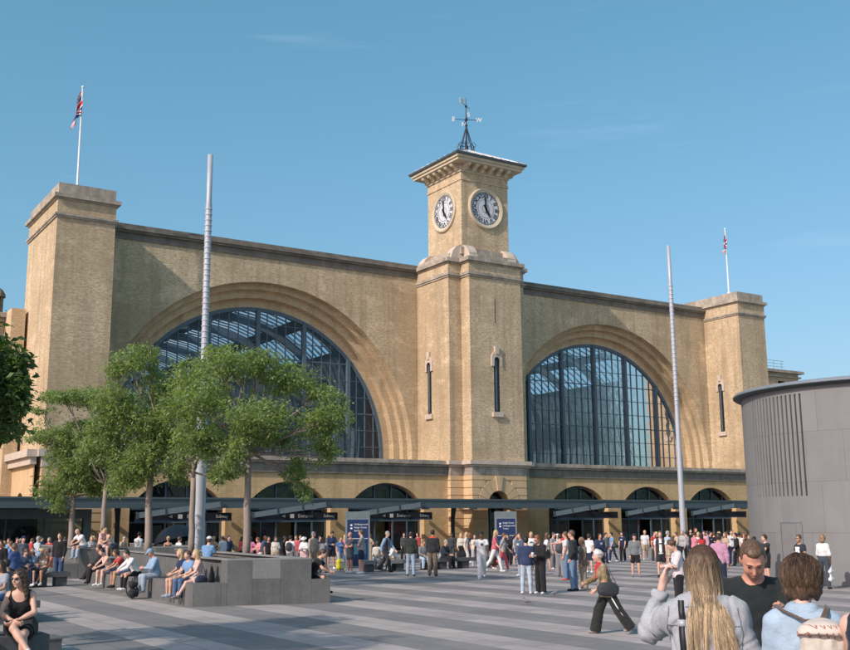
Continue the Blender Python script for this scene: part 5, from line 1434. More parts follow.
def person(x, y, f, H=1.72, pose='stand', sex='m', sk='l', hair=('short','dark'), top=('tee',(.5,.5,.5)), bot=('trousers',(.05,.06,.1)), shoe=(.6,.6,.6),
           lab='', w=1.0, head=None, twist=0.0, seat=0.45, z=0.0, h=None, glasses=False, over=None, curl=25, grp=None, extra=None, rough=1.0):
    d0 = math.hypot(x, y)
    if h is None: h = 0.024 if d0 > 38 else (0.020 if d0 > 25 else 0.014)
    t = thing('person', (x, y, z), lab, 'person', grp or 'people on the plaza', f)
    fem = sex == 'f'
    r = rig(pose, H, fem, w, head, twist, seat, over); k = r.k; up = r.up
    F = body_sdf(r, h)
    V, Q = F.mesh(); n = len(V); Vs, Qs = [V], [Q]
    hh = 0.0075 if d0 > 20 else min(0.006, h)
    if h < 0.01: hh = 0.0038
    for (sh, el, wr, fd, s) in r.arms:
        hv, hq = hand_mesh(wr+fd*0.02*k, fd, s, k, curl, hh)
        Vs.append(hv); Qs.append(hq+n); n += len(hv)
    put('body', (np.concatenate(Vs), np.concatenate(Qs)), skin(sk), t)
    at = r.at; q = r.hk; Hm = r.Hm
    # eyes and brows
    if d0 < 42:
        m = MB()
        for s in (-1,1):
            c = at(s*0.031,0.083,0.016); m.sphere(c, 0.0085*q, 8, 6, (1.4,0.7,0.6 if h > 0.009 else 0.34))
        mk('eyes', m.v, m.f, M['black'], t, True, local=True)
    # hair
    hk_, hc = hair
    g = 0.012
    if hk_ != 'bald':
        pts = [r.head, r.head]; lo = r.head-0.2; hi = r.head+0.2
        if hk_ in ('long','bob','tail','shoulder'): lo = lo-A_(0.04,0.08,{'long':0.45,'bob':0.12,'tail':0.25,'shoulder':0.2}[hk_])
        HF = Field(lo, hi, min(h, 0.016))
        face_n = Hm@norm(A_(0,1,-0.35)); nape = Hm@A_(0,0,-1)
        HF.ell(at(0,-0.016,0.036), (0.080*q+g*0.6, 0.099*q+g*0.5, 0.093*q+g), Hm, 0.0, cut=[(at(0,0.060,0.055), face_n), (at(0,0,-0.04), nape)])
        if hk_ == 'short': HF.ell(at(0,-0.045,0.0), (0.074*q, 0.065*q, 0.082*q), Hm, 0.02, cut=[(at(0,0.01,0), Hm@A_(0,1,0))])
        if hk_ in ('long','bob','shoulder','tail'):
            L = {'long':0.42, 'bob':0.10, 'shoulder':0.22, 'tail':0.06}[hk_]*k
            dn = norm(Hm@A_(0,-0.25,-1)); dn = norm(dn*0.4+A_(0,0,-1)*0.6 + (r.B@A_(0,-0.12,0)))
            for s in (-1,0,1):
                a = at(s*0.045,-0.055,0.01); b = a+dn*L
                HF.cone(a, b, 0.052*q, (0.040 if hk_ != 'long' else 0.028)*q, 0.03)
            for s in (-1,1):
                a = at(s*0.072,-0.01,0.03); HF.cone(a, a+norm(A_(0,0,-1)+Hm@A_(0,-0.1,0))*min(L,0.17), 0.024*q, 0.022*q, 0.03)
        if hk_ == 'tail':
            a = at(0,-0.11,0.02); HF.cone(a, a+A_(0,-0.03,-0.22), 0.03, 0.014, 0.02)
        if hk_ == 'bun': HF.ell(at(0,-0.075,0.115), (0.042,0.042,0.038), Hm, 0.015)
        if hk_ == 'curly':
            for i in range(18):
                a = i*2.4; z_ = 0.01+0.11*((i*0.618)%1); HF.ell(at(0.07*math.cos(a),-0.025+0.075*math.sin(a)*(1 if math.sin(a)<0 else .4),z_), (0.042,0.042,0.038), Hm, 0.01)
        if rough: HF.wrinkle(0.0022, 90)
        put('hair', HF.mesh(), hairmat(hc), t)
    # top
    kind, tc = top[0], top[1]; tp = top[2] if len(top) > 2 else None
    mat = fabric(tc, 0.85, tp)
    gt = {'jacket':0.022,'hoodie':0.022,'coat':0.026,'tee':0.014,'shirt':0.017,'vest':0.010,'dress':0.014,'tunic':0.02}.get(kind, 0.015)
    pts = [r.pelvis-A_(0,0,.1), r.neck1] + [a_[i] for a_ in r.arms for i in range(3)]
    lo = np.min(pts,0)-0.17; hi = np.max(pts,0)+0.17
    sit = r.pose.get('sit')
    if kind in ('dress','coat','tunic') : lo[2] -= 0.35
    if sit: hi[1] += 0.3
    T_ = Field(lo, hi, h)
    torso(T_, r, gt*k)
    if kind in ('jacket','hoodie','shirt','coat','tee','tunic') and not sit:
        T_.cone(up(-0.05,-0.005,-0.03), up(-0.05,0,0.12), 0.105*k+gt, 0.10*k+gt, 0.05); T_.cone(up(0.05,-0.005,-0.03), up(0.05,0,0.12), 0.105*k+gt, 0.10*k+gt, 0.05)
    sl = {'tee':0.62,'vest':0.0,'dress':0.25,'polo':0.62}.get(kind, 2.0)
    g2 = (0.86 if fem else 1.0)*(0.7+0.3*w)
    for (sh, el, wr, fd, s) in r.arms:
        if sl == 0: continue
        if sl < 1:
            e = sh+(el-sh)*sl; T_.cone(sh, el, 0.052*k*g2+gt*1.2, 0.048*k*g2+gt*1.6, 0.035, cut=[(e, norm(el-sh))])
        else:
            T_.cone(sh, el, 0.052*k*g2+gt*1.15, 0.043*k*g2+gt*1.1, 0.045)
            ce = wr if sl > 1.5 else el+(wr-el)*0.4
            T_.cone(el, wr, 0.042*k*g2+gt*1.1, 0.032*k+gt*0.8, 0.02, cut=[(ce-(wr-el)*0.02, fd)])
    if kind in ('hoodie','coat','jacket'):
        T_.cone(up(-0.05,-0.05,0.50), up(0.05,-0.05,0.50), 0.05 if kind=='hoodie' else 0.035, 0.05 if kind=='hoodie' else 0.035, 0.04)
    nr = {'vest':0.105,'dress':0.10,'tee':0.078,'tunic':0.085}.get(kind, 0.066)*k
    if kind == 'dress' or kind == 'coat' and not sit:
        L_ = 0.0
    if kind == 'vest' or kind == 'dress':
        T_.carve(up(0,0.06,0.545), (nr*1.25, nr*1.1, nr*1.5)); 
        for s in (-1,1): T_.carve(up(s*0.20,0.0,0.47), (0.075*k,0.14*k,0.10*k))
    T_.carve(up(0,0.012,0.575), (nr, nr*1.1, 0.085*k))
    if kind in ('dress','tunic','coat') and not sit:
        ln = {'dress':0.42,'tunic':0.14,'coat':0.30}[kind]*k
        T_.cone(up(-0.05,0,0.0), up(-0.075,0,0)-A_(0,0,ln), 0.12*k, 0.155*k, 0.05); T_.cone(up(0.05,0,0.0), up(0.075,0,0)-A_(0,0,ln), 0.12*k, 0.155*k, 0.05)
        T_.cut(up(0,0,0)-A_(0,0,ln), A_(0,0,-1.0))
    elif kind == 'dress' and sit:
        for (hp, kn, an, sp) in r.legs: T_.cone(hp, hp+(kn-hp)*0.75, 0.11*k, 0.095*k, 0.06, cut=[(hp+(kn-hp)*0.7, norm(kn-hp))])
    else:
        hem = -0.05 if kind not in ('vest','crop') else 0.04
        if kind == 'crop': hem = 0.12
        if sit: hem = max(hem, -0.02)
        T_.cut(up(0,0,hem), r.B@A_(0,0,-1.0))
    if h < 0.03: T_.wrinkle(0.004 if h > 0.009 else 0.003, 38, x*3+y)
    put({'jacket':'jacket','hoodie':'hoodie','coat':'coat','shirt':'shirt','vest':'top','dress':'dress','tunic':'tunic'}.get(kind,'t_shirt'), T_.mesh(), mat, t)
    # bottoms
    kb, bc = bot[0], bot[1]; bp = bot[2] if len(bot) > 2 else None
    if kb != 'none':
        pts = [q_ for l in r.legs for q_ in l[:3]]+[r.pelvis]
        lo = np.min(pts,0)-0.2; hi = np.max(pts,0)+0.2
        Bf = Field(lo, hi, h); gb = {'jeans':0.015,'skinny':0.012,'leggings':0.010,'wide':0.024,'shorts':0.022}.get(kb, 0.018)
        Bf.ell(up(0,-0.010,0.02), ((0.160 if fem else 0.155)*k*w**0.5+gb, 0.115*k*w**0.7+gb, 0.125*k), r.B, 0.05)
        Bf.cone(up(-0.05,0,0.08), up(0.05,0,0.08), 0.098*k*w**.8+gb*0.5, 0.098*k*w**.8+gb*0.5, 0.05)
        lw = 0.75+0.25*w
        for (hp, kn, an, sp) in r.legs:
            if kb in ('trousers','jeans','skinny','wide','leggings'):
                fl = {'wide':0.050,'trousers':0.022,'jeans':0.014}.get(kb, 0.0)
                Bf.cone(hp, kn, 0.086*k*lw+gb, 0.058*k*lw+gb+fl*0.4, 0.045)
                d_ = norm(an-kn); bk_ = norm(np.cross(d_, A_(1,0,0))); bk_ = bk_ if bk_[1] < 0 else -bk_
                Bf.ell(kn+(an-kn)*0.3+bk_*0.016*k, (0.054*k*lw+gb, 0.054*k*lw+gb, 0.12*k), frame_of(d_), 0.03)
                Bf.cone(kn, an, 0.060*k*lw+gb+fl*0.4, 0.040*k+gb+fl, 0.02, cut=[(an+(an-kn)*(0.06 if kb!='leggings' else -0.02), norm(an-kn))])
            elif kb == 'shorts':
                Bf.cone(hp, kn, 0.088*k*lw+gb, 0.072*k*lw+gb, 0.035, cut=[(hp+(kn-hp)*0.80, norm(kn-hp))])
            elif kb == 'skirt':
                Bf.cone(hp, kn, 0.10*k+gb, 0.12*k, 0.14, cut=[(hp+(kn-hp)*0.55, norm(kn-hp))])
            elif kb == 'longskirt':
                Bf.cone(hp, kn, 0.11*k, 0.13*k, 0.14); Bf.cone(kn, an, 0.13*k, 0.15*k, 0.14, cut=[(kn+(an-kn)*0.7, norm(an-kn))])
        Bf.cut(up(0,0,0.135), r.B@A_(0,0,1.0))
        if kb != 'leggings': Bf.wrinkle(0.0028, 34, x+y*2)
        put({'shorts':'shorts','skirt':'skirt','longskirt':'skirt'}.get(kb,'trousers'), Bf.mesh(), fabric(bc, 0.85, bp), t)
    # shoes
    for i, (hp, kn, an, sp) in enumerate(r.legs):
        side = (-1,1)[i]
        dirf = norm(A_(side*0.18, 1, 0)) if not sit else norm(A_(side*0.12,1,0))
        lift = 0
        d = norm(an-kn); pit = math.asin(max(-0.9, min(0.9, -d[1]*-1)))
        tip = -0.55*max(0, -d[1]-0.25) if not sit else 0.35*max(0, d[1]-0.1)
        fdv = norm(dirf+A_(0,0,tip if an[2] > 0.085*k else 0)); upv = norm(np.cross(np.cross(fdv, A_(0,0,1)), fdv))
        Rf = np.stack([norm(np.cross(fdv, upv)), fdv, upv], 1)
        S = Field(an-0.26, an+0.30, min(h, 0.014))
        c0 = an - upv*0.035*k
        S.ell(c0+fdv*0.035*k, (0.042*k, 0.125*k, 0.040*k), Rf, 0.02); S.ell(c0+fdv*0.10*k-upv*0.008*k, (0.043*k,0.062*k,0.030*k), Rf, 0.02)
        S.cone(an+(kn-an)*0.08, c0, 0.043*k, 0.044*k, 0.02, cut=[(an+(kn-an)*0.07, norm(kn-an))])
        S.cut(c0-upv*0.036*k, -upv)
        put('shoe', S.mesh(), fabric(shoe, 0.6, None, 0.05), t)
    if glasses:
        m = MB()
        for s in (-1,1):
            m.sphere(at(s*0.032,0.094,0.014), 0.023*q, 10, 6, (1,0.3,0.8)); m.tube([at(s*0.055,0.085,0.018), at(s*0.080,0.0,0.012)], 0.003, 4)
        m.tube([at(-0.02,0.102,0.018), at(0.02,0.102,0.018)], 0.003, 4)
        mk('sunglasses', m.v, m.f, M['black'], t, True, local=True)
    rr_ = random.Random(int(x*997+y*131))
    if kb in ('jeans','trousers','skinny','shorts') and not sit and d0 < 55:
        m = MB(); a_, b_ = 0.158*k*w**0.6+0.022, 0.118*k*w**0.7+0.022; n_ = 20
        for i in range(n_):
            p0, p1 = 2*PI*i/n_, 2*PI*(i+1)/n_; q_ = [Vector(up(a_/k*math.cos(p0), b_/k*math.sin(p0)-0.01, z_)) for z_ in (0.055,0.085)]+[Vector(up(a_/k*math.cos(p1), b_/k*math.sin(p1)-0.01, z_)) for z_ in (0.085,0.055)]
            m.add(q_, [(0,1,2,3)])
        if rr_.random() < 0.5 and kind in ('vest','crop'): mk('belt', m.v, m.f, M['black'], t, True, local=True)
    if kind in ('tee','hoodie') and rr_.random() < 0.45 and not sit and h > 0.009:
        m = MB(); dep = 0.118*k*w**0.5+(0.03 if fem else 0.012)
        c2 = Vector(up(0, dep/k, 0.36)); m.obox(c2, Vector(r.B@A_(1,0,0)), Vector(r.B@A_(0,1,0)), Vector(r.B@A_(0,0,1)), rr_.uniform(.04,.085), 0.018, rr_.uniform(.02,.06))
        lum = sum(tc)/3; mk('shirt_print', m.v, m.f, fabric((.5,.5,.48) if lum < .25 else (.06,.07,.1)), t, False, local=True)
    if kind in ('shirt','jacket') and d0 < 60 and not sit:
        C = Field(r.neck0-.16, r.neck0+.16, 0.014); C.cone(up(-0.03,-0.015,0.52), up(0.03,-0.015,0.52), 0.072*k, 0.072*k, 0.02); C.carve(up(0,0.03,0.60), (0.058,0.075,0.10)); C.cut(up(0,0,0.49), r.B@A_(0,0,-1.0))
        put('collar', C.mesh(), mat, t)
    if extra: extra(t, r, h)
    t['_'] = 0; del t['_']
    r.t = t; r.x, r.y, r.f, r.z = x, y, f, z
    return r

def world(r, p):
    """rig-space point to plaza coordinates"""
    c, s = math.cos(r.f), math.sin(r.f)
    return Vector((r.x + p[0]*c - p[1]*s, r.y + p[0]*s + p[1]*c, r.z + p[2]))

# worn extras that are clothing
def cap(col, brim=True, sun=False):
    def f(t, r, h):
        at, q, Hm = r.at, r.hk, r.Hm
        C = Field(r.head-0.22, r.head+0.22, 0.009)
        C.ell(at(0,-0.012,0.055), (0.088*q,0.106*q,0.085*q), Hm, 0.0, cut=[(at(0,0,0.045), Hm@norm(A_(0,0.12,-1)))])
        if sun: C.ell(at(0,-0.01,0.045), (0.155*q,0.165*q,0.014*q), Hm, 0.01)
        elif brim: C.ell(at(0,0.115,0.052), (0.062*q,0.075*q,0.008*q), Hm, 0.006)
        put('cap', C.mesh(), fabric(col), t)
    return f
def gilet(col):
    def f(t, r, h):
        V_ = Field(r.pelvis-A_(.32,.25,.12), r.neck1+A_(.32,.25,.1), h)
        torso(V_, r, 0.030*r.k); V_.carve(r.up(0,0.2,0.3), (0.055,0.2,0.5)); V_.carve(r.up(0,0.02,0.58), (0.085,0.1,0.1))
        for s in (-1,1): V_.carve(r.up(s*0.245,0,0.46), (0.07,0.14,0.12))
        V_.cut(r.up(0,0,0.0), r.B@A_(0,0,-1.0)); put('gilet', V_.mesh(), fabric(col), t)
    return f
def multi(*fs):
    def f(t, r, h):
        for g in fs: g(t, r, h)
    return f
def print_(col=(.75,.75,.75)):
    def f(t, r, h):
        m = MB()
        c = r.up(0,0.0,0.33); n = r.B@A_(0,1,0); u = r.B@A_(1,0,0); z = r.B@A_(0,0,1)
        c2 = Vector(c+n*0.135*r.k); m.obox(c2, Vector(u), Vector(n), Vector(z), 0.075, 0.012, 0.10)
        mk('shirt_print', m.v, m.f, fabric(col), t, False, local=True)
    return f

# carried things (top-level things of their own)
def loc_thing(name, r, p, lab, cat, grp=None):
    w_ = world(r, p); return thing(name, tuple(w_), lab, cat, grp, r.f)
def backpack(r, col, lab, hgt=0.42, wd=0.29, dp=0.15, mat=None, drop=0.0, strap=True):
    c = r.up(0,-0.135,0.30)+A_(0,0,-drop); t = loc_thing('backpack', r, c, lab, 'backpack', 'backpacks')
    m_ = mat or fabric(col); B = r.B
    F = Field(A_(-.25,-.22,-.32), A_(.25,.2,.32), 0.012)
    F.ell(A_(0,-dp*0.45,-0.02), (wd*0.5,dp*0.62,hgt*0.5), B, 0.02); F.cone(A_(-wd*.28,-dp*.45,-hgt*.3), A_(wd*.28,-dp*.45,-hgt*.3), dp*.55, dp*.55, 0.03)
    F.cone(A_(-wd*.24,-dp*.4,hgt*.22), A_(wd*.24,-dp*.4,hgt*.22), dp*.45, dp*.45, 0.03); F.ell(A_(0,-dp*1.0,-hgt*.18), (wd*.36,dp*.28,hgt*.2), B, 0.015)
    F.cut(A_(0,0.015,0), A_(0,1.0,0))
    put('pack', F.mesh(), m_, t)
    if strap:
        m = MB()
        for s in (-1,1): 
            k = r.k
            m.tube([A_(s*0.08,0.02,0.14)*k, A_(s*0.10,0.11,0.215)*k, A_(s*0.115,0.22,0.12)*k, A_(s*0.13,0.235,-0.03)*k, A_(s*0.16,0.12,-0.16)*k, A_(s*0.11,0.02,-0.20)*k], 0.016, 6, True, 0.5)
        mk('strap', m.v, m.f, m_, t, True, local=True)
    return t
def shoulder_bag(r, col, lab, side=1, size=(.32,.12,.24), zz=0.0, cross=False):
    c = r.up(side*0.20,0.02,-0.02+zz); t = loc_thing('shoulder_bag', r, c, lab, 'bag', 'bags carried on the plaza')
    F = Field(A_(-.3,-.3,-.3), A_(.3,.3,.3), 0.012); a, b, c_ = size
    F.ell(A_(side*b*.3,0,0), (b*.6,a*.55,c_*.55), None, 0.02); F.cone(A_(side*b*.3,-a*.35,-c_*.25), A_(side*b*.3,a*.35,-c_*.25), b*.5, b*.5, 0.03)
    put('bag_body', F.mesh(), fabric(col, 0.6), t)
    m = MB(); sh = r.up((-0.06 if cross else 1)*side*0.15 if not cross else -side*0.08,0.0,0.53)-c; k = r.k
    m.tube([A_(side*.03,-a*.4,c_*.4), A_(sh[0],-0.10,sh[2]*0.55), A_(sh[0],-0.02,sh[2]+0.01), A_(sh[0],0.11,sh[2]*0.6), A_(side*.03,a*.4,c_*.4)], 0.010, 6, True, 0.5)
    mk('strap', m.v, m.f, fabric(col, 0.6), t, True, local=True)
    return t
def handphone(r, i, lab='dark phone held in a hand'):
    sh, el, wr, fd, s = r.arms[i]; c = wr+fd*0.11*r.k+A_(0,0,0.02)
    t = loc_thing('phone', r, c, lab, 'phone', 'phones in hands')
    m = MB(); m.obox((0,0,0), (1,0,0), (0,0.86,0.5), (0,-0.5,0.86), 0.037, 0.075, 0.005); mk('phone_case', m.v, m.f, M['black'], t, local=True)
    m = MB(); m.obox((0,-0.0032,0.0056), (1,0,0), (0,0.86,0.5), (0,-0.5,0.86), 0.033, 0.069, 0.0012); mk('phone_screen', m.v, m.f, M['steel_dark'], t, local=True)
def tote(r, i, col, lab, size=(.34,.10,.36)):
    sh, el, wr, fd, s = r.arms[i]; c = wr+fd*0.10*r.k
    t = loc_thing('tote_bag', r, c, lab, 'bag', 'bags carried on the plaza')
    a, b, c_ = size; F = Field(A_(-.3,-.3,-.62), A_(.3,.3,.1), 0.012)
    F.cone(A_(0,-a*.38,-.16-c_*.15), A_(0,a*.38,-.16-c_*.15), b*.55, b*.55, 0.02); F.cone(A_(0,-a*.38,-.16-c_*.8), A_(0,a*.38,-.16-c_*.8), b*.65, b*.65, 0.05); F.cone(A_(0,0,-.2), A_(0,0,-.16-c_*.8), a*.36, a*.36, 0.05, flat=(A_(1,0,0), .35))
    put('bag_body', F.mesh(), fabric(col), t)
    m = MB()
    for s_ in (-.025,.025): m.tube([A_(s_,-a*.25,-.18), A_(s_,-.02,-.02), A_(s_,.02,-.02), A_(s_,a*.25,-.18)], 0.006, 5)
    mk('handle', m.v, m.f, fabric(col), t, True, local=True)
# ------------------------------------------------------------------ small extras
def collar(col):
    def f(t, r, h):
        C = Field(r.neck0-.2, r.neck0+.22, 0.012); C.cone(r.up(-0.04,-0.02,0.515), r.up(0.04,-0.02,0.515), 0.075*r.k, 0.075*r.k, 0.02); C.carve(r.up(0,0.01,0.60), (0.06,0.06,0.09))
        C.cone(r.up(-0.13,-0.03,0.485), r.up(0.13,-0.03,0.485), 0.06, 0.06, 0.03); C.cut(r.up(0,0,0.47), r.B@A_(0,0,-1.0)); put('collar', C.mesh(), fabric(col), t)
    return f
def scarf(col):
    def f(t, r, h):
        C = Field(r.neck0-.3, r.neck0+.25, 0.012); C.cone(r.up(-0.05,0.03,0.52), r.up(0.05,0.03,0.52), 0.065, 0.065, 0.02); C.cone(r.up(0.02,0.09,0.50), r.up(0.03,0.135,0.30), 0.04, 0.035, 0.03); put('scarf', C.mesh(), fabric(col), t)
    return f
def side_stripe():
    def f(t, r, h):
        m = MB()
        for i, (hp, kn, an, sp) in enumerate(r.legs):
            s = (-1,1)[i]
            m.tube([hp+A_(s*.105,0,-.05), kn+A_(s*.092,0,0), an+A_(s*.093,0,0.02)], 0.012, 5)
        mk('side_stripe', m.v, m.f, M['white'], t, True, local=True)
    return f
def suitcase(r, lab):
    c, s = math.cos(r.f), math.sin(r.f)
    x, y = r.x-0.28, r.y-0.55
    t = thing('suitcase', (x, y, 0), lab, 'suitcase', None, 0.55)
    F = Field(A_(-.35,-.25,0), A_(.35,.25,.62), 0.014)
    F.cone(A_(-.16,0,.16), A_(.16,0,.16), .11, .11, 0); F.cone(A_(-.16,0,.42), A_(.16,0,.42), .11, .11, 0.03); F.cone(A_(-.16,0,.16), A_(-.16,0,.42), .11,.11,0.03); F.cone(A_(.16,0,.16), A_(.16,0,.42), .11,.11,0.03); F.ell(A_(0,0,.29), (.25,.11,.24), None, .03)
    put('shell', F.mesh(), fabric((.60,.52,.03), .4), t)
    m = MB(); 
    for q in (-.15, .15):
        for w in (-.07,.07): m.sphere((q,w,.035), .034, 8, 6)
    mk('wheels', m.v, m.f, M['black'], t, True, local=True)
    m = MB(); m.tube([(-.1,0,.5),(-.1,0,.92),(.1,0,.92),(.1,0,.5)], .011, 6); mk('handle', m.v, m.f, M['steel_dark'], t, True, local=True)
    m = MB()
    for q in (-.12,-.04,.04,.12): m.box(q-.008, q+.008, -.127, .127, .12, .46)
    mk('ridges', m.v, m.f, M['white'], t, False, local=True)
def cup(r, lab):
    sh, el, wr, fd, s = r.arms[0]; c = wr+fd*0.10*r.k
    t = loc_thing('paper_cup', r, c, lab, 'cup')
    m = MB(); m.lathe((0,0), [(0.0,-.05),(.032,-.05),(.045,.07),(.048,.075),(.048,.09),(.03,.1),(0,.1)], 14); mk('cup_body', m.v, m.f, M['white'], t, True, local=True)
def pigeon(x, y, a, lab):
    t = thing('pigeon', (x, y, 0), lab, 'pigeon', 'pigeons on the paving', a); t.scale = (.8,.8,.8)
    F = Field(A_(-.12,-.24,0), A_(.12,.24,.3), 0.008)
    F.ell(A_(0,0,.12), (.055,.11,.055), rotx(0.25), 0.0); F.cone(A_(0,.07,.15), A_(0,.105,.215), .034, .02, .03); F.ell(A_(0,.115,.235), (.02,.026,.02), None, .015)
    F.cone(A_(0,.135,.232), A_(0,.16,.225), .007, .003, .005); F.cone(A_(0,-.08,.105), A_(0,-.20,.085), .03, .022, .03, flat=(A_(0,0,1),.4))
    for s in (-1,1): F.ell(A_(s*.045,-.02,.125), (.016,.10,.038), rotx(0.2), .01)
    put('body', F.mesh(), fabric((.20,.21,.23), .6, 'check'), t)
    m = MB()
    for s in (-.022,.022):
        m.tube([(s,0.0,.08),(s,.01,.012)], .006, 5)
        for k in (-1,0,1): m.tube([(s,.01,.01),(s+k*.014,.045,.006)], .004, 4)
    mk('legs', m.v, m.f, fabric((.5,.12,.1)), t, True, local=True)
    m = MB()
    for s in (-1,1): m.sphere((s*.018,.122,.24), .0045, 6, 4)
    mk('eyes', m.v, m.f, M['black'], t, True, local=True)
pigeon(17.9, 22.8, 1.2, 'grey pigeon on the paving nearer to the camera')
pigeon(20.6, 24.9, -1.9, 'grey pigeon on the paving closer to the walking man in white')
# open umbrella standing behind the planter
t = thing('umbrella', (17.9, 49.9, 0), 'large open black umbrella with a reddish lining resting on its side behind the trees', 'umbrella')
V = []; Fq = []; K = 16
axd = Vector((-0.15, 0.2, 1)).normalized(); uu = axd.cross(Vector((0,1,0))).normalized(); vv = axd.cross(uu); cc = Vector((17.9,49.9,1.30))
for i in range(7):
    a = R_(78)*i/6
    for k in range(K):
        sc = 1-0.05*(k % 2)*(i/6); V.append(cc + axd*(0.95*math.cos(a)-0.1) + (uu*math.cos(2*PI*k/K)+vv*math.sin(2*PI*k/K))*(1.12*math.sin(a)*sc))
for i in range(6):
    for k in range(K): Fq.append((i*K+k, i*K+(k+1)%K, (i+1)*K+(k+1)%K, (i+1)*K+k))
mk('umbrella_cover', V, Fq, M['iron'], t, False)
m = MB(); m.tube([cc-axd*1.2, cc+axd*0.95], 0.014, 6); m.tube([cc-axd*1.2, cc-axd*1.28+uu*0.05, cc-axd*1.2+uu*0.1], 0.016, 6); P('shaft', m, 'steel_dark', t)
m = MB()
for k in range(0, K, 2):
    e = uu*math.cos(2*PI*k/K)+vv*math.sin(2*PI*k/K); m.tube([cc+axd*0.1, cc+axd*(0.95*math.cos(R_(50))-0.13)+e*1.10*math.sin(R_(50))], 0.006, 4)
P('ribs', m, 'steel_dark', t)
# bags standing by the bench
t = thing('backpack', (10.12, 31.9, 0), 'bulky black backpack on the paving at the feet of the man in the blue cap', 'backpack', 'backpacks', 1.2)
F = Field(A_(-.28,-.22,0), A_(.28,.22,.66), 0.014)
F.cone(A_(-.10,0,.16), A_(.10,0,.16), .135, .135, 0); F.cone(A_(-.09,0,.42), A_(.09,0,.42), .12, .12, .05); F.ell(A_(0,-.13,.20), (.13,.06,.14), None, .02); F.ell(A_(0,-.11,.44), (.11,.05,.08), None, .02); F.wrinkle(.006, 40); F.cut(A_(0,0,.01), A_(0,0,-1.))
put('pack', F.mesh(), fabric((.016,.018,.020), .7), t)
m = MB()
for s in (-1,1): m.tube([A_(s*.08,.10,.52), A_(s*.10,.19,.40), A_(s*.10,.17,.2), A_(s*.09,.12,.08)], .02, 6, True, .4)
m.tube([A_(-.04,.02,.53), A_(-.03,.02,.60), A_(.03,.02,.60), A_(.04,.02,.53)], .010, 6)
mk('strap', m.v, m.f, fabric((.016,.018,.020), .7), t, True, local=True)
t = thing('shoulder_bag', (11.12, 28.15, 0.60), 'tall black bag standing on the bench ledge behind the woman in the pale pink dress', 'bag', 'bags carried on the plaza', 0.4)
F = Field(A_(-.2,-.15,0), A_(.2,.15,.55), 0.012); F.cone(A_(0,0,.08), A_(0,0,.40), .125, .045, 0, flat=(A_(0,1,0), .6)); F.wrinkle(.005, 45); F.cut(A_(0,0,.01), A_(0,0,-1.))
put('bag_body', F.mesh(), fabric((.012,.012,.014), .6), t)
m = MB(); m.tube([A_(-.04,0,.38), A_(-.03,.01,.50), A_(.03,.01,.50), A_(.04,0,.38)], .008, 6); mk('handle', m.v, m.f, fabric((.012,.012,.014), .6), t, True, local=True)
# ---- everyone on the plaza
r = person(5.63, 27.28, 0.844, 1.70, pose='sit', sex='m', sk='l', hair=('short', 'black'), top=('tee', (0.12, 0.1, 0.085)), bot=('trousers', (0.014, 0.014, 0.016)), shoe=(0.014, 0.014, 0.016), lab='dark haired man in a grey brown t-shirt seated behind the woman in sunglasses', seat=0.5)
r = person(5.47, 27.99, 1.203, 1.70, pose='sit', sex='f', sk='l', hair=('shoulder', 'blonde'), top=('shirt', (0.6, 0.57, 0.5)), bot=('jeans', (0.38, 0.5, 0.62)), shoe=(0.72, 0.72, 0.71), lab='blonde person cut by the left edge beside the dark haired man', seat=0.5)
r = person(7.87, 39.77, 2.597, 1.66, pose='stand', sex='m', sk='r', hair=('short', 'black'), top=('jacket', (0.014, 0.014, 0.016)), bot=('trousers', (0.014, 0.014, 0.016)), shoe=(0.014, 0.014, 0.016), lab='sunburnt man in black standing at the far left edge')
r = person(10.13, 46.80, -3.006, 1.72, pose='stand', sex='m', sk='l', hair=('short', 'dark'), top=('shirt', (0.1, 0.11, 0.14)), bot=('jeans', (0.014, 0.024, 0.065)), shoe=(0.014, 0.014, 0.016), lab='man in a dark cap and grey blue shirt standing behind the seated pair at left', extra=cap((0.014, 0.024, 0.065)))
r = person(9.08, 40.30, 2.745, 1.70, pose='sithead', sex='f', sk='l', hair=('shoulder', 'brown'), top=('shirt', (0.24, 0.36, 0.5), 'denim'), bot=('shorts', (0.014, 0.014, 0.016)), shoe=(0.72, 0.72, 0.71), lab='seated woman in a denim shirt with one arm raised over her head', seat=0.5)
r = person(9.50, 40.30, 2.386, 1.70, pose='sitphone', sex='f', sk='t', hair=('curly', 'blonde'), top=('vest', (0.6, 0.57, 0.5)), bot=('shorts', (0.05, 0.052, 0.055)), shoe=(0.72, 0.72, 0.71), lab='curly blonde woman sitting with hands to her face at left', seat=0.5)
r = person(9.71, 40.30, 1.858, 1.60, pose='sitout', sex='f', sk='l', hair=('bun', 'brown'), top=('tee', (0.55, 0.2, 0.12)), bot=('shorts', (0.6, 0.57, 0.5)), shoe=(0.72, 0.72, 0.71), lab='low seated woman stretching bare legs beside the standing man in a black jacket', seat=0.5)
r = person(10.74, 43.18, 2.461, 1.88, pose='contra', sex='m', sk='l', hair=('short', 'dark'), top=('jacket', (0.014, 0.014, 0.016)), bot=('jeans', (0.03, 0.06, 0.13)), shoe=(0.014, 0.014, 0.016), lab='man in an open black jacket and blue jeans standing before the dark granite block'); backpack(r, (.03,.035,.04), 'small dark backpack on the man in the black jacket')
r = person(12.56, 48.82, 3.064, 1.15, pose='stand', sex='f', sk='l', hair=('short', 'blonde'), top=('tee', (0.5, 0.045, 0.045)), bot=('leggings', (0.5, 0.045, 0.045)), shoe=(0.5, 0.045, 0.045), lab='small child in a red outfit and white cap by the granite block', extra=cap((0.72, 0.72, 0.71)))
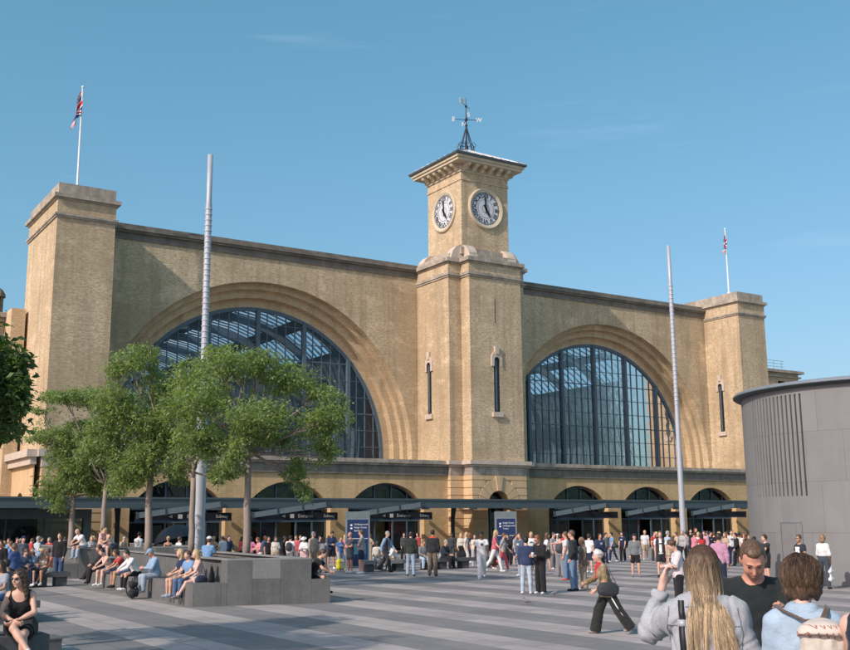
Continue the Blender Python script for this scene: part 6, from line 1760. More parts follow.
r = person(12.31, 45.50, 1.917, 1.70, pose='sitlean', sex='m', sk='l', hair=('bald', 'grey'), top=('tee', (0.72, 0.72, 0.71)), bot=('jeans', (0.3, 0.38, 0.47), 'denim'), shoe=(0.36, 0.36, 0.37), lab='bald man in a white t-shirt and blue jeans sitting on the granite block', seat=1.235)
r = person(12.85, 45.00, -2.373, 1.70, pose='sit', sex='f', sk='l', hair=('short', 'brown'), top=('tee', (0.62, 0.42, 0.4)), bot=('shorts', (0.62, 0.42, 0.4)), shoe=(0.72, 0.72, 0.71), lab='woman in a pale pink t-shirt sitting on the far wall turned to a blonde friend', seat=1.235)
r = person(13.32, 44.95, 1.806, 1.70, pose='sitlean', sex='f', sk='l', hair=('bun', 'blonde'), top=('vest', (0.72, 0.72, 0.71)), bot=('jeans', (0.3, 0.38, 0.47)), shoe=(0.72, 0.72, 0.71), lab='blonde woman in a white top bending over a bag beside the woman in pale pink', seat=1.235); shoulder_bag(r, (.03,.035,.05), 'dark bag with a green stripe on the lap of the bending blonde woman', -1)
r = person(10.90, 37.86, 1.465, 1.70, pose='sitcross', sex='m', sk='t', hair=('short', 'dark'), top=('jacket', (0.014, 0.014, 0.016)), bot=('trousers', (0.014, 0.014, 0.016)), shoe=(0.014, 0.014, 0.016), lab='man all in black with crossed legs and boots at the far end of the bench', seat=0.6)
r = person(10.85, 36.62, 1.806, 1.70, pose='sitlean', sex='f', sk='p', hair=('bun', 'dark'), top=('vest', (0.6, 0.42, 0.34)), bot=('skirt', (0.07, 0.13, 0.24)), shoe=(0.72, 0.72, 0.71), lab='woman in a strappy pale top and blue skirt leaning forward on the bench', seat=0.6)
r = person(10.90, 35.11, 1.532, 1.70, pose='sitlean', sex='f', sk='t', hair=('tail', 'dark'), top=('tee', (0.4, 0.05, 0.05)), bot=('shorts', (0.07, 0.13, 0.24)), shoe=(0.014, 0.014, 0.016), lab='dark haired woman in a red t-shirt bending over her knees on the bench', seat=0.6)
r = person(10.80, 33.65, 1.609, 1.70, pose='sitlean', sex='m', sk='l', hair=('short', 'dark'), top=('shirt', (0.72, 0.72, 0.71)), bot=('skinny', (0.014, 0.014, 0.016)), shoe=(0.72, 0.72, 0.71), lab='man in a white long sleeved shirt and black trousers leaning forward on the bench', seat=0.6)
r = person(10.85, 31.97, 1.558, 1.70, pose='sitphone', sex='m', sk='r', hair=('short', 'grey'), top=('shirt', (0.26, 0.38, 0.5)), bot=('trousers', (0.3, 0.36, 0.42)), shoe=(0.36, 0.36, 0.37), lab='older man in a pale blue shirt and blue cap on the bench', seat=0.6, w=1.25, extra=cap((.22,.33,.45)))
r = person(10.85, 29.63, 1.569, 1.70, pose='sit', sex='f', sk='l', hair=('long', 'blonde'), top=('tee', (0.014, 0.024, 0.065)), bot=('shorts', (0.36, 0.28, 0.18)), shoe=(0.3, 0.36, 0.45), lab='woman with long blonde hair in a navy t-shirt and khaki shorts on the bench', seat=0.6)
r = person(10.80, 28.94, 1.824, 1.62, pose='sit', sex='m', sk='l', hair=('short', 'brown'), top=('tee', (0.16, 0.3, 0.48)), bot=('jeans', (0.07, 0.13, 0.24), 'denim'), shoe=(0.014, 0.014, 0.016), lab='person in a blue top and jeans squeezed between two blonde women on the bench', seat=0.6)
r = person(10.95, 28.64, 1.520, 1.70, pose='sitout', sex='f', sk='p', hair=('shoulder', 'blonde'), top=('vest', (0.6, 0.45, 0.42)), bot=('skirt', (0.62, 0.47, 0.42)), shoe=(0.17, 0.17, 0.18), lab='blonde woman in a pale pink dress at the near end of the bench', seat=0.6); shoulder_bag(r, (.02,.03,.06), 'navy strapped bag on the back of the woman in the pale pink dress', -1)
r = person(11.90, 30.51, -0.895, 1.55, pose='sit', sex='m', sk='l', hair=('short', 'brown'), top=('tee', (0.16, 0.3, 0.48)), bot=('shorts', (0.014, 0.024, 0.065)), shoe=(0.72, 0.72, 0.71), lab='person in a white cap seated behind the woman in the pale pink dress', seat=1.0, extra=cap((0.72, 0.72, 0.71)))
r = person(8.80, 40.30, -3.095, 1.70, pose='sitphone', sex='m', sk='l', hair=('short', 'brown'), top=('hoodie', (0.05, 0.08, 0.14)), bot=('jeans', (0.014, 0.024, 0.065)), shoe=(0.72, 0.72, 0.71), lab='man in a dark blue hoodie seated on the bench beside the denim shirt', seat=0.5)
r = person(5.30, 26.20, 2.069, 1.70, pose='sit', sex='f', sk='t', hair=('long', 'dark'), top=('tee', (0.3, 0.32, 0.36)), bot=('jeans', (0.07, 0.13, 0.24)), shoe=(0.72, 0.72, 0.71), lab='long dark haired woman in pale grey blue seated at the far left bench', seat=0.5)
r = person(7.39, 35.24, 0.491, 1.62, pose='contra', sex='f', sk='l', hair=('tail', 'brown'), top=('shirt', (0.05, 0.09, 0.22)), bot=('trousers', (0.014, 0.014, 0.016)), shoe=(0.014, 0.014, 0.016), lab='woman in a royal blue shirt standing between the two benches at far left')
r = person(11.11, 48.59, -1.272, 1.70, pose='stroll', sex='m', sk='l', hair=('short', 'grey'), top=('shirt', (0.42, 0.46, 0.5)), bot=('trousers', (0.014, 0.024, 0.065)), shoe=(0.014, 0.014, 0.016), lab='grey haired man in a pale blue shirt walking behind the seated denim shirt')
r = person(16.23, 50.58, -0.834, 1.86, pose='walk', sex='f', sk='l', hair=('bun', 'black'), top=('shirt', (0.72, 0.72, 0.71)), bot=('skinny', (0.014, 0.014, 0.016)), shoe=(0.014, 0.014, 0.016), lab='dark haired woman in a loose white shirt walking away behind the bench')
r = person(16.64, 47.54, 2.892, 1.62, pose='contra', sex='f', sk='t', hair=('short', 'blonde'), top=('vest', (0.014, 0.014, 0.016)), bot=('trousers', (0.014, 0.014, 0.016)), shoe=(0.014, 0.014, 0.016), lab='fair haired woman in a black vest and sunglasses in front of the open black umbrella', glasses=True)
r = person(17.03, 47.18, -1.394, 1.60, pose='stand', sex='m', sk='l', hair=('short', 'brown'), top=('tee', (0.72, 0.72, 0.71)), bot=('jeans', (0.07, 0.13, 0.24)), shoe=(0.72, 0.72, 0.71), lab='person in a white t-shirt reaching out beside the woman in the black vest')
r = person(21.32, 50.19, -1.798, 1.55, pose='phone', sex='f', sk='l', hair=('shoulder', 'dark'), top=('tee', (0.6, 0.08, 0.09)), bot=('jeans', (0.014, 0.024, 0.065)), shoe=(0.014, 0.014, 0.016), lab='woman in a bright coral red top left of the nearest tree trunk')
r = person(20.25, 45.49, 1.676, 1.55, pose='phone2', sex='f', sk='l', hair=('short', 'red'), top=('tee', (0.6, 0.25, 0.28)), bot=('shorts', (0.72, 0.72, 0.71)), shoe=(0.72, 0.72, 0.71), lab='woman in a pink and white top bending over right of the nearest tree trunk')
r = person(21.43, 47.11, 3.064, 1.55, pose='stand', sex='m', sk='t', hair=('short', 'black'), top=('tee', (0.014, 0.014, 0.016)), bot=('trousers', (0.014, 0.014, 0.016)), shoe=(0.014, 0.014, 0.016), lab='man in a plain black t-shirt between the pink and cream tops behind the planter')
r = person(21.69, 46.87, 2.883, 1.55, pose='phone', sex='f', sk='l', hair=('shoulder', 'brown'), top=('shirt', (0.6, 0.57, 0.5)), bot=('skirt', (0.45, 0.37, 0.27)), shoe=(0.014, 0.014, 0.016), lab='woman in a cream shirt standing behind the middle of the granite planter')
r = person(22.48, 47.56, -2.536, 1.55, pose='stand', sex='m', sk='d', hair=('short', 'black'), top=('hoodie', (0.014, 0.014, 0.016)), bot=('trousers', (0.014, 0.014, 0.016)), shoe=(0.014, 0.014, 0.016), lab='man in a black hoodie just left of the person with a grey backpack')
r = person(21.77, 45.41, -0.796, 1.60, pose='stand', sex='m', sk='l', hair=('short', 'black'), top=('tee', (0.72, 0.72, 0.71)), bot=('trousers', (0.17, 0.17, 0.18)), shoe=(0.72, 0.72, 0.71), lab='person in a white t-shirt with a dark backpack seen from behind the planter'); backpack(r, (.04,.045,.055), 'dark grey backpack on the person in a white t-shirt behind the planter')
r = person(22.26, 44.95, 2.333, 1.55, pose='phone2', sex='f', sk='l', hair=('short', 'brown'), top=('shirt', (0.72, 0.72, 0.71)), bot=('skirt', (0.62, 0.42, 0.4)), shoe=(0.72, 0.72, 0.71), lab='woman in a white sun hat and white shirt behind the planter', extra=cap((0.72, 0.72, 0.71),False,True))
r = person(21.69, 42.90, -2.912, 1.78, pose='stand', sex='m', sk='l', hair=('short', 'grey'), top=('shirt', (0.42, 0.34, 0.27)), bot=('trousers', (0.36, 0.28, 0.18)), shoe=(0.014, 0.014, 0.016), lab='tall man in a beige shirt standing behind the right end of the planter')
r = person(22.03, 42.59, -0.652, 1.55, pose='stand', sex='f', sk='l', hair=('shoulder', 'dark'), top=('tee', (0.36, 0.36, 0.37)), bot=('trousers', (0.17, 0.17, 0.18)), shoe=(0.014, 0.014, 0.016), lab='woman with a pale grey backpack beside the tall man in beige'); backpack(r, (.22,.23,.24), 'pale grey backpack beside the tall man in beige')
r = person(24.20, 45.94, 3.006, 1.78, pose='phone2', sex='m', sk='t', hair=('short', 'black'), top=('shirt', (0.02, 0.04, 0.09)), bot=('shorts', (0.014, 0.014, 0.016)), shoe=(0.72, 0.72, 0.71), lab='man in a navy top and white trainers standing right of the planter')
r = person(13.75, 27.35, -2.298, 1.70, pose='sitlean', sex='m', sk='l', hair=('short', 'dark'), top=('tee', (0.014, 0.014, 0.016)), bot=('trousers', (0.014, 0.014, 0.016)), shoe=(0.014, 0.014, 0.016), lab='man all in black hunched on the low right end of the granite planter', seat=0.66)
r = person(24.01, 44.69, -3.111, 1.55, pose='stroll', sex='f', sk='l', hair=('short', 'brown'), top=('tee', (0.06, 0.14, 0.34)), bot=('jeans', (0.36, 0.36, 0.37)), shoe=(0.72, 0.72, 0.71), lab='woman in a bright blue top with a yellow suitcase'); suitcase(r, 'yellow and pale grey hard suitcase standing left of the bald man')
r = person(22.93, 41.75, 1.679, 1.77, pose='cross', sex='m', sk='r', hair=('bald', 'grey'), top=('tee', (0.055, 0.06, 0.075)), bot=('shorts', (0.075, 0.08, 0.1)), shoe=(0.72, 0.72, 0.71), lab='bald man in dark grey t-shirt and shorts with folded arms', w=1.15)
r = person(22.86, 40.62, 0.884, 1.86, pose='cross', sex='m', sk='l', hair=('short', 'brown'), top=('tee', (0.3, 0.29, 0.29)), bot=('shorts', (0.014, 0.024, 0.065)), shoe=(0.72, 0.72, 0.71), lab='man in a pale grey t-shirt and navy shorts facing the bald man', w=1.1)
r = person(24.57, 42.20, -0.702, 1.70, pose='sit', sex='f', sk='l', hair=('tail', 'dark'), top=('hoodie', (0.6, 0.57, 0.5)), bot=('jeans', (0.3, 0.38, 0.47)), shoe=(0.72, 0.72, 0.71), lab='woman in a cream hoodie seated left of the walking man in a waistcoat', seat=0.46); backpack(r, (.5,.46,.4), 'cream backpack on the seated woman in a cream hoodie')
r = person(24.61, 41.46, -2.630, 1.83, pose='walk', sex='m', sk='l', hair=('short', 'grey'), top=('shirt', (0.27, 0.38, 0.52)), bot=('trousers', (0.03, 0.03, 0.035)), shoe=(0.014, 0.014, 0.016), lab='man in a black waistcoat over a light blue shirt striding right', extra=gilet((.02,.022,.028)))
r = person(25.58, 42.20, 1.549, 1.70, pose='sitlean', sex='m', sk='t', hair=('short', 'dark'), top=('shirt', (0.72, 0.72, 0.71)), bot=('shorts', (0.45, 0.37, 0.27)), shoe=(0.72, 0.72, 0.71), lab='man in a white shirt and shorts hunched on the stone bench', seat=0.46)
r = person(23.58, 37.71, -0.646, 1.78, pose='contra', sex='m', sk='l', hair=('short', 'dark'), top=('jacket', (0.03, 0.036, 0.03)), bot=('jeans', (0.3, 0.38, 0.47), 'denim'), shoe=(0.014, 0.014, 0.016), lab='person in a dark olive jacket and pale jeans seen from behind')
r = person(27.06, 42.20, 2.921, 1.70, pose='sit', sex='m', sk='t', hair=('short', 'brown'), top=('shirt', (0.17, 0.17, 0.18)), bot=('jeans', (0.38, 0.5, 0.62)), shoe=(0.014, 0.014, 0.016), lab='person in a grey shirt seated on the bench between the two standing men', seat=0.46)
r = person(24.26, 37.09, -0.754, 1.85, pose='contra', sex='m', sk='t', hair=('short', 'black'), top=('jacket', (0.025, 0.027, 0.032)), bot=('trousers', (0.17, 0.125, 0.09)), shoe=(0.014, 0.014, 0.016), lab='man in a dark jacket with a red collar and brown trousers seen from behind', extra=collar((.5,.07,.03)))
r = person(28.24, 42.20, -2.684, 1.70, pose='sit', sex='m', sk='l', hair=('short', 'grey'), top=('jacket', (0.02, 0.026, 0.035)), bot=('trousers', (0.014, 0.014, 0.016)), shoe=(0.014, 0.014, 0.016), lab='man in a dark padded jacket seated at the right end of the stone bench', seat=0.46)
r = person(27.99, 42.25, 0.811, 1.60, pose='sit', sex='m', sk='l', hair=('short', 'brown'), top=('tee', (0.72, 0.72, 0.71)), bot=('trousers', (0.36, 0.36, 0.37)), shoe=(0.72, 0.72, 0.71), lab='person in a white t-shirt partly hidden by the man with the red collar', seat=0.46)
r = person(32.91, 47.54, 2.885, 1.55, pose='contra', sex='f', sk='l', hair=('long', 'blonde'), top=('shirt', (0.6, 0.57, 0.5)), bot=('longskirt', (0.014, 0.014, 0.016)), shoe=(0.014, 0.014, 0.016), lab='woman with long blonde hair in a cream shirt and long black skirt')
r = person(33.10, 47.35, -2.181, 1.62, pose='stroll', sex='f', sk='l', hair=('shoulder', 'blonde'), top=('tee', (0.6, 0.57, 0.5)), bot=('trousers', (0.6, 0.57, 0.5)), shoe=(0.72, 0.72, 0.71), lab='woman dressed in cream walking just right of the woman in the long black skirt')
r = person(33.35, 49.06, 2.545, 1.55, pose='stand', sex='m', sk='d', hair=('short', 'black'), top=('hoodie', (0.05, 0.052, 0.055)), bot=('trousers', (0.05, 0.052, 0.055)), shoe=(0.014, 0.014, 0.016), lab='distant person in a charcoal hoodie against the rusticated wall')
r = person(24.44, 33.90, 2.604, 1.86, pose='walk', sex='m', sk='d', hair=('short', 'black'), top=('tee', (0.72, 0.72, 0.71)), bot=('trousers', (0.72, 0.72, 0.71)), shoe=(0.72, 0.72, 0.71), lab='man all in white with a dark cap walking toward us', extra=cap((0.014, 0.014, 0.016)))
r = person(31.22, 43.88, 2.611, 1.55, pose='stroll', sex='f', sk='l', hair=('shoulder', 'brown'), top=('tee', (0.6, 0.57, 0.5)), bot=('trousers', (0.36, 0.36, 0.37)), shoe=(0.72, 0.72, 0.71), lab='woman in off white half hidden behind the man all in white')
r = person(28.20, 38.13, -2.469, 1.85, pose='walk2', sex='f', sk='l', hair=('shoulder', 'blonde'), top=('tee', (0.55, 0.13, 0.17)), bot=('skinny', (0.72, 0.72, 0.71)), shoe=(0.72, 0.72, 0.71), lab='blonde woman in a pink top and white trousers walking right'); tote(r, 0, (.09,.05,.035), 'dark brown bag hanging behind the woman in the pink top')
r = person(29.02, 38.64, -2.390, 1.70, pose='walk', sex='f', sk='l', hair=('short', 'brown'), top=('tee', (0.36, 0.36, 0.37)), bot=('skinny', (0.58, 0.09, 0.11)), shoe=(0.72, 0.72, 0.71), lab='person in coral red trousers walking beside the blonde woman in pink')
r = person(33.18, 43.65, 1.968, 1.55, pose='phone', sex='m', sk='l', hair=('short', 'dark'), top=('jacket', (0.014, 0.014, 0.016)), bot=('trousers', (0.014, 0.014, 0.016)), shoe=(0.014, 0.014, 0.016), lab='man in a black suit looking at a phone in front of the blue totem')
r = person(26.95, 34.67, 1.608, 1.70, pose='stand', sex='m', sk='l', hair=('short', 'brown'), top=('hoodie', (0.07, 0.1, 0.16)), bot=('jeans', (0.3, 0.38, 0.47)), shoe=(0.72, 0.72, 0.71), lab='person in a slate blue hoodie behind the one in the navy jumper')
r = person(20.51, 26.11, -0.701, 1.70, pose='contra', sex='m', sk='l', hair=('short', 'black'), top=('hoodie', (0.03, 0.045, 0.1)), bot=('skinny', (0.4, 0.48, 0.55), 'denim'), shoe=(0.72, 0.72, 0.71), lab='young person in a navy jumper and pale jeans seen from behind')
r = person(30.58, 38.52, 2.471, 1.68, pose='stand', sex='f', sk='l', hair=('shoulder', 'blonde'), top=('tee', (0.72, 0.72, 0.71)), bot=('trousers', (0.6, 0.57, 0.5)), shoe=(0.72, 0.72, 0.71), lab='person in white glimpsed between the navy jumper and the man in black')
r = person(20.83, 25.83, 1.765, 1.77, pose='phone2', sex='m', sk='r', hair=('short', 'red'), top=('shirt', (0.014, 0.014, 0.016)), bot=('trousers', (0.016, 0.016, 0.018)), shoe=(0.72, 0.72, 0.71), lab='man in black clothes and sunglasses holding a white paper cup', glasses=True, w=1.08); cup(r, 'white takeaway cup held by the man in black and sunglasses')
r = person(28.76, 35.23, -2.081, 1.70, pose='stroll', sex='f', sk='l', hair=('shoulder', 'brown'), top=('tee', (0.72, 0.72, 0.71)), bot=('skirt', (0.014, 0.014, 0.016)), shoe=(0.72, 0.72, 0.71), lab='woman in a white top and short black skirt with bare legs and white trainers')
r = person(31.95, 38.61, -2.786, 1.65, pose='stand', sex='m', sk='l', hair=('short', 'dark'), top=('tee', (0.3, 0.3, 0.3)), bot=('trousers', (0.17, 0.17, 0.18)), shoe=(0.72, 0.72, 0.71), lab='distant man in a pale grey t-shirt behind the man in the white cap')
r = person(27.65, 33.00, -0.959, 1.66, pose='stand', sex='m', sk='l', hair=('short', 'dark'), top=('tee', (0.36, 0.36, 0.37)), bot=('wide', (0.2, 0.2, 0.21)), shoe=(0.72, 0.72, 0.71), lab='person in wide grey trousers with a dark backpack'); backpack(r, (.07,.075,.085), 'dark grey backpack on the person in wide grey trousers')
r = person(34.18, 41.00, 2.970, 1.55, pose='stroll', sex='f', sk='l', hair=('short', 'brown'), top=('tee', (0.72, 0.72, 0.71)), bot=('trousers', (0.36, 0.36, 0.37)), shoe=(0.72, 0.72, 0.71), lab='person in a white shirt and white cap left of the pointing man', extra=cap((0.72, 0.72, 0.71)))
r = person(26.43, 31.21, 0.781, 1.77, pose='point', sex='m', sk='r', hair=('short', 'brown'), top=('tee', (0.58, 0.58, 0.58)), bot=('jeans', (0.12, 0.2, 0.32), 'denim'), shoe=(0.62, 0.1, 0.08), lab='man in a white t-shirt and coral shoes pointing left with a straight arm')
r = person(22.51, 26.25, 0.687, 1.88, pose='pocket', sex='m', sk='l', hair=('short', 'brown'), top=('hoodie', (0.02, 0.024, 0.027)), bot=('skinny', (0.14, 0.22, 0.33), 'denim'), shoe=(0.014, 0.014, 0.016), lab='man in a black jumper and blue jeans standing behind the pointing man')
r = person(23.07, 26.42, 1.376, 1.64, pose='contra', sex='f', sk='t', hair=('tail', 'light'), top=('tee', (0.17, 0.155, 0.13)), bot=('wide', (0.3, 0.25, 0.19)), shoe=(0.6, 0.57, 0.5), lab='woman in a taupe top and wide beige trousers'); shoulder_bag(r, (.14,.11,.08), 'small olive shoulder bag of the woman in beige trousers', -1, (.22,.08,.18))
r = person(30.64, 34.66, -1.248, 1.62, pose='stand', sex='m', sk='l', hair=('short', 'dark'), top=('tee', (0.72, 0.72, 0.71)), bot=('shorts', (0.014, 0.024, 0.065)), shoe=(0.72, 0.72, 0.71), lab='person in a white t-shirt behind the woman in beige trousers')
r = person(31.58, 35.01, 2.931, 1.62, pose='stand', sex='m', sk='r', hair=('short', 'dark'), top=('hoodie', (0.03, 0.04, 0.09)), bot=('trousers', (0.05, 0.052, 0.055)), shoe=(0.014, 0.014, 0.016), lab='sunburnt man in a navy hoodie behind the white haired woman')
r = person(14.61, 16.03, 1.006, 1.66, pose='walk', sex='f', sk='l', hair=('curly', 'white'), top=('tunic', (0.22, 0.17, 0.09), 'floral'), bot=('wide', (0.022, 0.024, 0.022)), shoe=(0.25, 0.22, 0.2), lab='white haired woman in a colourful patterned jacket and flared black trousers striding left', extra=multi(scarf((.5,.03,.04)), side_stripe()), over=dict(arms=((-5,12,50,6),(30,12,70,30)), legs=((-26,3,-34),(24,3,12)), lean=14)); shoulder_bag(r, (.03,.034,.04), 'big black handbag under the arm of the white haired woman', -1, (.40,.13,.26), 0.06)
r = person(29.82, 31.05, 2.551, 1.65, pose='contra', sex='m', sk='l', hair=('short', 'dark'), top=('hoodie', (0.17, 0.19, 0.2)), bot=('shorts', (0.014, 0.014, 0.016)), shoe=(0.17, 0.17, 0.18), lab='man in a grey jumper over black and black shorts walking toward us', extra=cap((0.014, 0.014, 0.016))); backpack(r, (.02,.02,.022), 'black backpack of the man in the grey jumper')
r = person(42.76, 43.68, 2.454, 1.62, pose='stroll', sex='m', sk='l', hair=('short', 'blonde'), top=('tee', (0.6, 0.62, 0.66)), bot=('shorts', (0.36, 0.28, 0.18)), shoe=(0.72, 0.72, 0.71), lab='man in a white printed t-shirt and khaki shorts farther back by the entrance')
r = person(30.56, 30.38, 2.353, 1.76, pose='stroll', sex='m', sk='l', hair=('short', 'brown'), top=('tee', (0.72, 0.72, 0.71)), bot=('shorts', (0.025, 0.027, 0.03)), shoe=(0.014, 0.014, 0.016), lab='man in a white t-shirt, open dark waistcoat and black shorts', extra=gilet((.03,.035,.04)))
r = person(36.45, 35.76, -1.842, 1.67, pose='stand', sex='m', sk='l', hair=('short', 'grey'), top=('tee', (0.36, 0.5, 0.62)), bot=('shorts', (0.45, 0.37, 0.27)), shoe=(0.72, 0.72, 0.71), lab='man in a light blue t-shirt behind the one in the dark waistcoat')
r = person(18.44, 17.81, 1.030, 1.74, pose='phone2', sex='f', sk='l', hair=('curly', 'brown'), top=('hoodie', (0.6, 0.56, 0.56)), bot=('trousers', (0.014, 0.014, 0.016)), shoe=(0.72, 0.72, 0.71), lab='curly haired woman in a cream hoodie looking down at her hands behind the denim jacket', head=(-30, 0), over=dict(legs=((4,4,-2),(-2,4,-4))))
r = person(41.16, 39.31, 1.984, 1.65, pose='stroll', sex='f', sk='l', hair=('shoulder', 'grey'), top=('shirt', (0.36, 0.36, 0.37)), bot=('trousers', (0.014, 0.014, 0.016)), shoe=(0.014, 0.014, 0.016), lab='grey haired person by the foot of the right hand mast')
r = person(44.50, 41.89, 2.501, 1.66, pose='stand', sex='m', sk='l', hair=('short', 'dark'), top=('shirt', (0.014, 0.014, 0.016)), bot=('trousers', (0.014, 0.014, 0.016)), shoe=(0.014, 0.014, 0.016), lab='man in black at the left of the group by the right hand doorway')
r = person(45.81, 42.75, 2.845, 1.70, pose='contra', sex='f', sk='l', hair=('shoulder', 'red'), top=('tee', (0.55, 0.25, 0.1)), bot=('trousers', (0.014, 0.014, 0.016)), shoe=(0.014, 0.014, 0.016), lab='red haired woman in an orange top by the right hand doorway')
r = person(40.80, 37.89, 2.145, 1.55, pose='stand', sex='f', sk='l', hair=('shoulder', 'blonde'), top=('shirt', (0.72, 0.72, 0.71)), bot=('trousers', (0.36, 0.36, 0.37)), shoe=(0.014, 0.014, 0.016), lab='blonde woman in white by the right hand doorway')
r = person(41.94, 38.54, 1.790, 1.59, pose='stand', sex='m', sk='l', hair=('short', 'brown'), top=('shirt', (0.5, 0.28, 0.34)), bot=('trousers', (0.36, 0.36, 0.37)), shoe=(0.014, 0.014, 0.016), lab='man in a dusty pink shirt by the right hand doorway')
r = person(44.13, 40.19, -2.926, 1.55, pose='stroll', sex='m', sk='l', hair=('short', 'black'), top=('tee', (0.014, 0.024, 0.065)), bot=('trousers', (0.014, 0.024, 0.065)), shoe=(0.014, 0.014, 0.016), lab='man in navy farthest inside the right hand doorway')
r = person(39.96, 35.41, 1.598, 1.55, pose='contra', sex='f', sk='l', hair=('shoulder', 'light'), top=('tee', (0.45, 0.33, 0.25)), bot=('trousers', (0.014, 0.014, 0.016)), shoe=(0.014, 0.014, 0.016), lab='fair haired woman in a tan top right of the man in the pink shirt')
r = person(41.93, 36.77, 2.640, 1.65, pose='contra', sex='m', sk='l', hair=('short', 'dark'), top=('tee', (0.6, 0.6, 0.6)), bot=('trousers', (0.014, 0.024, 0.065)), shoe=(0.014, 0.014, 0.016), lab='man in a pale shirt beneath the last brick pier')
r = person(40.32, 35.05, 1.065, 1.55, pose='stroll', sex='m', sk='l', hair=('short', 'black'), top=('shirt', (0.014, 0.014, 0.016)), bot=('trousers', (0.014, 0.014, 0.016)), shoe=(0.014, 0.014, 0.016), lab='man in black beside the last brick pier')
r = person(40.55, 34.83, 2.979, 1.55, pose='contra', sex='f', sk='l', hair=('shoulder', 'brown'), top=('tee', (0.72, 0.72, 0.71)), bot=('trousers', (0.17, 0.17, 0.18)), shoe=(0.014, 0.014, 0.016), lab='woman in white closest to the round grey building')
r = person(21.82, 52.99, -3.009, 1.55, pose='stroll', sex='m', sk='l', hair=('short', 'black'), top=('shirt', (0.014, 0.024, 0.065)), bot=('trousers', (0.014, 0.014, 0.016)), shoe=(0.014, 0.014, 0.016), lab='man in navy against the brick pier left of the coral top')
r = person(23.95, 49.26, 2.165, 1.55, pose='stand', sex='m', sk='l', hair=('short', 'brown'), top=('shirt', (0.5, 0.1, 0.12)), bot=('trousers', (0.17, 0.17, 0.18)), shoe=(0.014, 0.014, 0.016), lab='person in a red top between two people in white behind the planter')
r = person(33.07, 53.65, 2.764, 1.55, pose='stand', sex='f', sk='l', hair=('shoulder', 'dark'), top=('shirt', (0.05, 0.052, 0.055)), bot=('trousers', (0.014, 0.014, 0.016)), shoe=(0.014, 0.014, 0.016), lab='distant person in charcoal near the dark doorway left of centre')
r = person(33.66, 53.05, 1.878, 1.55, pose='stand', sex='f', sk='l', hair=('shoulder', 'dark'), top=('shirt', (0.3, 0.05, 0.05)), bot=('trousers', (0.014, 0.014, 0.016)), shoe=(0.014, 0.014, 0.016), lab='distant woman in dark red under the red advert panel')
r = person(38.36, 42.11, -2.833, 1.55, pose='stroll', sex='m', sk='l', hair=('short', 'dark'), top=('shirt', (0.17, 0.17, 0.18)), bot=('trousers', (0.014, 0.024, 0.065)), shoe=(0.014, 0.014, 0.016), lab='distant man in grey in front of the middle brick pier')
r = person(40.87, 43.50, 2.038, 1.55, pose='contra', sex='f', sk='l', hair=('shoulder', 'dark'), top=('tee', (0.014, 0.024, 0.065)), bot=('trousers', (0.014, 0.014, 0.016)), shoe=(0.014, 0.014, 0.016), lab='distant woman in navy deep in the shaded doorway')
r = person(42.07, 42.28, 3.057, 1.55, pose='contra', sex='m', sk='l', hair=('short', 'dark'), top=('tee', (0.4, 0.06, 0.05)), bot=('trousers', (0.05, 0.052, 0.055)), shoe=(0.014, 0.014, 0.016), lab='distant man in red near the red advert panel on the right')
r = person(41.91, 40.45, 1.117, 1.55, pose='stroll', sex='m', sk='l', hair=('short', 'brown'), top=('shirt', (0.5, 0.4, 0.3)), bot=('trousers', (0.014, 0.024, 0.065)), shoe=(0.014, 0.014, 0.016), lab='man in a tan shirt left of the mast foot')
r = person(16.18, 58.46, -3.062, 1.55, pose='stroll', sex='f', sk='l', hair=('shoulder', 'blonde'), top=('shirt', (0.36, 0.36, 0.37)), bot=('trousers', (0.014, 0.024, 0.065)), shoe=(0.014, 0.014, 0.016), lab='distant woman in pale grey by the rusticated wall at left')
r = person(12.38, 58.72, -2.826, 1.55, pose='stroll', sex='m', sk='l', hair=('short', 'dark'), top=('tee', (0.014, 0.024, 0.065)), bot=('trousers', (0.014, 0.024, 0.065)), shoe=(0.014, 0.014, 0.016), lab='man in navy in front of the glazed shopfront at far left')
r = person(11.04, 54.03, 2.591, 1.55, pose='contra', sex='f', sk='l', hair=('shoulder', 'brown'), top=('tee', (0.16, 0.3, 0.48)), bot=('trousers', (0.014, 0.024, 0.065)), shoe=(0.014, 0.014, 0.016), lab='woman in blue in front of the glazed shopfront')
r = person(14.05, 60.52, -2.148, 1.55, pose='stand', sex='m', sk='l', hair=('short', 'black'), top=('shirt', (0.05, 0.09, 0.2)), bot=('trousers', (0.014, 0.014, 0.016)), shoe=(0.014, 0.014, 0.016), lab='man in a royal blue top behind the seated blonde woman')
r = person(24.38, 21.87, -1.102, 1.78, pose='contra', sex='m', sk='t', hair=('short', 'dark'), top=('shirt', (0.46, 0.24, 0.34)), bot=('trousers', (0.014, 0.024, 0.065)), shoe=(0.014, 0.014, 0.016), lab='man in a pink shirt seen from behind beyond the long blonde hair')
r = person(29.95, 24.78, 1.215, 1.65, pose='drink', sex='m', sk='l', hair=('short', 'dark'), top=('tee', (0.022, 0.025, 0.028)), bot=('shorts', (0.014, 0.014, 0.016)), shoe=(0.014, 0.014, 0.016), lab='man in black with one hand to his chin beside the round grey building')
r = person(31.63, 26.61, 1.747, 1.55, pose='phone', sex='m', sk='l', hair=('short', 'black'), top=('tee', (0.17, 0.17, 0.18)), bot=('trousers', (0.014, 0.014, 0.016)), shoe=(0.014, 0.014, 0.016), lab='half hidden man in grey behind the man in the black t-shirt with a phone')
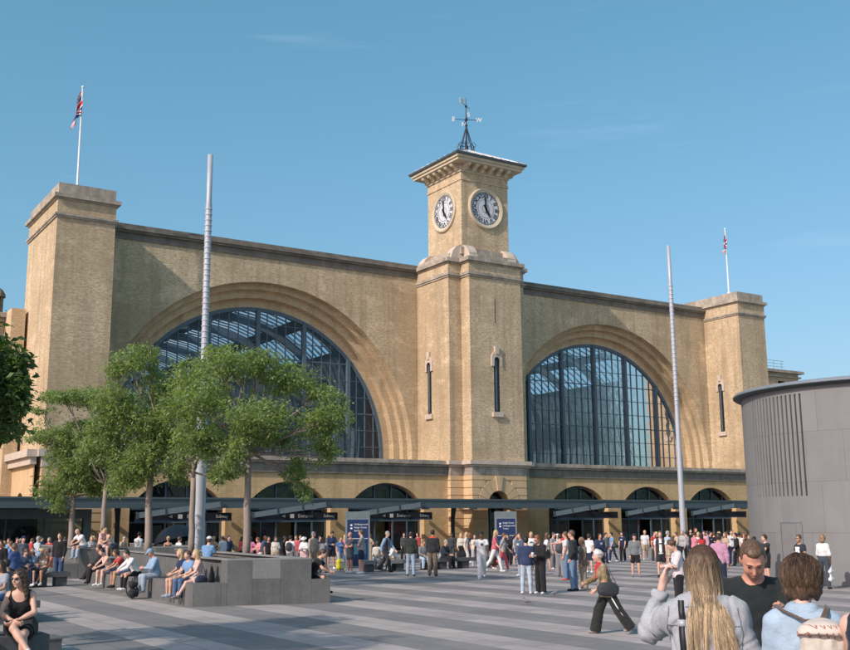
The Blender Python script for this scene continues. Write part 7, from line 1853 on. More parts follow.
r = person(29.06, 22.66, 1.622, 1.66, pose='contra', sex='f', sk='t', hair=('bun', 'brown'), top=('tee', (0.03, 0.035, 0.045)), bot=('trousers', (0.014, 0.014, 0.016)), shoe=(0.72, 0.72, 0.71), lab='woman in sunglasses and a black t-shirt with a white print by the grey wall', glasses=True, extra=print_())
r = person(29.19, 21.89, -1.276, 1.68, pose='contra', sex='f', sk='d', hair=('bob', 'light'), top=('crop', (0.66, 0.66, 0.66)), bot=('skinny', (0.05, 0.065, 0.08)), shoe=(0.014, 0.014, 0.016), lab='woman in a white cropped top and dark jeans carrying a white carrier bag'); tote(r, 1, (.72,.72,.72), 'white carrier bag held by the woman in the cropped top')
r = person(9.86, 48.98, 2.126, 1.55, pose='walk', sex='m', sk='d', hair=('short', 'blonde'), top=('tee', (0.16, 0.3, 0.48)), bot=('skinny', (0.014, 0.024, 0.065)), shoe=(0.72, 0.72, 0.71), lab='blonde haired man in blue top and navy trousers in front of the glazed shopfront')
r = person(9.73, 46.96, 1.000, 1.55, pose='walk', sex='f', sk='t', hair=('bun', 'brown'), top=('hoodie', (0.16, 0.3, 0.48)), bot=('skinny', (0.014, 0.024, 0.065)), shoe=(0.72, 0.72, 0.71), lab='brown haired woman in blue top and navy trousers in front of the glazed shopfront')
r = person(11.26, 52.49, 2.239, 1.55, pose='stand', sex='m', sk='d', hair=('short', 'grey'), top=('tee', (0.014, 0.014, 0.016)), bot=('trousers', (0.36, 0.28, 0.18)), shoe=(0.17, 0.17, 0.18), lab='grey haired man in black top and tan trousers in front of the glazed shopfront')
r = person(12.13, 54.40, -1.328, 1.55, pose='phone', sex='m', sk='p', hair=('short', 'brown'), top=('hoodie', (0.5, 0.045, 0.045)), bot=('skinny', (0.014, 0.014, 0.016)), shoe=(0.014, 0.014, 0.016), lab='brown haired man in red top and black trousers in front of the glazed shopfront')
r = person(13.43, 56.13, 2.559, 1.55, pose='stroll', sex='f', sk='l', hair=('shoulder', 'grey'), top=('tee', (0.5, 0.045, 0.045)), bot=('shorts', (0.36, 0.28, 0.18)), shoe=(0.72, 0.72, 0.71), lab='grey haired woman in red top and tan shorts in front of the glazed shopfront')
r = person(14.31, 56.88, -1.635, 1.55, pose='phone', sex='f', sk='p', hair=('bun', 'dark'), top=('vest', (0.17, 0.17, 0.18)), bot=('jeans', (0.17, 0.17, 0.18)), shoe=(0.17, 0.17, 0.18), lab='dark haired woman in grey top and grey trousers by the rusticated tower wall')
r = person(16.66, 59.81, -2.270, 1.55, pose='stand', sex='f', sk='l', hair=('long', 'blonde'), top=('tee', (0.05, 0.052, 0.055)), bot=('shorts', (0.07, 0.13, 0.24)), shoe=(0.17, 0.17, 0.18), lab='blonde haired woman in charcoal top and denim shorts by the rusticated tower wall')
r = person(17.11, 55.84, -2.603, 1.55, pose='phone', sex='m', sk='l', hair=('short', 'grey'), top=('tee', (0.45, 0.37, 0.27)), bot=('trousers', (0.014, 0.024, 0.065)), shoe=(0.014, 0.014, 0.016), lab='grey haired man in beige top and navy trousers by the rusticated tower wall')
r = person(18.87, 49.52, 2.215, 1.55, pose='stroll', sex='f', sk='l', hair=('tail', 'black'), top=('hoodie', (0.36, 0.36, 0.37)), bot=('jeans', (0.014, 0.014, 0.016)), shoe=(0.72, 0.72, 0.71), lab='black haired woman in pale grey top and black trousers near the leftmost doorway')
r = person(19.84, 50.06, 1.996, 1.55, pose='hips', sex='m', sk='t', hair=('short', 'blonde'), top=('tee', (0.36, 0.28, 0.18)), bot=('skinny', (0.014, 0.014, 0.016)), shoe=(0.72, 0.72, 0.71), lab='blonde haired man in khaki top and black trousers near the leftmost doorway')
r = person(20.63, 50.85, 0.294, 1.55, pose='stand', sex='m', sk='l', hair=('short', 'brown'), top=('hoodie', (0.72, 0.72, 0.71)), bot=('jeans', (0.014, 0.014, 0.016)), shoe=(0.17, 0.17, 0.18), lab='brown haired man in white top and black trousers near the leftmost doorway')
r = person(20.78, 47.72, -0.537, 1.55, pose='hips', sex='f', sk='l', hair=('tail', 'dark'), top=('shirt', (0.62, 0.22, 0.3)), bot=('jeans', (0.014, 0.014, 0.016)), shoe=(0.014, 0.014, 0.016), lab='dark haired woman in pink top and black trousers behind the granite planter')
r = person(22.23, 49.33, -2.661, 1.55, pose='contra', sex='f', sk='t', hair=('tail', 'red'), top=('hoodie', (0.16, 0.3, 0.48)), bot=('shorts', (0.17, 0.17, 0.18)), shoe=(0.17, 0.17, 0.18), lab='red haired woman in blue top and grey shorts behind the granite planter')
r = person(24.65, 50.24, 2.818, 1.55, pose='hips', sex='m', sk='l', hair=('short', 'brown'), top=('hoodie', (0.014, 0.024, 0.065)), bot=('shorts', (0.07, 0.13, 0.24)), shoe=(0.17, 0.17, 0.18), lab='brown haired man in navy top and denim shorts behind the granite planter')
r = person(24.28, 47.37, -3.055, 1.55, pose='stroll', sex='f', sk='l', hair=('tail', 'black'), top=('hoodie', (0.014, 0.024, 0.065)), bot=('jeans', (0.36, 0.28, 0.18)), shoe=(0.17, 0.17, 0.18), lab='black haired woman in navy top and tan trousers behind the granite planter')
r = person(26.38, 48.57, -2.144, 1.55, pose='stand', sex='f', sk='t', hair=('shoulder', 'blonde'), top=('tee', (0.62, 0.22, 0.3)), bot=('jeans', (0.07, 0.13, 0.24)), shoe=(0.014, 0.014, 0.016), lab='blonde haired woman in pink top and denim trousers near the left blue totem')
r = person(29.32, 51.12, 1.490, 1.55, pose='hips', sex='f', sk='l', hair=('tail', 'brown'), top=('tee', (0.36, 0.28, 0.18)), bot=('skinny', (0.36, 0.28, 0.18)), shoe=(0.014, 0.014, 0.016), lab='brown haired woman in khaki top and tan trousers near the left blue totem')
r = person(34.06, 48.35, -2.045, 1.55, pose='stand', sex='f', sk='t', hair=('long', 'red'), top=('tee', (0.014, 0.024, 0.065)), bot=('skinny', (0.014, 0.014, 0.016)), shoe=(0.72, 0.72, 0.71), lab='red haired woman in navy top and black trousers by the stone benches')
r = person(32.69, 42.45, -2.679, 1.55, pose='contra', sex='f', sk='l', hair=('tail', 'dark'), top=('tee', (0.36, 0.36, 0.37)), bot=('shorts', (0.014, 0.024, 0.065)), shoe=(0.17, 0.17, 0.18), lab='dark haired woman in pale grey top and navy shorts near the right blue totem')
r = person(36.00, 42.62, -0.199, 1.55, pose='stroll2', sex='m', sk='t', hair=('short', 'light'), top=('hoodie', (0.5, 0.045, 0.045)), bot=('jeans', (0.014, 0.024, 0.065)), shoe=(0.72, 0.72, 0.71), lab='light haired man in red top and navy trousers left of the middle brick pier')
r = person(39.53, 42.85, 1.235, 1.55, pose='stroll', sex='m', sk='l', hair=('short', 'black'), top=('tee', (0.16, 0.3, 0.48)), bot=('skinny', (0.014, 0.024, 0.065)), shoe=(0.72, 0.72, 0.71), lab='black haired man in blue top and navy trousers between the brick piers')
r = person(42.21, 42.13, 1.048, 1.55, pose='phone', sex='f', sk='p', hair=('tail', 'blonde'), top=('hoodie', (0.014, 0.014, 0.016)), bot=('jeans', (0.17, 0.17, 0.18)), shoe=(0.014, 0.014, 0.016), lab='blonde haired woman in black top and grey trousers between the brick piers')
r = person(42.27, 40.09, 0.168, 1.55, pose='stand', sex='f', sk='p', hair=('bun', 'black'), top=('vest', (0.62, 0.42, 0.4)), bot=('shorts', (0.17, 0.17, 0.18)), shoe=(0.17, 0.17, 0.18), lab='black haired woman in dusty rose top and grey shorts at the last doorway')
r = person(40.63, 38.06, -1.844, 1.55, pose='phone', sex='m', sk='t', hair=('short', 'black'), top=('tee', (0.62, 0.22, 0.3)), bot=('trousers', (0.17, 0.17, 0.18)), shoe=(0.72, 0.72, 0.71), lab='black haired man in pink top and grey trousers at the last doorway')
r = person(39.16, 36.18, -0.542, 1.55, pose='stroll2', sex='f', sk='p', hair=('shoulder', 'black'), top=('tee', (0.5, 0.045, 0.045)), bot=('jeans', (0.014, 0.024, 0.065)), shoe=(0.17, 0.17, 0.18), lab='black haired woman in red top and navy trousers at the last doorway')
r = person(45.13, 41.24, 0.672, 1.55, pose='stand', sex='m', sk='t', hair=('short', 'dark'), top=('hoodie', (0.16, 0.3, 0.48)), bot=('trousers', (0.07, 0.13, 0.24)), shoe=(0.17, 0.17, 0.18), lab='dark haired man in blue top and denim trousers at the last doorway')
r = person(44.27, 40.04, -1.012, 1.55, pose='walk', sex='m', sk='l', hair=('short', 'brown'), top=('tee', (0.014, 0.014, 0.016)), bot=('trousers', (0.07, 0.13, 0.24)), shoe=(0.72, 0.72, 0.71), lab='brown haired man in black top and denim trousers at the last doorway')
r = person(43.49, 38.86, 0.235, 1.55, pose='phone', sex='m', sk='l', hair=('short', 'blonde'), top=('tee', (0.62, 0.42, 0.4)), bot=('jeans', (0.014, 0.014, 0.016)), shoe=(0.17, 0.17, 0.18), lab='blonde haired man in dusty rose top and black trousers at the last doorway')
r = person(44.78, 39.52, 0.712, 1.55, pose='pocket', sex='f', sk='l', hair=('bun', 'black'), top=('tee', (0.5, 0.045, 0.045)), bot=('trousers', (0.07, 0.13, 0.24)), shoe=(0.72, 0.72, 0.71), lab='black haired woman in red top and denim trousers at the last doorway')
r = person(42.21, 36.50, -0.428, 1.55, pose='stand', sex='m', sk='d', hair=('short', 'black'), top=('tee', (0.6, 0.57, 0.5)), bot=('skinny', (0.014, 0.014, 0.016)), shoe=(0.17, 0.17, 0.18), lab='black haired man in off white top and black trousers at the last doorway')
r = person(39.81, 34.02, -0.413, 1.55, pose='pocket', sex='f', sk='d', hair=('bun', 'brown'), top=('vest', (0.014, 0.014, 0.016)), bot=('shorts', (0.07, 0.13, 0.24)), shoe=(0.014, 0.014, 0.016), lab='brown haired woman in black top and denim shorts at the last doorway')
r = person(36.19, 30.73, 1.827, 1.55, pose='stroll', sex='f', sk='t', hair=('shoulder', 'brown'), top=('hoodie', (0.05, 0.052, 0.055)), bot=('shorts', (0.07, 0.13, 0.24)), shoe=(0.72, 0.72, 0.71), lab='brown haired woman in charcoal top and denim shorts at the last doorway')
# ================================================================== FOREGROUND PEOPLE
def seam(Bvh, pts, r_, mb, off=0.003, n=26):
    """project a polyline onto a garment along +-Y of the person and lay a thin raised seam on it"""
    out = []
    for a, b in zip(pts[:-1], pts[1:]):
        for i in range(n):
            p = Vector(a).lerp(Vector(b), i/n); hit = Bvh.ray_cast(p+Vector((0,-0.6,0)), Vector((0,1,0)))
            if hit[0] is not None: out.append(hit[0]+hit[1]*off)
    if len(out) > 1: mb.tube(out, r_, 5)
def bvh_of(mesh):
    return BVHTree.FromPolygons([tuple(v) for v in mesh[0]], [tuple(int(i) for i in q) for q in mesh[1]])

def strand_hair(t, r, mat, n, paths, seed, width=0.0035, tip=0.3):
    rng = random.Random(seed); m = MB()
    for i in range(n):
        pts = paths(rng)
        w = width*rng.uniform(0.6,1.4)
        m.tube(pts, [w*(1-(1-tip)*(j/(len(pts)-1))**2) for j in range(len(pts))], 4, False)
    return mk('hair_strands', m.v, m.f, mat, t, True, local=True)

def ombre(name, root, tip, z0, z1):
    m, nt, b, out = newmat(name)
    pos = N(nt, 'ShaderNodeTexCoord').outputs['Object']; s = N(nt, 'ShaderNodeSeparateXYZ'); nt.links.new(pos, s.inputs[0])
    mr = N(nt, 'ShaderNodeMapRange'); mr.inputs[1].default_value = z0; mr.inputs[2].default_value = z1; nt.links.new(s.outputs[2], mr.inputs[0])
    c = mix(nt, mr.outputs[0], tip, root)
    rn = N(nt, 'ShaderNodeNewGeometry').outputs['Random Per Island']
    c = mix(nt, 1.0, c, ramp(nt, rn, [(0.0, 0.45), (0.5, 0.95), (1.0, 1.5)]), 'MULTIPLY')
    f = noise(nt, mapping(nt, pos, (55, 55, 3)), 1, 3, 0.6); c = mix(nt, 1.0, c, ramp(nt, f, [(0.3, 0.55), (0.7, 1.3)]), 'MULTIPLY')
    nt.links.new(c, b.inputs['Base Color']); b.inputs['Roughness'].default_value = 0.55; b.inputs['Specular IOR Level'].default_value = 0.3
    bump(nt, b, f, 0.4, 0.01)
    return m

# ---- W1 : long ombre hair, pale denim jacket, right arm raised to her face, seen from behind
W1BV = []
def w1_extra(t, r, h):
    at, q, k = r.at, r.hk, r.k
    # jacket re-made with loose sleeves
    J_ = Field(r.pelvis-A_(.5,.35,.15), r.neck1+A_(.5,.35,.12), 0.008)
    torso(J_, r, 0.034)
    J_.cone(r.up(-.06,-.01,-.02), r.up(-.06,0,.14), .145, .135, .06); J_.cone(r.up(.06,-.01,-.02), r.up(.06,0,.14), .145, .135, .06)
    for (sh, el, wr, fd, s) in r.arms:
        J_.cone(sh, el, 0.082, 0.074, 0.05); J_.cone(el, wr, 0.076, 0.046, 0.03, cut=[(wr-fd*0.01, fd)]); J_.cone(wr-fd*0.05, wr-fd*0.01, 0.046, 0.046, 0.005, cut=[(wr-fd*0.008, fd)])
    J_.cone(r.up(-.05,-.045,.52), r.up(.05,-.045,.52), .066, .066, .02)
    J_.carve(r.up(0,.05,.60), (.075,.09,.10))
    # folds: diagonal pulls from the shoulder blades and bunching in the sleeve
    X, Y, Z = J_.grid()
    o = r.pelvis
    cr_ = lambda ph, p=3: (1-np.abs(np.sin(ph)))**p
    wz = np.clip(1.25-np.abs(Z-o[2]-0.20)*3.0, 0.15, 1)
    f1 = cr_((Z-o[2])*13+X*15+1.3*np.sin(X*11+Z*9))*0.016*wz
    f2 = cr_((Z-o[2])*9-X*19+1.1*np.sin(Z*15+X*8)+1, 4)*0.013
    f4 = np.sin((Z-o[2])*40-X*62+1.9*np.sin(Z*20+X*8))*0.0030
    el = r.arms[0][1]; de = np.sqrt((X-el[0])**2+(Y-el[1])**2+(Z-el[2])**2)
    f3 = cr_(de*30+X*12+1.5*np.sin(Z*22))*0.022*np.clip(1.15-de*2.6, 0, 1)
    f1 = f1+f4
    J_.F = J_.F + f1 + f2 + f3
    J_.cut(r.up(0,0,-0.08), r.B@A_(0,0,-1.0))
    mesh = J_.mesh(); dm = fabric((.36,.375,.395), .85, 'denim', .1); jk = put('denim_jacket', mesh, dm, t)
    bv = bvh_of(mesh); W1BV.append(bv); m = MB(); u = lambda x, z: Vector(r.up(x, -0.1, z))
    seam(bv, [u(-.21,.405), u(0,.395), u(.21,.405)], .004, m)
    seam(bv, [u(-.085,.395), u(-.045,-.07)], .0035, m); seam(bv, [u(.085,.395), u(.045,-.07)], .0035, m)
    seam(bv, [u(-.185,.50), u(-.205,.36), u(-.19,.26)], .0035, m); seam(bv, [u(.185,.50), u(.205,.36), u(.19,.26)], .0035, m)
    seam(bv, [u(-.2,-.035), u(.2,-.035)], .004, m); seam(bv, [u(-.2,.015), u(.2,.015)], .003, m); seam(bv, [u(-.09,.50), u(0,.515), u(.09,.50)], .004, m)
    ob = mk('jacket_seams', m.v, m.f, fabric((.24,.26,.29), .8), t, True, local=True)
    # cap of hair over the skull plus long falling locks
    hm = ombre('long_ombre_hair', (.085,.050,.032), (.62,.47,.29), r.head[2]-0.20, r.head[2]+0.09)
    H_ = Field(r.head-A_(.25,.32,.40), r.head+A_(.25,.25,.2), 0.008)
    H_.ell(at(0,-.020,.030), (.083,.103,.098), r.Hm, 0, cut=[(at(0,.055,.05), r.Hm@norm(A_(0,1,-.3)))])
    for i in range(-3,4):
        a = at(i*.020,-.055+abs(i)*.012,.0); p1 = a+A_(i*.001+.01,-.030,-.10)
        H_.cone(a, p1, .040, .022, .035)
    for s in (-1,1): H_.cone(at(s*.070,.0,.03), at(s*.078,-.02,-.12), .026, .018, .03)
    put('hair', H_.mesh(), hm, t)
    bvj = bv; rl = random.Random(12); locks = []
    for i in range(34):
        th = PI*1.5 + (i/33-.5)*PI*1.15 + rl.gauss(0,.05); ph = rl.uniform(.75,1.25)
        sx = math.cos(th)
        ln = (.30+.25*rl.random()) if i % 4 == 1 else .13+.12*rl.random(); dx = sx*.022+.016+rl.gauss(0,.012)
        if sx > .45: dx += .045*rl.random()+.01; ln = .40+.2*rl.random()
        locks.append((th, ph, ln, dx, rl.uniform(0,6)))
    cr = Vector(at(0,-.015,.134))
    def path(rng):
        th, ph, ln, dx, w0 = rng.choice(locks); sp = rng.gauss(0,1)
        th = th+sp*.11; ln = ln*rng.uniform(.8,1.12); ph0 = .12+rng.random()*.15; pts = []
        for i in range(5):
            p_ = ph0+(ph+.35-ph0)*i/4
            pts.append(Vector(at(.0885*math.sin(p_)*math.cos(th), -.020+.109*math.sin(p_)*math.sin(th), .032+.104*math.cos(p_))))
        x, y, z_ = pts[-1]; n = 9; jx = rng.gauss(0,.012)+(rng.gauss(0,.03) if rng.random()<.05 else 0); jy = rng.random()
        for i in range(1, n+1):
            u_ = i/n; xx = r.head[0]+(x-r.head[0])*(1-.38*u_**.8)+dx*1.3*u_**1.9+jx*u_*(1-.55*u_)+.007*math.sin(u_*6+w0); zz = z_-ln*u_
            yy = y-.030*math.sin(min(1,u_*1.4)*PI/2)
            hit = bvj.ray_cast(Vector((xx, y-.7, zz)), Vector((0,1,0)))
            if hit[0] is not None and zz < r.head[2]-.15: yy = min(yy+.03, hit[0].y-.005-.018*jy)
            pts.append(Vector((xx, yy, zz)))
        for i in range(len(pts)-2, 4, -1): pts[i].y = (pts[i-1].y+pts[i].y*2+pts[i+1].y)/4
        return pts
    strand_hair(t, r, hm, 4200, path, 4, 0.0011, .3)
def strap_of(r, x0, col, lab):
    p = world(r, r.up(x0,-.13,.2)); t = thing('bag_strap', tuple(p), lab, 'bag', None, r.f)
    inv = lambda q: Vector(q)-Vector(r.up(x0,-.13,.2))
    m = MB(); pts = []
    for k in range(26):
        zz = .535-.50*k/25; q = Vector(r.up(x0+.02*k/25, 0, zz)); hit = W1BV[0].ray_cast(q+Vector((0,-.7,0)), Vector((0,1,0)))
        if hit[0] is not None: pts.append((hit[0]+hit[1]*.004, hit[1]))
    v = []
    for (q, n_) in pts:
        q = inv(q); v += [q+Vector((-.015,0,0)), q+Vector((.015,0,0)), q+Vector((.015,0,0))+n_*.005, q+Vector((-.015,0,0))+n_*.005]
    m.add(v, [(4*i+a_, 4*i+(a_+1)%4, 4*i+4+(a_+1)%4, 4*i+4+a_) for i in range(len(pts)-1) for a_ in range(4)])
    mk('strap', m.v, m.f, M['black'], t, True, local=True)
    qb = inv(pts[6][0]+pts[6][1]*.006); m = MB(); m.obox(qb, (1,0,0), pts[6][1], pts[6][1].cross(Vector((1,0,0))), .019, .004, .019); mk('strap_buckle', m.v, m.f, M['steel'], t, True, local=True)
    F = Field(A_(-.25,-.3,-.75), A_(.3,.2,-.3), .012); F.ell(A_(.06,-.05,-.52), (.17,.06,.13), None, 0); put('bag_body', F.mesh(), M['black'], t)
f1 = (4.336, 4.012, -0.964)
r = person(f1[0], f1[1], f1[2], 1.64, z=.40, pose='shade', sex='f', sk='p', hair=('bald','blonde'), top=('tee', (.7,.7,.7)), bot=('jeans', (.03,.05,.09)), shoe=(.6,.6,.6),
           lab='woman with very long dark rooted blonde hair and a pale denim jacket, seen from behind', h=.008,
           over=dict(arms=((58,40,166,14),(6,16,26,4)), lean=2), head=(-6,10), extra=w1_extra, curl=40, rough=0)
strap_of(r, -.115, None, 'black leather shoulder strap and bag over the pale denim jacket')

# ---- M1 : heavy man in a black t-shirt looking down at a phone
def m1_extra(t, r, h):
    at, q = r.at, r.hk
    H_ = Field(r.head-.2, r.head+.2, .006)
    H_.ell(at(0,-.022,.026), (.082,.102,.096), r.Hm, 0, cut=[(at(0,.046,.070), r.Hm@norm(A_(0,1,-.55))), (at(0,0,-.045), r.Hm@A_(0,-.25,-1))])
    H_.ell(at(0,.022,.092), (.050,.048,.028), r.Hm, .015)
    for s in (-1,1): H_.carve(at(s*.06,.075,.06), (.03,.05,.05)); H_.carve(at(s*.085,-.0,-.02), (.022,.03,.035))
    H_.wrinkle(.0018, 130); put('hair', H_.mesh(), hairmat('brown'), t)
    m = MB()
    for s in (-1,1):
        m.tube([Vector(at(s*.014,.094,.043)), Vector(at(s*.034,.094,.050)), Vector(at(s*.052,.082,.040))], [.0022,.0034,.0015], 6)
        mk('eyebrow', m.v, m.f, hairmat('brown'), t, True, local=True); m = MB()
    m = MB(); m.tube([Vector(at(-.022,.100,-.053)), Vector(at(0,.104,-.051)), Vector(at(.022,.100,-.053))], [.001,.0022,.001], 6); mk('lips', m.v, m.f, fabric((.42,.20,.16),.5), t, True, local=True)
f2 = (5.7, 4.834, 2.379)
r = person(f2[0], f2[1], f2[2], 1.76, z=.35, pose='phone', sex='m', sk='r', hair=('bald','brown'), top=('tee', (.016,.022,.023)), bot=('jeans', (.02,.03,.05)), shoe=(.3,.3,.3), w=1.3,
           lab='heavy set man in a black t-shirt looking down at the phone in his hand', h=.008,
           over=dict(arms=((32,14,114,16),(2,10,12,4)), lean=12), head=(-40,4), extra=m1_extra, curl=46, twist=-6)
# his left hand, on the right in the photo, holds the phone
sh, el, wr, fd, s = r.arms[0]
t = loc_thing('phone', r, wr+fd*0.085*r.k+A_(0.02,0.02,0.02), 'dark smartphone held by the heavy set man in a black t-shirt', 'phone')
m = MB(); ux, uz = Vector((.35,.93,.1)).normalized(), Vector((0,-.5,.86)); uy = uz.cross(ux).normalized(); uz = ux.cross(uy).normalized(); m.obox((0,0,0), ux, uy, uz, .076, .037, .0055); mk('phone_case', m.v, m.f, M['black'], t, local=True)
m = MB(); m.obox(uz*0.0068, ux, uy, uz, .071, .033, .001); mk('phone_screen', m.v, m.f, M['steel_dark'], t, local=True)

# ---- W2 : short tousled brown hair, pale blue shirt, woven white and red backpack
def w2_extra(t, r, h):
    at = r.at
    H_ = Field(r.head-A_(.2,.24,.22), r.head+.2, .007)
    H_.ell(at(0,-.018,.030), (.090,.108,.098), r.Hm, 0, cut=[(at(0,.070,.05), r.Hm@norm(A_(0,1,-.3)))])
    H_.ell(at(0,-.060,-.025), (.084,.058,.088), r.Hm, .03)
    for s in (-1,1): H_.ell(at(s*.072,-.01,-.02), (.032,.06,.085), r.Hm, .03)
    X, Y, Z = H_.grid(); H_.F = H_.F + .006*np.sin(X*85+Z*30)*np.sin(Z*60+Y*40) + .003*np.sin(X*190+Z*40); put('hair', H_.mesh(), ombre('tousled_brown_hair', (.060,.034,.022), (.16,.10,.06), r.head[2]-.2, r.head[2]+.05), t)
    def path(rng):
        th = rng.uniform(PI*.95, PI*2.05); ph = rng.uniform(.1,1.5)
        st = Vector(at(.094*math.sin(ph)*math.cos(th), -.02+.110*math.sin(ph)*math.sin(th), .030+.104*math.cos(ph)))
        ax_ = Vector(at(0,-.02,.03)); pts = []; sw = rng.gauss(0,.5); jit = abs(rng.gauss(0,.03))
        for i in range(6):
            u_ = i/5; p2 = min(ph+u_*1.15, 1.75+.3*rng.random()); t2 = th+sw*u_*.5
            rr = 1.0+.06*math.sin(u_*6+th*9)+jit
            z_ = .030+.104*math.cos(p2)*rr-(0.035*u_ if p2 > 1.5 else 0)
            pts.append(Vector(at(.099*math.sin(p2)*math.cos(t2)*rr, -.02+.118*math.sin(p2)*math.sin(t2)*rr, z_)))
        return pts
    strand_hair(t, r, ombre('tousled_brown_strands', (.07,.04,.026), (.26,.17,.10), r.head[2]-.2, r.head[2]+.12), 3600, path, 9, .0012)
f3 = (4.511, 3.534, -1.011)
r = person(f3[0], f3[1], f3[2], 1.565, z=.43, pose='stand', sex='f', sk='p', hair=('bald','brown'), top=('shirt', (.34,.44,.54), 'denim'), bot=('jeans', (.03,.05,.09)), shoe=(.6,.6,.6),
           lab='person with tousled brown hair and a pale blue shirt wearing a woven backpack', h=.008, extra=w2_extra, w=.88, head=(-10,-6), rough=0, over=dict(lean=4))
c = r.up(.115,-.155,.35); t = loc_thing('backpack', r, c, 'cream backpack with red woven diamond pattern and brown straps', 'backpack')
F = Field(A_(-.22,-.25,-.34), A_(.22,.12,.24), .009)
F.ell(A_(0,-.065,-.06), (.112,.080,.20), None, 0); F.cone(A_(-.05,-.05,-.20), A_(.05,-.05,-.20), .068, .068, .04); F.cone(A_(-.04,-.05,.06), A_(.04,-.05,.06), .062, .062, .04)
X, Y, Z = F.grid(); F.F = F.F + .006*np.sin(X*110)*np.clip((0.05-np.abs(Z-.03))*20, 0, 1)
F.cut(A_(0,.012,0), A_(0,1.,0)); put('pack', F.mesh(), fabric((.55,.49,.42), .8, 'rugbag'), t)
F = Field(A_(-.22,-.27,-.1), A_(.22,.12,.2), .008); F.ell(A_(0,-.075,.065), (.115,.098,.070), None, 0, cut=[(A_(0,0,.03), norm(A_(0,-.25,-1)))]); F.cut(A_(0,.02,0), A_(0,1.,0)); put('flap', F.mesh(), fabric((.57,.51,.44), .8, 'rugbag'), t)
m = MB(); loc = lambda x, y, z: Vector(r.up(x,y,z))-Vector(c)
for s in (-1,1): m.tube([Vector((s*.015,.0,.125)), loc(.07+s*.045,-.155,.485), loc(.02+s*.115,-.105,.535), loc(s*.135,-.02,.56), loc(s*.135,.1,.5), loc(s*.135,.155,.35), loc(s*.17,.10,.12), Vector((s*.13,.0,-.2))], .016, 8, True, .35)
mk('strap', m.v, m.f, fabric((.13,.085,.06), .6), t, True, local=True)

# ---- W3 : cut by the right edge
f4 = (4.473, 3.073, -1.492)
r = person(f4[0], f4[1], f4[2], 1.60, z=.43, pose='cross', sex='f', sk='p', hair=('short','brown'), top=('vest', (.012,.02,.035)), bot=('jeans', (.02,.03,.05)), shoe=(.6,.6,.6),
           lab='person in a sleeveless dark navy top cut off by the right edge', h=.012)

# ---- S1 : seated woman in sunglasses, lower left ; S2 beside her
def s1_extra(t, r, h):
    at = r.at
    H_ = Field(r.head-A_(.25,.3,.42), r.head+.2, .009)
    H_.ell(at(0,-.018,.032), (.088,.108,.100), r.Hm, 0, cut=[(at(0,.062,.05), r.Hm@norm(A_(0,1,-.35)))])
    for s in (-1,1): H_.cone(at(s*.080,-.02,.02), at(s*.10,-.02,-.20), .038, .030, .04); H_.cone(at(s*.10,-.02,-.2), at(s*.115,.0,-.29), .030, .016, .02)
    H_.cone(at(0,-.075,0), at(0,-.10,-.26), .075, .05, .05); H_.wrinkle(.005, 60, 1.0)
    put('hair', H_.mesh(), hairmat('dark'), t)
    def path(rng):
        s = rng.choice((-1,1)); a = Vector(at(s*rng.uniform(.0,.085), rng.uniform(-.09,.02), rng.uniform(.06,.12))); pts = [a]
        for i in range(1,8): pts.append(Vector(at(s*(.075+.04*rng.random()), -.05+.04*rng.random(), .08-i*.055))+Vector((.012*math.sin(i*1.8+a.x*90),0,0)))
        return pts
    strand_hair(t, r, hairmat('brown'), 160, path, 2, .003)
s1 = (3.28, 14.98)
r = person(s1[0], s1[1], 2.717, 1.66, pose='sitcross', sex='f', sk='l', hair=('bald','dark'), top=('dress', (.014,.014,.016)), bot=('skirt', (.014,.014,.016)), shoe=(.72,.72,.72),
           lab='woman in sunglasses and a black strappy dress sitting with crossed legs at lower left', h=.009, seat=.78, head=(-4,-30), glasses=True, extra=s1_extra,
           over=dict(arms=((34,14,40,58),(30,16,52,54)), legs=((84,4,2),(96,-12,30,-36)), lean=16), curl=35, rough=0)
s2 = (2.70, 15.10)
r = person(s2[0], s2[1], 2.79, 1.74, pose='sitlean', sex='m', sk='l', hair=('short','black'), top=('tee', (.016,.016,.018)), bot=('jeans', (.075,.08,.08), 'denim'), shoe=(.1,.1,.1),
           lab='man in faded grey jeans cut by the left edge, beside the woman in sunglasses', h=.010, seat=.78)
# ================================================================== CAMERA, SUN, SKY
cam_d = bpy.data.cameras.new('camera'); cam = bpy.data.objects.new('camera', cam_d); COL.objects.link(cam)
yaw, pitch, roll, Fpx = 0.57374352, 0.18532942, -0.00825915, 1048.948
fw = Vector((math.sin(yaw)*math.cos(pitch), math.cos(yaw)*math.cos(pitch), math.sin(pitch)))
rt = Vector((math.cos(yaw), -math.sin(yaw), 0)); upv = rt.cross(fw)
r2 = rt*math.cos(roll)+upv*math.sin(roll); u2 = -rt*math.sin(roll)+upv*math.cos(roll)
cam.matrix_world = Matrix(((r2.x,u2.x,-fw.x,0),(r2.y,u2.y,-fw.y,0),(r2.z,u2.z,-fw.z,2.2),(0,0,0,1)))
cam_d.sensor_width = 36.0; cam_d.sensor_fit = 'HORIZONTAL'; cam_d.lens = 36.0*Fpx/850.0
cam_d.clip_end = 3000; cam_d.clip_start = 0.05
scene.camera = cam
SUN_AZ, SUN_EL = R_(15.0), R_(34.4)      # travel direction of the light in plan, elevation
ld = Vector((math.cos(SUN_AZ)*math.cos(SUN_EL), math.sin(SUN_AZ)*math.cos(SUN_EL), -math.sin(SUN_EL)))
sd_ = bpy.data.lights.new('sun', 'SUN'); sun = bpy.data.objects.new('sun', sd_); COL.objects.link(sun)
sd_.energy = 2.5; sd_.angle = R_(0.53); sd_.color = (1.0, 0.92, 0.82)
sun.rotation_euler = ld.to_track_quat('-Z', 'Y').to_euler(); sun.location = (-40, -30, 60)
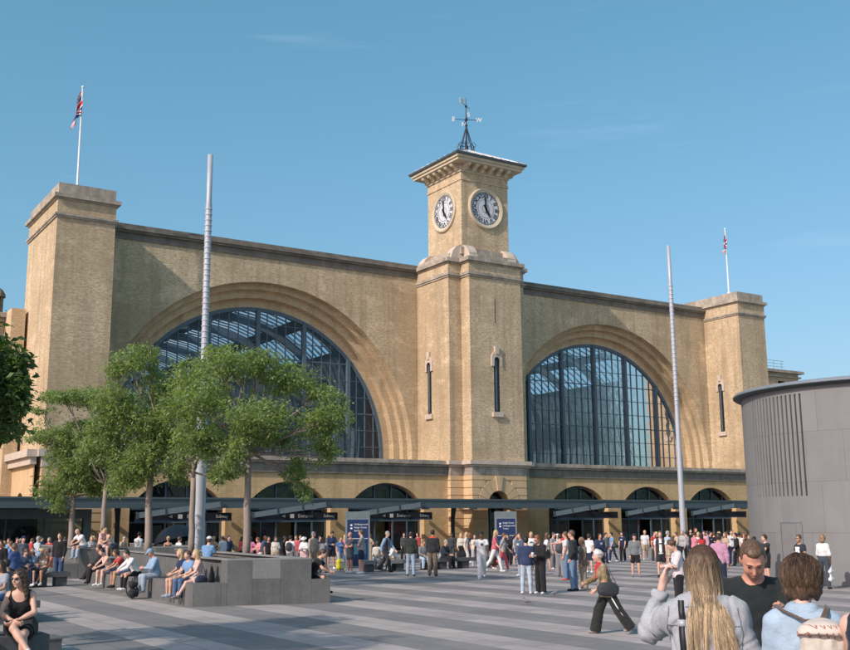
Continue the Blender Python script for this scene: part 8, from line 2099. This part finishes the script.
w = bpy.data.worlds.new('World'); scene.world = w; w.use_nodes = True; nt = w.node_tree; nt.nodes.clear()
out = nt.nodes.new('ShaderNodeOutputWorld'); bg = nt.nodes.new('ShaderNodeBackground'); sky = nt.nodes.new('ShaderNodeTexSky')
sky.sky_type = 'NISHITA'; sky.sun_disc = False; sky.sun_elevation = SUN_EL
sv = -ld; sky.sun_rotation = math.atan2(sv.x, sv.y)
sky.altitude = 50; sky.air_density = 1.0; sky.dust_density = 2.5; sky.ozone_density = 1.0
sp_ = nt.nodes.new('ShaderNodeSeparateColor'); nt.links.new(sky.outputs[0], sp_.inputs[0])
cm_ = nt.nodes.new('ShaderNodeCombineColor')
nt.links.new(math_(nt, 'MULTIPLY', sp_.outputs[0], 0.53), cm_.inputs[0])
nt.links.new(math_(nt, 'MULTIPLY', math_(nt, 'POWER', math_(nt, 'MULTIPLY', sp_.outputs[1], 0.50), 0.68), 1.70), cm_.inputs[1])
nt.links.new(math_(nt, 'MULTIPLY', math_(nt, 'POWER', math_(nt, 'MULTIPLY', sp_.outputs[2], 0.32), 0.74), 2.58), cm_.inputs[2])
col_ = cm_.outputs[0]
gen = nt.nodes.new('ShaderNodeTexCoord').outputs['Generated']
wn = noise(nt, mapping(nt, gen, (1.6, 1.6, 16), (0.4, 0.2, 0.3), (0.0, 0.12, 0.3)), 2.2, 7, 0.53)
col_ = mix(nt, ramp(nt, wn, [(0.62, 0.0), (0.84, 0.18)]), col_, (3.5, 4.2, 4.8))
nt.links.new(col_, bg.inputs[0]); bg.inputs[1].default_value = 0.15
nt.links.new(bg.outputs[0], out.inputs[0])
scene.render.engine = 'CYCLES'
scene.view_settings.view_transform = 'Standard'; scene.view_settings.look = 'None'; scene.view_settings.exposure = 0.55; scene.view_settings.gamma = 1.0
scene.view_settings.use_curve_mapping = False
scene.cycles.max_bounces = 8; scene.cycles.transparent_max_bounces = 12; scene.cycles.glossy_bounces = 3; scene.cycles.transmission_bounces = 4
scene.cycles.sample_clamp_indirect = 6
